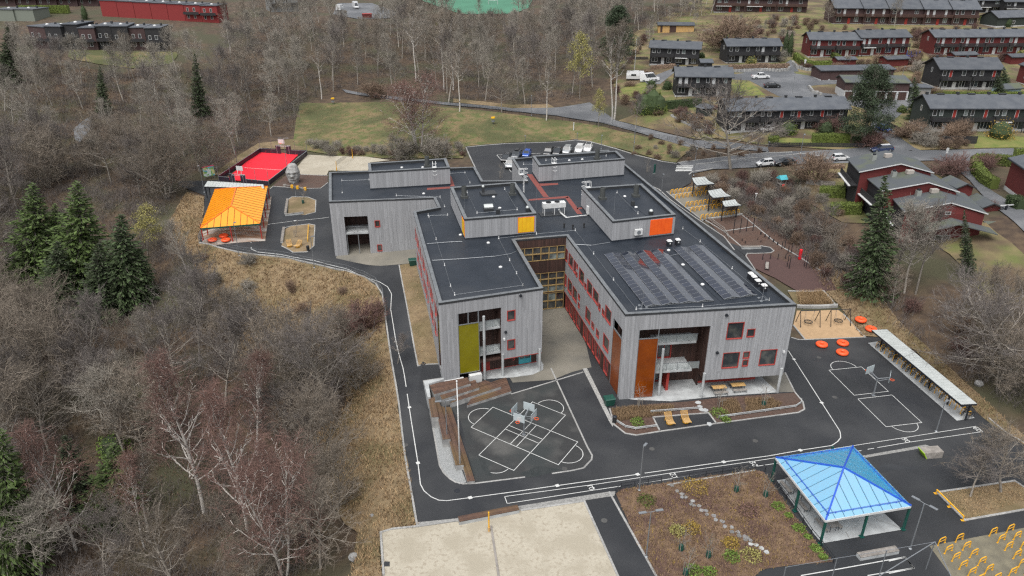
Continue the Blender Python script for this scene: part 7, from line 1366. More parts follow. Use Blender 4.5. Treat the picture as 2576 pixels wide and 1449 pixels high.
o = thing('football_goal', 'white football goal at the edge of the green pitch', 'goal', G(1240, 12), -.4); b = MB(); b.path([(-2.5,0,0),(-2.5,0,2),(2.5,0,2),(2.5,0,0)], .07, 6); b.path([(-2.5,0,2),(-2.5,1.3,0),(2.5,1.3,0),(2.5,0,2)], .04, 5); b.build('frame', m_trim, o); b = MB(); [b.tube((x,0,2),(x,1.3,0),.015,.015,3) for x in [-2.4 + .3*i for i in range(17)]]; b.build('net', m_trim, o)
def segs_arr(S, k):
    """S: n x 8 (p, q, r0, r1) -> vertices and quads of k-sided tapered prisms"""
    S = np.asarray([s[:8] for s in S], float); p, q, r0, r1 = S[:, :3], S[:, 3:6], S[:, 6], S[:, 7]; d = q - p; d /= np.linalg.norm(d, axis=1, keepdims=True) + 1e-9
    ref = np.where(np.abs(d[:, 2:3]) > .9, np.array([[1., 0, 0]]), np.array([[0, 0, 1.]])); a = np.cross(d, ref); a /= np.linalg.norm(a, axis=1, keepdims=True) + 1e-9; b = np.cross(d, a)
    an = 2 * np.pi * np.arange(k) / k; c, s = np.cos(an), np.sin(an)
    ring = a[:, None] * c[None, :, None] + b[:, None] * s[None, :, None]
    V = np.concatenate([p[:, None] + ring * r0[:, None, None], q[:, None] + ring * r1[:, None, None]], 1)
    n = len(S); base = (np.arange(n) * 2 * k)[:, None, None]; i = np.arange(k); j = (i + 1) % k
    F = base + np.stack([i, j, j + k, i + k], 1)[None]
    return V.reshape(-1, 3), F.reshape(-1, 4)
def wander(r, p, d, L, n, w_, up=0.0):
    pts = [np.array(p, float)]; d = np.array(d, float)
    for i in range(n):
        d = d + r.normal(0, w_, 3) + np.array([0, 0, up]); d /= np.linalg.norm(d); pts.append(pts[-1] + d * L / n)
    return pts
def bare_arrays(seed, H, R, base=.3, nl=24, ns=7, nt=6, up=.12, stems=1, tw=.02, tl=1.3, droop=0.0, spread=1.0, lean=.03, r0=None, sub=2, elev=(.25, 1.15)):
    r = np.random.default_rng(seed); TR, CR_ = [], []
    r0 = r0 or H * .0125
    for st in range(stems):
        a = 2 * math.pi * st / max(1, stems) + r.random(); ld = np.array([math.cos(a), math.sin(a), 0]) * (lean if stems == 1 else .22 + .1 * r.random()) + np.array([0, 0, 1])
        hh = H * (1 if st == 0 else r.uniform(.78, .98)); tp = wander(r, (0.12 * math.cos(a) * (stems > 1), .12 * math.sin(a) * (stems > 1), -.4), ld, hh, 9, .045, .03 if stems > 1 else .015); rad = lambda t: r0 * (1 - t) ** .85 * (1 if stems == 1 else .72) + .02
        for i in range(9): TR.append([*tp[i], *tp[i + 1], rad(i / 9), rad((i + 1) / 9), 1])
        for k in range(int(nl / stems ** .5)):
            t = base + (1 - base) * (k + r.random()) / int(nl / stems ** .5 + 1); f = t * 9; i = min(8, int(f)); o = tp[i] + (tp[i + 1] - tp[i]) * (f - i)
            az = k * 2.4 + r.normal(0, .4); tt = (t - base) / (1 - base); ll = R * (.35 + .95 * math.sin(math.pi * min(1, .22 + .78 * tt)) ** .8) * r.uniform(.75, 1.15) * spread
            el = elev[0] + (elev[1] - elev[0]) * tt + r.normal(0, .12); d = np.array([math.cos(az) * math.cos(el), math.sin(az) * math.cos(el), math.sin(el)])
            lp = wander(r, o, d, ll, 4, .12, up); lr = min(.6 * rad(t), ll * .02 + .014)
            for j in range(4): (TR if j < 3 else CR_).append([*lp[j], *lp[j + 1], lr * (1 - j * .22), lr * (1 - (j + 1) * .22)])
            for m in range(ns):
                s = .2 + .8 * (m + r.random()) / ns; f2 = s * 4; j = min(3, int(f2)); q = lp[j] + (lp[j + 1] - lp[j]) * (f2 - j); dd = (lp[j + 1] - lp[j]); dd /= np.linalg.norm(dd); dd = dd + r.normal(0, .62, 3); dd[2] += .15 - droop * .5
                sl = ll * .42 * (1.15 - .6 * s) * r.uniform(.7, 1.2) + .25; sp_ = wander(r, q, dd, sl, 3, .16, up * .7 - droop * .3); sr = max(tw * .95, lr * .5 * (1 - .45 * s))
                for jj in range(3): (TR if jj < 1 else CR_).append([*sp_[jj], *sp_[jj + 1], sr * (1 - .25 * jj), sr * (.75 - .25 * jj) + tw * .2])
                for n_ in range(nt):
                    u = (n_ + r.random()) / nt * 3; jj = min(2, int(u)); w0 = sp_[jj] + (sp_[jj + 1] - sp_[jj]) * (u - jj); wd = (sp_[jj + 1] - sp_[jj]) / (sl / 3) + r.normal(0, .7, 3); wd[2] += .25 - droop * 1.6; wd /= np.linalg.norm(wd); L = tl * r.uniform(.5, 1.2); w1 = w0 + wd * L
                    CR_.append([*w0, *w1, tw * .8, tw * .25])
                    for _ in range(sub): g = r.uniform(.3, .9); v0 = w0 + wd * L * g; vd = wd + r.normal(0, .7, 3); vd[2] -= droop * .8; vd /= np.linalg.norm(vd); CR_.append([*v0, *(v0 + vd * L * r.uniform(.3, .6)), tw * .6, tw * .15])
    return TR, CR_
def tree_thing(name, label, cat, TR, CR_, mt, mc, group=None, kt=6):
    o = thing(name, label, cat, group=group); V, F = segs_arr([s[:8] for s in TR if len(s) == 9], kt); np_mesh('trunk', V, F, mt, o); L_ = [s for s in TR if len(s) == 8]; V, F = segs_arr(L_, 5); np_mesh('limbs', V, F, mt, o, kind='stuff'); V, F = segs_arr(CR_, 3); np_mesh('crown', V, F, mc, o); return o
def tri_cloud(P, size, seed, flat=0.0, D=None, asp=.5):
    """one leaf-sized triangle pair at every point"""
    r = np.random.default_rng(seed); n = len(P); a = r.normal(size=(n, 3)) if D is None else D + r.normal(0, .35, (n, 3)); a[:, 2] *= (1 - flat); a /= np.linalg.norm(a, axis=1, keepdims=True) + 1e-9
    b = np.cross(a, r.normal(size=(n, 3))); b[:, 2] *= (1 - flat * .7); b /= np.linalg.norm(b, axis=1, keepdims=True) + 1e-9; s = size * r.uniform(.6, 1.3, (n, 1))
    V = np.stack([P - a * s * .5, P + b * s * asp * .5, P + a * s * .5, P - b * s * asp * .5], 1).reshape(-1, 3); F = np.arange(4 * n).reshape(n, 4); return V, F
def spruce(seed, H, R, mat, name='spruce_tree', label='', dens=1.0, low=.04, power=.85):
    r = np.random.default_rng(seed); o = thing(name, label, 'spruce tree'); V, F = segs_arr([[0, 0, -.4, .03, .02, H * .5, H * .014, H * .008], [.03, .02, H * .5, 0, 0, H * .99, H * .008, .01]], 7); np_mesh('trunk', V, F, m_bark, o)
    P, D, TW = [], [], []; nw = int(H * 2.6)
    for i in range(nw):
        t = low + (1 - low) * (i + r.random() * .6) / nw; z = H * t; rr = R * (1 - t) ** power * r.uniform(.8, 1.1) + .15; nb = max(4, int(10 * (1 - t) + 4))
        for k in range(nb):
            a = k * 2 * math.pi / nb + r.random() * .9; L = rr * r.uniform(.65, 1.15); dz = .35 - .75 * (1 - t); n = max(3, int(L * 7 * dens)); s = (np.arange(n) + r.random(n)) / n
            zz_ = z + L * (dz * s + .28 * s * s * (1 - t)); x, y = np.cos(a) * L * s, np.sin(a) * L * s; lat = r.normal(0, .13, n) * L * (1.1 - .6 * s); P.append(np.stack([x - np.sin(a) * lat, y + np.cos(a) * lat, zz_ - np.abs(r.normal(0, .12, n)) - np.abs(lat) * .25], 1)); d = np.array([math.cos(a), math.sin(a), dz - .25]); D.append(np.repeat(d[None], n, 0)); TW.append([0, 0, z, math.cos(a) * L, math.sin(a) * L, z + L * dz * .9, .03 + .012 * L, .008])
    P = np.concatenate(P); D = np.concatenate(D); V, F = tri_cloud(P, .62, seed, .2, D, .42); np_mesh('crown', V, F, mat, o); V, F = segs_arr(TW, 3); np_mesh('branches', V, F, m_bark, o); return o
def clump_tree(seed, H, R, ch, nclump, perc, leaf, mt, ml, name, label, cat, flatten=.7, TRk=None):
    r = np.random.default_rng(seed); o = thing(name, label, cat); TR, CR_ = bare_arrays(seed, H * .95, R * .9, base=1 - ch / H, nl=18, ns=4, nt=2, tw=.025, sub=0); V, F = segs_arr(TR, 6); np_mesh('trunk', V, F, mt, o); V, F = segs_arr(CR_, 3); np_mesh('branches', V, F, mt, o)
    P = []
    for k in range(nclump):
        t = r.random(); z = H - ch + ch * t; rr = R * math.sqrt(max(.05, 1 - (2 * t - .75) ** 2 / 1.6)) * math.sqrt(r.random()) * (1.05 - .45 * t); a = r.random() * 6.283; c = np.array([rr * math.cos(a), rr * math.sin(a), z]); P.append(c + r.normal(0, 1, (perc, 3)) * np.array([R * .13, R * .13, R * .13 * flatten]))
    V, F = tri_cloud(np.concatenate(P), leaf, seed, .1); np_mesh('crown', V, F, ml, o); return o
far = Vector((0, 0, 0))
PROTO = []
bare = []
for i, kw in enumerate([dict(H=14, R=4.6, base=.28, nl=26), dict(H=13, R=5.4, base=.2, nl=28, up=.08), dict(H=16, R=3.8, base=.35, nl=26, up=.16), dict(H=12, R=4.8, base=.15, nl=30, stems=3), dict(H=15, R=4.4, base=.4, nl=24, up=.14, lean=.14), dict(H=17, R=3.2, base=.42, nl=24, up=.2), dict(H=11, R=4.4, base=.1, nl=30, stems=5)]):
    TR, CR_ = bare_arrays(100 + i, **kw, tw=.028); bare.append((tree_thing('bare_tree', 'x', 'bare tree', TR, CR_, [m_bark, m_bark, m_barkpale, m_bark, m_bark, m_barkpale, m_bark][i], [m_twig, m_twigpurple, m_twigpale, m_twig, m_twigpurple, m_twigpale, m_twig][i]), kw['H']))
birch = []
for i, kw in enumerate([dict(H=15, R=3.6, base=.25, nl=30, up=.24, stems=1), dict(H=14, R=3.8, base=.22, nl=34, up=.22, stems=3), dict(H=16, R=3.0, base=.35, nl=28, up=.26, stems=1, lean=.1)]):
    TR, CR_ = bare_arrays(300 + i, **kw, droop=.35, tw=.018, tl=1.0, elev=(.5, 1.3), nt=8, r0=.145); birch.append((tree_thing('birch_tree', 'x', 'birch tree', TR, CR_, m_birch, m_twigred), kw['H']))
TRb, CRb = bare_arrays(331, 15, 2.8, base=.5, nl=20, up=.22, droop=.2, tw=.02, tl=1.0, elev=(.5, 1.3), nt=6, r0=.17); birch.append((tree_thing('birch_tree', 'x', 'birch tree', TRb, CRb, m_birch, m_twig), 15))
shrubs = []
for i, (mt, kw) in enumerate([(m_brownshrub, dict(H=2.6, R=1.7, base=.03, nl=26, ns=5, nt=6, stems=7, tw=.02, tl=.5, sub=1)), (m_redshrub, dict(H=2.2, R=1.8, base=.03, nl=26, ns=5, nt=6, stems=7, tw=.02, tl=.5, sub=1)), (m_twigpale, dict(H=3.4, R=2.0, base=.05, nl=26, ns=5, nt=6, stems=6, tw=.02, tl=.6, sub=1))]):
    TR, CR_ = bare_arrays(400 + i, **kw); shrubs.append((tree_thing('bare_shrub', 'x', 'shrub', TR, CR_, mt, mt), kw['H']))
sp1 = spruce(500, 20, 5.2, m_spruceY, dens=1.2); sp2 = spruce(501, 20, 4.8, m_spruce, dens=1.2); sp3 = spruce(502, 18, 3.8, m_spruce, dens=1.0)
def at(proto, Hp, base, top=None, h=None, label=None, group=None, rz=None, wide=1.0, lean=True):
    """stand a copy on the ground at the base pixel, as tall as the top pixel says"""
    g = G(*base)
    if h is None: d = ray(*top); h = max(1.0, CAM_H + d.z * (g.y / d.y) - g.z)
    s = h / Hp; o = place(proto, USED, (g.x, g.y, g.z - .05), rnd.random() * 6.28 if rz is None else rz, label, (s * wide, s * wide, s))
    if group: o['group'] = group
    if top is not None and lean:
        d = ray(*top); x_at = d.x * (g.y / d.y); o.rotation_euler[1] = max(-.45, min(.45, math.atan2(x_at - g.x, h))); o.rotation_euler[2] = 0 if rz is None else rz
    return o
for p, b_, t_, w_, lab in [(sp1,(92,700),(82,452),1.4,'bright green spruce at the left of the trio in the wood'),(sp1,(205,735),(193,448),1.4,'tallest bright green spruce in the middle of the trio in the wood'),(sp2,(318,770),(303,532),1.5,'broad darker spruce at the right of the trio in the wood'),
    (sp2,(24,215),(18,60),1.2,'large spruce at the left edge below the dark terrace'),(sp3,(96,195),(92,128),1.2,'small spruce right of the large one near the top left'),(sp3,(262,285),(250,162),.9,'slim dark spruce in the wood below the black terrace lawn'),(sp3,(505,290),(489,133),.9,'slim tall dark spruce in the wood, rightmost of the upper left spruces'),
    (sp2,(2190,735),(2228,436),.95,'tall dark spruce in front of the stepped red terrace'),(sp3,(2435,690),(2425,520),.6,'thin spruce half hidden by bare trees below the nearest terrace house'),
    (sp1,(15,1445),(5,1065),1.0,'bright spruce cut off by the left edge at the bottom'),(sp2,(195,1265),(160,1092),1.3,'young green spruce behind the leaning red birch at the lower left'),(sp1,(292,1300),(285,1110),1.5,'bright yellow green young spruce at the lower left, right of two'),(sp3,(2305,300),(2300,190),1.3,'small dark spruce beside the black house with white base'),(sp3,(2528,232),(2525,165),1.6,'dark conifer between the black house and the red house at the right edge'),(sp2,(150,775),(143,600),1.5,'lower dark spruce in front between the left two of the trio'),(sp2,(255,790),(248,605),1.5,'lower dark spruce in front between the right two of the trio'),(sp2,(352,760),(350,620),1.6,'low spruce at the right foot of the trio'),(sp1,(140,690),(138,505),1.2,'spruce standing behind between the left two of the trio'),(sp3,(2515,245),(2508,180),1.5,'second dark conifer left of the red house at the right edge'),(sp3,(55,1190),(60,1100),1.3,'dark young spruce near the left edge')]:
    o = at(p, {sp1: 20, sp2: 20, sp3: 18}[p], b_, t_, label=lab, wide=w_)
pine = clump_tree(600, 17, 5.4, 14.5, 150, 230, .3, m_bark, m_pine, 'pine_tree', 'big dark green pine in front of the garages', 'pine tree', .6); at(pine, 17, (2172,362), (2204,168), wide=1.0)
pine2 = clump_tree(601, 18, 4.6, 14, 100, 170, .34, m_bark, m_pine, 'pine_tree', 'tall dark pine at the edge of the wood left of the camper van', 'pine tree', .6); at(pine2, 18, (1550,190), (1556,17), wide=1.1)
yt = clump_tree(602, 13, 4.0, 8, 60, 60, .3, m_bark, m_yleaf, 'budding_tree', 'pale yellow flowering tree at the edge of the wood', 'tree', .8); at(yt, 13, (1458,247), (1460,84), wide=.8)
o = at(yt, 13, (372,640), (365,515), label='pale yellow flowering tree beside the spruce trio', wide=1.0); o = at(yt, 13, (1095,72), (1095,50), label='small pale yellow flowering tree by the yard at the top', wide=1.2); o = at(yt, 13, (1505,320), (1508,225), label='thin pale yellow budding tree where the footpath widens', wide=.7)
for i, b_, t_, w_, lab in [(0,(627,1360),(579,1000),1.0,'white stemmed birch with spreading limbs, tallest of the lower left group'),(2,(648,1145),(629,893),1.1,'bright white birch standing behind the lower left birch group'),(0,(514,1290),(450,925),1.15,'birch with a rusty red top in the lower left wood'),(1,(716,1452),(690,1120),1.0,'many stemmed white birch at the edge of the dry slope, lower left'),(0,(192,1385),(105,1095),1.1,'leaning white birch with a red crown near the left edge'),(2,(363,1378),(298,1150),1.0,'slim leaning birch, left of two close together at the lower left'),(3,(372,1358),(345,1142),1.0,'slim birch, right of two close together at the lower left'),
    (1,(1054,378),(1048,194),1.7,'large many stemmed birch on the lawn behind the school'),(3,(1046,205),(1031,20),1.0,'tall pale birch rising in the middle of the back wood'),(3,(1156,281),(1149,118),1.0,'white birch on the lawn edge by the footpath railing'),(3,(1374,303),(1377,163),1.0,'slim white birch below the footpath fence'),(3,(1540,302),(1531,85),.9,'left birch of the pair beside the asphalt turning area'),(3,(1545,300),(1557,70),.9,'right birch of the pair beside the asphalt turning area'),(3,(809,248),(794,106),.9,'leaning white birch at the left end of the back lawn'),(3,(1116,225),(1106,40),.9,'pale birch stem left of a cluster in the back wood'),(3,(1140,225),(1128,40),.9,'pale birch stem in the middle of a cluster in the back wood'),(3,(580,135),(560,10),.9,'pale birch in front of the red flat roofed terrace'),(3,(1205,60),(1203,0),1,'thin birch by the green pitch')]:
    at(*birch[i], b_, t_, label=lab, wide=w_)
for i, b_, t_, w_, lab in [(2,(314,1150),(194,945),1.2,'pale leaning bare tree in the lower left wood'),(2,(102,1452),(40,1258),1.5,'pale grey bare tree at the bottom left corner'),(1,(1838,423),(1848,250),1.8,'big dark spreading bare tree beside the street'),(0,(1262,283),(1257,173),1.1,'bare round crowned tree by the footpath railing'),(4,(1598,327),(1600,246),.9,'small bare tree on the verge above the footpath'),(2,(2250,722),(2257,523),1.1,'pale bare tree left of three below the stepped red terrace'),(2,(2274,735),(2288,535),1.0,'pale bare tree in the middle of three below the stepped red terrace'),(4,(2303,738),(2337,540),1.0,'pale bare tree right of three below the stepped red terrace'),(1,(2556,965),(2507,760),1.5,'wide bare tree at the right edge above the bicycle shelter'),(4,(2440,1250),(2459,1152),1.7,'small bare tree on the lawn island at the right edge, left one'),(0,(2517,1239),(2524,1112),1.7,'bare tree on the lawn island at the right edge, right one'),(2,(1128,258),(1133,95),.9,'grey bare tree beside the back lawn, tall and slim'),(3,(540,435),(520,330),1.3,'broad bare tree beside the forest path behind the map board'),(3,(420,500),(405,380),1.4,'broad bare tree left of the white shelter'),(0,(2085,60),(2080,5),1.0,'bare tree in front of the brown stepped row'),(5,(2250,66),(2262,-20),.9,'tall bare tree in front of the brown stepped row'),(3,(900,980),(880,880),1.6,'sprawling bare tree on the dry slope beside the path'),(4,(1000,915),(1000,850),1.2,'thin bare tree leaning over the path kerb'),(3,(845,1290),(835,1150),1.0,'thick grey many stemmed thicket tree at the edge of the dry slope')]:
    at(*bare[i], b_, t_, label=lab, wide=w_)
def px_world(poly): return [tuple(G(*p))[:2] for p in poly]
def scatter(poly, spacing, seed, avoid=(), fixed=()):
    r = np.random.default_rng(seed); A = np.array(poly); x0, y0 = A.min(0); x1, y1 = A.max(0); pts = list(fixed); cell = {}; out = []
    n = int((x1 - x0) * (y1 - y0) / spacing ** 2 * 9); C = np.stack([r.uniform(x0, x1, n), r.uniform(y0, y1, n)], 1); ok = in_poly(C[:, 0], C[:, 1], poly)
    for a in avoid: ok &= poly_dist(C[:, 0], C[:, 1], a) > 2.0
    for x, y in C[ok]:
        i, j = int(x // spacing), int(y // spacing)
        if any((x - u) ** 2 + (y - v) ** 2 < spacing ** 2 for a in (-1, 0, 1) for b in (-1, 0, 1) for u, v in cell.get((i + a, j + b), ())): continue
        cell.setdefault((i, j), []).append((x, y)); out.append((x, y))
    return out
WA = px_world([(-60,1475),(800,1475),(845,1270),(795,1100),(890,1010),(905,930),(870,810),(640,860),(520,760),(455,640),(405,560),(450,495),(430,470),(300,440),(-60,430)])
WB = px_world([(-60,430),(300,440),(430,450),(530,425),(650,350),(735,330),(750,262),(780,245),(700,200),(560,170),(440,178),(330,185),(170,168),(-60,170)])
WC = px_world([(750,255),(870,218),(990,235),(1119,247),(1290,262),(1400,258),(1485,240),(1515,150),(1600,90),(1690,50),(1790,40),(1790,20),(1700,10),(1340,45),(1150,50),(1000,58),(830,55),(690,60),(560,130),(560,165),(700,195)])
WD = px_world([(1600,150),(1640,60),(1790,0),(1990,0),(2010,60),(1965,100),(1830,80),(1765,78),(1650,110)])
PATHS = [px_world([(185,328),(215,300),(238,288),(228,332),(200,362)])]
def proj(x, y, z):
    d = Vector((x, y, z - CAM_H)); w_ = d.dot(_F); return PCX + FPX * d.x / w_, PCY - FPX * d.dot(_U) / w_, FPX / w_
KEEP = [[(1795,8),(2030,8),(2030,40),(1795,40)], [(1655,50),(1750,50),(1750,86),(1655,86)], [(1625,95),(1760,95),(1760,170),(1570,170)], [(1800,85),(1960,85),(1960,160),(1800,160)], [(30,440),(420,440),(420,600),(390,770),(250,790),(30,720)], [(500,630),(640,650),(870,690),(955,720),(975,860),(1010,1080),(1045,1320),(950,1449),(870,1449),(890,1320),(840,1230),(830,1140),(860,1080),(980,1040),(960,930),(930,850),(880,770),(800,790),(640,800),(560,740)],
 [(500,610),(640,640),(860,690),(840,450),(690,380),(660,350),(560,440),(515,410),(505,470),(440,560)], [(775,262),(990,262),(1290,290),(1500,325),(1450,350),(1170,368),(960,395),(775,372)], [(875,226),(990,245),(990,252),(875,234)], [(1130,262),(1400,272),(1490,262),(1510,300),(1300,285)],
 [(90,60),(300,55),(300,95),(90,95)], [(265,0),(550,10),(550,46),(270,34)], [(845,8),(940,8),(990,30),(900,46)], [(1060,0),(1300,0),(1290,30),(1170,34)],
 [(555,1000),(640,890),(720,1110),(740,1290),(600,1310),(520,1210),(430,1000),(460,930)], [(140,1088),(345,1100),(340,1240),(150,1215)], [(98,1100),(150,1130),(205,1370),(165,1370)], [(300,1160),(360,1150),(375,1360),(345,1370)], [(2120,390),(2500,390),(2520,480),(2480,590),(2300,590),(2200,560)], [(180,300),(235,290),(225,340),(190,360)], [(0,1300),(110,1260),(130,1449),(0,1449)], [(470,150),(510,150),(515,260),(480,260)], [(235,180),(270,180),(275,250),(240,250)]]
def clear_height(x, y, h, R):
    """the tallest this tree may grow without hiding a clearing"""
    z = tz(x, y)
    while h > 4.5:
        P = []
        for f, s in ((.45, 0), (.7, -.6), (.7, .6), (.95, 0)): a, c, k = proj(x, y, z + h * f); P.append((a + s * R * h / 14 * k, c))
        P = np.array(P)
        if not any(in_poly(P[:, 0], P[:, 1], K_).any() for K_ in KEEP): return h
        h *= .82
    return 0
trees = [(p, 'A') for p in scatter(WA, 5.4, 1)] + [(p, 'B') for p in scatter(WB, 8.4, 2, PATHS)] + [(p, 'D') for p in scatter(WD, 7.5, 4)] + [(p, 'C') for p in scatter(WC, 8.6, 3)]
_rt = random.Random(77); trees = [(p, k, clear_height(p[0], p[1], _rt.uniform(10, 15) if k == 'A' else (_rt.uniform(10, 15) if k == 'B' else _rt.uniform(12, 18) if k == 'C' else _rt.uniform(4.6, 8)), 4.0)) for p, k in trees]; trees = [t for t in trees if t[2]]
trees.sort(key=lambda t: t[0][0] ** 2 + t[0][1] ** 2)
LAB = dict(A=('bare deciduous tree in the wood down the slope left of the school', 'bare trees in the lower left wood'), B=('bare deciduous tree in the wood below the black flat roofed terrace', 'bare trees in the upper left wood'), C=('bare deciduous tree in the wood between the back lawn and the green pitch', 'bare trees in the back wood'), D=('bare tree on the scrubby slope above the first two black houses', 'bare trees above the black houses'))
nearN = 298; hero = 19
r_ = random.Random(11)
for (x, y), k, h in trees[:nearN]:
    i = r_.choice((0, 1, 1, 3, 4, 6, 2, 0)) if k == 'A' else r_.choice((0, 2, 4, 5, 2, 5, 1) if k == 'B' else (2, 5, 5, 4, 2, 5, 0)); pr, Hp = bare[i]; s = h / Hp; wd = r_.uniform(.85, 1.15)
    o = place(pr, USED, (x, y, tz(x, y) - .1), r_.random() * 6.28, LAB[k][0], (s * wd, s * wd, s)); o['group'] = LAB[k][1]
    o.rotation_euler[0] = r_.uniform(-.06, .06); o.rotation_euler[1] = r_.uniform(-.06, .06)
def merge(name, mat, arrs, places, seed):
    """many copies of a few shapes in one mesh: places = x, y, z, scale, wide"""
    r = np.random.default_rng(seed); VV, FF, o = [], [], 0
    for i, (x, y, z, s, wd) in enumerate(places):
        V, F = arrs[i % len(arrs)]; a = r.random() * 6.283; c, sn = math.cos(a), math.sin(a); W = np.stack([(V[:, 0] * c - V[:, 1] * sn) * s * wd + x, (V[:, 0] * sn + V[:, 1] * c) * s * wd + y, V[:, 2] * s + z], 1); VV.append(W); FF.append(F + o); o += len(V)
    return np_mesh(name, np.concatenate(VV), np.concatenate(FF), mat, kind='stuff')
low = []
for i in range(4):
    TR, CR_ = bare_arrays(800 + i, 15, 3.6 + .4 * (i % 2), base=.3, nl=18, ns=5, nt=4, tw=.04, sub=1, up=.16); V1, F1 = segs_arr(TR, 4); V2_, F2 = segs_arr(CR_, 3); low.append((np.concatenate([V1, V2_]), np.concatenate([F1, F2 + len(V1)])))
rest = trees[nearN:]; rr_ = random.Random(3)
print('trees', len(trees), 'rest', len(rest))
if rest: merge('distant_wood', m_twig, low, [(x, y, tz(x, y) - .1, h / 15, rr_.uniform(.85, 1.15)) for (x, y), k, h in rest], 5)
und = []
for i in range(5):
    r = np.random.default_rng(900 + i); S = []
    for k in range(40):
        a = r.random() * 6.283; p = np.array([r.normal(0, .8), r.normal(0, .8), -.1]); d = np.array([math.cos(a) * .5, math.sin(a) * .5, 1]); L = r.uniform(.8, 2.3); pts = wander(r, p, d, L, 2, .22)
        for j in range(2): S.append([*pts[j], *pts[j + 1], .022 - .007 * j, .015 - .01 * j])
    und.append(segs_arr(S, 3))
def inside_many(poly, n, seed):
    r = np.random.default_rng(seed); A = np.array(poly); P = np.stack([r.uniform(A[:, 0].min(), A[:, 0].max(), n), r.uniform(A[:, 1].min(), A[:, 1].max(), n)], 1); return P[in_poly(P[:, 0], P[:, 1], poly)]
U_ = np.concatenate([inside_many(WA, 2600, 1), inside_many(WB, 1200, 2), inside_many(WC, 1500, 3)])
WR = px_world([(2085,700),(2010,610),(1930,548),(1870,530),(1780,480),(1850,460),(1990,460),(2010,500),(2105,570),(2150,640),(2200,720),(2330,800),(2480,800),(2576,790),(2640,900),(2640,1080),(2500,985),(2330,870),(2230,780)])
WR2 = px_world([(1785,520),(1860,535),(2000,610),(2080,700),(2160,740),(2110,640),(2080,570),(2000,505),(1985,455),(1850,455),(1770,470)])
U_ = np.concatenate([U_, inside_many(WR, 420, 4), inside_many(WR2, 500, 5)])
merge('undergrowth', m_twigpurple, und, [(x, y, tz(x, y), rr_.uniform(.7, 1.3), 1.1) for x, y in U_], 6)
for (x, y) in scatter(WR2, 2.9, 21)[:70] + scatter(WR, 4.6, 22)[:50]:
    pr, Hp = shrubs[r_.choice((0, 0, 1, 2))]; o = place(pr, USED, (x, y, tz(x, y) - .1), r_.random() * 6.28, 'bare brown shrub in the thicket between the cycle stands and the stepped red terrace', r_.uniform(.45, .9)); o['group'] = 'shrubs in the thicket right of the school'
for (x, y) in scatter(WR, 5.6, 31)[:60]:
    hq = clear_height(x, y, r_.uniform(5.5, 9), 4)
    if hq and y < 128: pr, Hp = bare[r_.choice((0, 1, 3, 6))]; s = hq / Hp; o = place(pr, USED, (x, y, tz(x, y) - .1), r_.random() * 6.28, 'bare tree in the thicket to the right of the playground and swings', s); o['group'] = 'bare trees right of the playground'
for b_, t_, wd, i, lab in [((915,830),(893,785),1.5,1,'maroon bush on the dry slope by the path bend'),((600,800),(590,740),1.2,2,'pale bush at the top of the dry slope'),((2046,462),(2042,402),1.2,0,'round rust brown bush beside the street'),((2398,438),(2392,406),1.7,1,'purplish hedge bush at the street corner'),((2195,366),(2190,344),2.0,1,'maroon bush below the big pine'),((1838,130),(1835,62),1.6,0,'round brown bush beside the second black house'),((2395,352),(2393,320),1.4,0,'round grey bush in front of the green terrace'),((2420,350),(2415,312),1.2,0,'brown bush in front of the green terrace'),((2290,345),(2288,315),2,0,'brown hedge shrub on the corner by the side road'),((2330,355),(2325,330),2.2,2,'pale shrub on the corner by the side road'),((1960,155),(1957,130),1.6,2,'pale shrub beside the cedar columns'),((2480,425),(2470,400),1.5,1,'maroon shrub at the lane'),((2492,525),(2490,512),1.5,1,'small maroon shrub beside the lane barrier'),((1960,345),(1958,325),1.6,2,'grey shrub in the terrace garden left'),((2085,330),(2083,305),1.6,1,'brown shrub in the terrace garden right'),((940,245),(940,215),1.8,0,'brown shrub below the footpath'),((830,392),(828,368),1.1,2,'grey shrub by the far sand court'),((1000,400),(1010,350),1.2,2,'wide grey shrub behind the far sand court'),((1100,398),(1100,352),1.3,2,'wide grey shrub below the large lawn birch')]:
    at(*shrubs[i], b_, t_, label=lab, wide=wd)
def garden_fill(poly, sp_, n, seed, lab, grp, kinds=(0, 0, 1, 2), lo=.4, hi=.95):
    for (x, y) in scatter(px_world(poly), sp_, seed)[:n]:
        c = proj(x, y, tz(x, y) + 1.2)
        if any(in_poly(np.array([c[0]]), np.array([c[1]]), b_)[0] for b_ in BLOCK): continue
        pr, Hp = shrubs[r_.choice(kinds)]; o = place(pr, USED, (x, y, tz(x, y) - .1), r_.random() * 6.28, lab, (r_.uniform(lo, hi) * 1.2,) * 2 + (r_.uniform(lo, hi),)); o['group'] = grp
BLOCK = [[(1625,100),(1760,100),(1760,172),(1570,172)],[(1800,85),(1965,85),(1965,165),(1800,165)],[(1690,170),(1845,170),(1845,250),(1690,250)],[(1800,240),(2145,240),(2145,345),(1800,345)],[(2000,75),(2290,75),(2290,150),(2000,150)],[(2330,70),(2700,70),(2700,145),(2330,145)],[(2310,150),(2520,150),(2520,232),(2310,232)],[(2280,245),(2700,245),(2700,345),(2280,345)],[(1890,165),(2130,165),(2130,265),(1890,265)],[(2050,165),(2300,165),(2300,260),(2050,260)],[(2070,-10),(2470,-10),(2470,66),(2070,66)],[(1795,0),(2030,0),(2030,36),(1795,36)],[(2180,310),(2270,310),(2330,400),(2240,400)],[(2120,370),(2600,370),(2600,600),(2120,600)],[(1830,205),(1930,205),(1930,245),(1830,245)],[(2480,0),(2700,0),(2700,75),(2480,75)]]
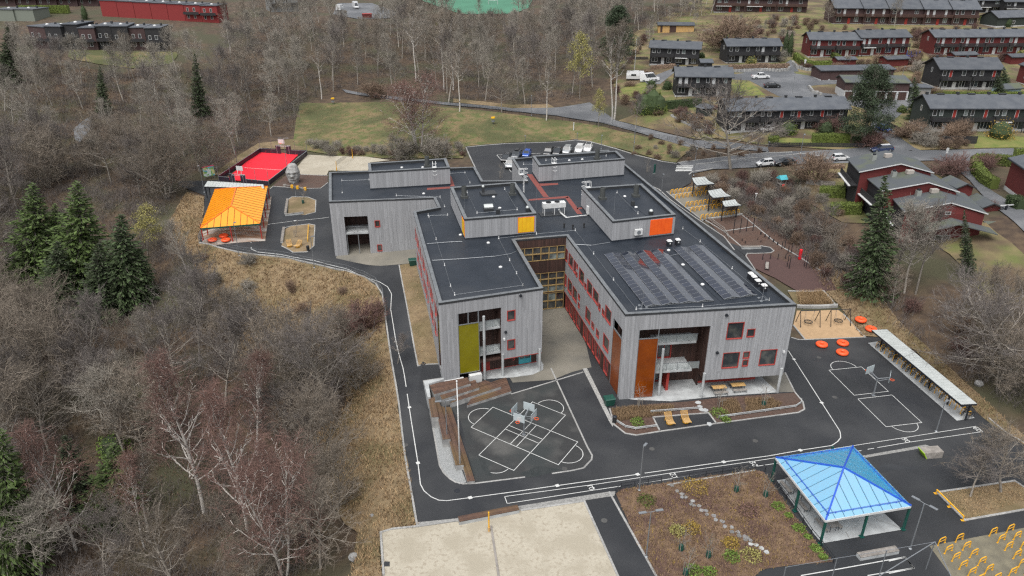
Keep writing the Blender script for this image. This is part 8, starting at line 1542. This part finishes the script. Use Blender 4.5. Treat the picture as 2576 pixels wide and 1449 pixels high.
garden_fill([(1760,90),(2000,40),(2080,70),(2460,66),(2700,60),(2700,75),(2330,80),(2290,72),(2000,80),(1990,140),(1960,100),(1820,85)], 4.2, 75, 41, 'low bare shrub on the scrub bank between the brown row and the red terraces', 'shrubs on the upper bank')
garden_fill([(2290,80),(2345,75),(2345,240),(2290,240)], 3.2, 30, 42, 'low bare shrub between the two red terraces', 'shrubs between the red terraces')
garden_fill([(1560,110),(1640,95),(1640,250),(1720,290),(1700,300),(1560,300),(1540,200)], 4.5, 28, 43, 'low bare shrub at the edge of the wood by the camper van', 'shrubs by the camper van')
garden_fill([(1690,290),(1830,270),(1830,345),(1770,350)], 3.2, 16, 44, 'low bare shrub in the garden with the gazebo', 'shrubs by the gazebo'); garden_fill([(1930,340),(2130,330),(2130,350),(1930,362)], 2.6, 16, 45, 'low bare shrub in the narrow gardens of the long black terrace', 'terrace garden shrubs'); garden_fill([(2290,150),(2340,150),(2360,240),(2500,236),(2500,246),(2300,246)], 3, 22, 46, 'low bare shrub around the black house with white base', 'shrubs by the black house')
garden_fill([(2270,345),(2420,345),(2450,372),(2310,374)], 2.6, 20, 47, 'low bare shrub in front of the dark green terrace', 'green terrace shrubs'); garden_fill([(2000,150),(2290,146),(2290,165),(2060,190),(2010,170)], 3, 26, 48, 'low bare shrub in the front gardens of the red terrace pair', 'red terrace shrubs'); garden_fill([(2340,146),(2560,142),(2560,160),(2340,160)], 3, 20, 49, 'low bare shrub in the front gardens of the upper right red terrace', 'upper right terrace shrubs')
BLOCK = []
garden_fill([(775,372),(850,388),(960,394),(1100,394),(1165,392),(1170,372),(1160,366),(1100,378),(960,382),(850,376),(780,362)], 2.4, 44, 50, 'dark bare shrub in the strip between the lawn and the far sand court', 'shrubs above the far sand court', (0, 1, 2), .35, .7)
garden_fill([(1580,392),(1700,408),(1850,398),(1930,384),(1790,378),(1740,368),(1620,346),(1600,360)], 3.4, 60, 51, 'low brown shrub on the bank below the footpath railing', 'shrubs on the footpath bank', (0, 0, 2), .25, .5)
garden_fill([(500,640),(640,660),(880,700),(955,740),(960,850),(900,800),(640,790),(540,720)], 6, 9, 52, 'low bare shrub on the upper dry grass slope', 'shrubs on the dry slope', (0, 2, 2), .3, .75)
garden_fill([(2110,470),(2130,480),(2130,600),(2230,640),(2200,700),(2060,640),(2040,500)], 4.5, 34, 53, 'low bare shrub in the rough gardens left of the stepped red terrace', 'rough garden shrubs', (0, 2), .3, .6)
def leafy_box(name, label, cat, pts, wd, h, mat, leaf=.26, dens=26, rounded=.12, group=None, px=True):
    W = [G(*p) for p in pts] if px else pts; r = np.random.default_rng(int(W[0].x * 10) % 9999); P = []; b = MB()
    for a, c in zip(W, W[1:]):
        L = (c - a).length; d = (c - a) / L; n = np.array([-d.y, d.x, 0]); A = np.array(a); D = np.array(d); m = int((L * (wd + 2 * h) + 2 * wd * h) * dens)
        u = r.random(m) * L; q = r.random(m) * (wd + 2 * h); lat = np.where(q < h, -wd / 2, np.where(q < h + wd, q - h - wd / 2, wd / 2)); z = np.where(q < h, q, np.where(q < h + wd, h, q - h - wd)); z = np.minimum(z, h - np.maximum(0, np.abs(lat) - wd / 2 + .2) * rounded * 3)
        P.append(A + D * u[:, None] + n * lat[:, None] + np.stack([np.zeros(m), np.zeros(m), z], 1) + r.normal(0, .07, (m, 3)))
        b.beam((a.x, a.y, a.z + h / 2 - .1), (c.x, c.y, c.z + h / 2 - .1), wd * .86, h)
        nb = len(P)
    V, F = tri_cloud(np.concatenate(P), leaf, 3, 0, None, .7); o = np_mesh(name, V, F, mat); o['label'] = label; o['category'] = cat
    if group: o['group'] = group
    b.build('branch_core', mat, o); return o
H_ = lambda lab, pts, wd, h, mat=None, **k: leafy_box('hedge', lab, 'hedge', pts, wd, h, mat or m_hedge, **k)
H_('long clipped green hedge along the street in front of the black terrace', zT((440,1430),(810,1430)), 2.0, 2.0); H_('dark clipped hedge block right of the long street hedge', zT((840,1449),(930,1449)), 1.8, 1.6, m_hedgedk); H_('clipped hedge piece at the left end of the street gardens', zT((0,1440),(100,1440)), 1.8, 1.6)
H_('square clipped hedge in front of the low black house with the blue roof', zC((1530,1100),(1900,1070)), 1.6, 2.2, m_hedgedk); H_('curved clipped hedge in front of the red terrace pair', zT((270,590),(330,640),(420,680),(630,672)), 1.6, 1.9); H_('short slanting hedge in front of the red terrace pair', zT((640,570),(720,615)), 1.3, 1.6)
H_('clipped box hedge in the terrace garden, upper of two', z5((510,525),(770,530)), 2.0, 2.0); H_('clipped bright box hedge in the terrace garden, lower of two', z5((620,700),(930,690)), 2.2, 2.0); H_('low brown hedge in front of the second black house', zC((2180,700),(2576,680)), 1.2, 1.3, m_brownshrub); H_('brown hedge at the corner of the turning circle', zT((0,690),(205,680)), 1.3, 1.3, m_brownshrub); H_('low brown hedge below the black house with the camper van', zC((1400,700),(1640,680)), 1.5, 1.2, m_brownshrub)
H_('long clipped hedge behind the dark green terrace', zT((1650,975),(1900,985),(2250,985),(2570,985)), 1.5, 1.6); H_('large curved clipped hedge at the right edge, lower arm', z5((2270,450),(2170,390),(2090,300),(2070,220),(2130,190),(2460,215)), 1.8, 2.0); H_('clipped hedge at the right edge beside the red wall', z5((2470,140),(2620,145)), 1.8, 2.0); H_('green hedge clump beside the lane', z5((2440,600),(2560,660)), 2.4, 1.8, m_hedgedk)
H_('long green hedge at the top left behind the black terrace', zoom(0,0,2.5556)((205,130),(700,130)), 2.2, 3.0); H_('green hedge by the green house at the top right', zT((2120,205),(2260,210)), 1.6, 1.8); H_('small dark hedge bed in the garden with the stone edging', zC((1700,1150),(1880,1210)), 1.4, 1.0, m_hedgedk); H_('brown hedge above the shed at the middle right', zT((1230,730),(1520,690)), 1.3, 1.3, m_brownshrub); H_('brown hedge along the shrub slope below the parked cars', z4((1730,425),(2080,410)), 1.4, .8, m_brownshrub)
def bush(label, px, R, h, mat, name='bush', cat='bush', leaf=.28, n=900, pw=1.0, core=True):
    g = G(*px); r = np.random.default_rng(int(px[0] * 7)); v = r.normal(size=(n, 3)); v /= np.linalg.norm(v, axis=1, keepdims=True); v[:, 2] = np.abs(v[:, 2]); rad = r.uniform(.6, 1.05, (n, 1)) * (1 + .12 * np.sin(v[:, :1] * 7 + v[:, 1:2] * 5)); P = v * rad * np.array([R, R, h])
    if pw != 1: t = P[:, 2:3] / h; P[:, :2] *= (1 - np.clip(t, 0, 1) ** pw * .85)
    V, F = tri_cloud(P, leaf, 2, 0, None, .7); o = np_mesh(name, V, F, mat); o.location = g; o['label'] = label; o['category'] = cat; ORG[o.name] = Vector((0, 0, 0))
    if core: b = MB(); b.lathe([(R * .55, 0), (R * .72, h * .3), (R * .55, h * .7), (R * .1, h * .9)], (0, 0, 0), 9); b.build('branch_core', m_hedgedk, o)
    return o
for x, lab in ((1972, 'tall dark green cedar column, left of the pair beside the red terrace'), (1984, 'tall dark green cedar column, right of the pair beside the red terrace')): bush(lab, (x, 142), 1.25, 8.2, m_hedgedk, 'cedar_column', 'cedar', n=1600, pw=2.5)
bush('dark cedar column at the top left beside the long hedge', (215, 48), 1.6, 6, m_hedgedk, 'cedar_column', 'cedar', pw=2.5)
for dx, R, h, lab in ((1618, 3.0, 6.0, 'left bushy green thuja of the cluster by the footpath'), (1640, 3.2, 7.0, 'tallest bushy green thuja of the cluster by the footpath'), (1656, 2.6, 5.5, 'right bushy green thuja of the cluster by the footpath')): bush(lab, (dx, 284 if dx != 1618 else 286), R, h, m_hedge, 'thuja_bush', 'thuja', n=2200, pw=1.6)
for p, R, h, mt, lab in [(zT((200,1350))[0],2.3,3.2,m_hedge,'round green bush in the terrace garden, left'),(zT((575,1350))[0],2.3,3.4,m_hedgedk,'round dark green bush in the terrace garden, middle'),(zT((2325,1385))[0],3.2,4.2,m_goldleaf,'golden yellow bush in front of the green terrace'),(zC((2405,640))[0],1.7,2.4,m_yleaf,'yellow green round bush in front of the second black house'),(zC((1400,885))[0],1.6,2.6,m_hedgedk,'dark round bush below the white van'),(zC((1560,900))[0],1.6,2.8,m_hedgedk,'dark green bush at the left corner of the low black house'),(zT((2560,555))[0],2,1.6,m_yleaf,'pale green bush at the upper right edge'),(zC((1905,580))[0],1.2,1.6,m_hedgedk,'small dark bush right of the first black house'),(zT((2400,270))[0],2,3.5,m_hedgedk,'dark green bush by the dark green gabled house'),(zT((1360,900))[0],1.5,2.2,m_hedgedk,'dark green bush between the shed and the conifer'),(zT((1345,1130))[0],1.3,1.8,m_hedge,'green bush at the corner of the green terrace'),(zoom(0,1734,2.342)((1060,130))[0],2.4,3.5,m_limeleaf,'bright lime green bush in the lower left wood')]: bush(lab, p, R, h, mt)
for p, R, h, mt, lab in [(zN4((355,700))[0],.95,.8,m_limeleaf,'lime green perennial clump at the left tip of the planting bed'),(zN4((1390,590))[0],1.2,.8,m_limeleaf,'lime green perennial clump right of the asphalt bay'),(zN4((1470,660))[0],.7,.45,m_limeleaf,'low lime green clump by the timber rail'),(zR6((1660,1010))[0],.85,.9,m_yleaf,'yellow green shrub in the middle of the garden bed'),(zR6((1800,985))[0],1.0,.8,m_goldleaf,'golden brown shrub beside the yellow green one in the garden bed'),(zR6((1840,570))[0],1.6,.7,m_goldleaf,'golden grass clump beside the stepping stones near the railing'),(zR6((2210,1270))[0],.9,.7,m_limeleaf,'lime shrub at the bottom of the garden bed'),(zR6((2200,1130))[0],1.0,.5,m_goldleaf,'golden clump left of the pale stones in the garden bed'),(zR6((2400,1255))[0],1.1,.7,m_yleaf,'yellow shrub at the lower right of the garden bed'),(zR6((1820,1410))[0],.9,.7,m_limeleaf,'lime shrub at the bottom edge of the garden bed'),(zR6((1980,1425))[0],.8,.5,m_limeleaf,'small lime clump at the bottom edge of the garden bed'),(zR6((2370,800))[0],1.3,.55,m_redshrub,'maroon low shrub patch at the right of the garden bed'),(zR6((1350,700))[0],1.1,.5,m_hedge,'green brown shrub near the top left of the garden bed'),(zR5((100,755))[0],.8,.35,m_limeleaf,'lime clump along the railing, upper'),(zR5((205,845))[0],.45,.3,m_limeleaf,'small lime clump along the railing'),(zR5((310,975))[0],.75,.35,m_limeleaf,'lime clump along the railing, middle'),(zR5((400,1060))[0],.45,.3,m_limeleaf,'lime clump along the railing, lower'),(zR5((485,1180))[0],.7,.3,m_limeleaf,'lime clump along the railing near the bottom'),(zR5((555,1265))[0],.5,.3,m_limeleaf,'lime tuft at the bottom corner of the railing'),(zR6((1880,615))[0],.22,.3,m_white,'white flowering tuft beside the golden grass')][:19]: bush(lab, p, R, h, mt, 'perennial_clump', 'plant', leaf=.16, n=520, core=False)
for p, lab in [(zR6((1700,1190))[0],'young staked sapling with a dark green guard left of the yellow shrub'),(zR6((1975,1260))[0],'young staked sapling with a dark green guard at the lower middle of the garden bed'),(zR6((2255,600))[0],'young staked sapling with a dark guard near the garden railing'),(zR6((2550,650))[0],'young sapling with a green guard at the right of the garden bed'),(zR6((1745,1440))[0],'young sapling with a dark guard at the bottom of the garden bed'),(zN4((1950,480))[0],'young sapling with a green guard in the front planting bed'),(zN4((1390,500))[0],'thin sapling in the front planting bed by the lime clump'),(zN4((375,500))[0],'thin sapling in front of the amber glass screen'),(z2((1262,770))[0],'young sapling with a dark guard on the back lawn island'),(z2((1185,1110))[0],'young sapling on the lawn island behind the yellow lounger'),(z3((948,515))[0],'small bare sapling in the yard behind the roof'),(z4((105,455))[0],'small bare sapling in the bed by the pylon sign')]:
    g = G(*p); o = thing('sapling', lab, 'young tree', g); TR, CR_ = bare_arrays(int(p[0]) + 3, 3.4, .9, base=.35, nl=9, ns=3, nt=3, tw=.012, tl=.35, sub=0, r0=.035); V, F = segs_arr(TR, 5); np_mesh('trunk', V, F, m_bark, o); V, F = segs_arr(CR_, 3); np_mesh('crown', V, F, m_twigpale, o)
    for a in (0, 2.1, 4.2): b = MB(); b.tube((.35 * math.cos(a), .35 * math.sin(a), 0), (.33 * math.cos(a), .33 * math.sin(a), 1.35), .035, .035, 6); b.build('stake', m_bark, o)
    if 'guard' in lab: b = MB(); b.lathe([(.24, 0), (.27, .25), (.2, .75), (.06, .8)], (0, 0, 0), 10); b.build('water_bag', m_binG, o)
def tufts(name, poly, n, h, mat, seed, blades=4, px=True, wd=.05, zoff=.05, patch=0.0):
    W = px_world(poly) if px else poly; P = inside_many(W, n, seed); r = np.random.default_rng(seed + 50)
    if patch: P = P[np.array([mnoise.noise((x * .22, y * .22, seed)) > r.uniform(-.5, .5) * patch - .05 for x, y in P])]
    z = tzv(P[:, 0], P[:, 1]) + zoff; m = len(P); V = []
    for k in range(blades):
        a = r.random(m) * 6.283; l = h * r.uniform(.5, 1.2, m); ox, oy = r.normal(0, .1, m), r.normal(0, .1, m); bx, by = np.cos(a) * wd, np.sin(a) * wd; le = r.uniform(.25, .9, m) * l; b2 = a + r.normal(1.6, .6, m)
        base = np.stack([P[:, 0] + ox, P[:, 1] + oy, z - .05], 1); V.append(np.stack([base + np.stack([bx, by, 0 * bx], 1), base - np.stack([bx, by, 0 * bx], 1), base + np.stack([np.cos(b2) * le, np.sin(b2) * le, l], 1)], 1))
    V = np.concatenate(V).reshape(-1, 3); np_mesh(name, V, np.arange(len(V)).reshape(-1, 3), mat, kind='stuff')
SL = [(1044,1326),(1028,1180),(1005,1087),(990,969),(972,860),(962,800),(950,730),(915,700),(872,686),(790,670),(647,646),(547,630),(498,618),(505,592),(512,500),(470,485),(425,560),(470,640),(520,740),(600,800),(600,890),(740,895),(840,895),(860,960),(870,1010),(840,1060),(790,1090),(780,1180),(830,1260),(900,1340),(880,1470),(962,1470),(954,1340)]
tufts('dry_grass', SL, 60000, .42, m_straw, 1, 3, wd=.05); tufts('dry_grass', SL, 38000, .5, m_straw2, 2, 3, wd=.05, patch=1)
tufts('dry_grass', [(2165,845),(2080,735),(2020,640),(1960,560),(1890,545),(2010,600),(2120,680),(2240,780),(2330,870),(2480,1010),(2576,1095),(2620,1150),(2470,1049),(2300,880),(2210,848)], 16000, .35, m_straw2, 3, 3)
tufts('bed_ground_cover', GARDEN, 9000, .26, m_straw2, 4, 4, wd=.04); tufts('bed_ground_cover', GARDEN, 5000, .24, m_redshrub, 5, 4, wd=.04, patch=1.0); tufts('bed_ground_cover', GARDEN, 3200, .28, m_goldleaf, 6, 3, wd=.03, patch=1.6)
tufts('bed_ground_cover', zN4((30,520),(330,490),(800,480),(800,570),(540,600),(560,620),(300,640),(80,690)), 3200, .4, m_straw2, 7, 4, wd=.03); tufts('bed_ground_cover', zN4((1400,420),(1600,395),(1680,560),(1450,600)), 1100, .4, m_straw2, 8, 4, wd=.03); tufts('bed_ground_cover', zN4((1720,395),(2040,380),(2180,460),(2060,520),(1740,560)), 1800, .4, m_straw2, 9, 4, wd=.03)
tufts('tall_straw', zR4((300,60),(540,50),(650,165),(320,180)), 2600, .8, m_straw, 10, 4, wd=.03)
tufts('dry_grass', A_strip + [(1118,910),(1060,690),(1030,664)], 4200, .16, m_straw, 11, 3); tufts('dry_grass', zR5((1720,615),(2480,500),(2690,650),(1985,885)), 3600, .16, m_straw, 12, 3)
tufts('lawn_grass', [(756,262),(894,262),(989,259),(1129,274),(1288,290),(1433,308),(1520,322),(1615,346),(1700,404),(1547,368),(1447,348),(1172,366),(1165,396),(960,396),(850,390),(775,376),(738,358)], 24000, .22, m_straw2, 13, 2, wd=.07, patch=1.2)
m_leaf = M('fallen_leaves', (.12,.08,.05), .9, island=.5)
for i_, W_ in enumerate((WA, WB, WC)): tufts('leaf_litter', W_, 30000, .3, m_leaf, 60 + i_, 2, px=False, wd=.09)
for p, s, lab in ((zR7((985,1265))[0], .55, 'grey boulder in the dry grass near the sand court'), (zR7((1165,845))[0], .25, 'small pale stone in the dry grass'), (zR4((2120,965))[0], .6, 'dark boulder in the dry bank by the bicycle shelter')):
    g = G(*p); b = MB(); b.lathe([(s * .8, -.2), (s, .2 * s), (s * .75, .7 * s), (s * .2, .95 * s)], (0, 0, 0), 8); b.v = [(x * (1 + .25 * mnoise.noise((x * 3, y * 3, z))), y * (1 + .25 * mnoise.noise((y * 3, x, z * 2))), z) for x, y, z in b.v]; o = b.build('boulder', m_stone); o.location = g; o['label'] = lab; o['category'] = 'boulder'
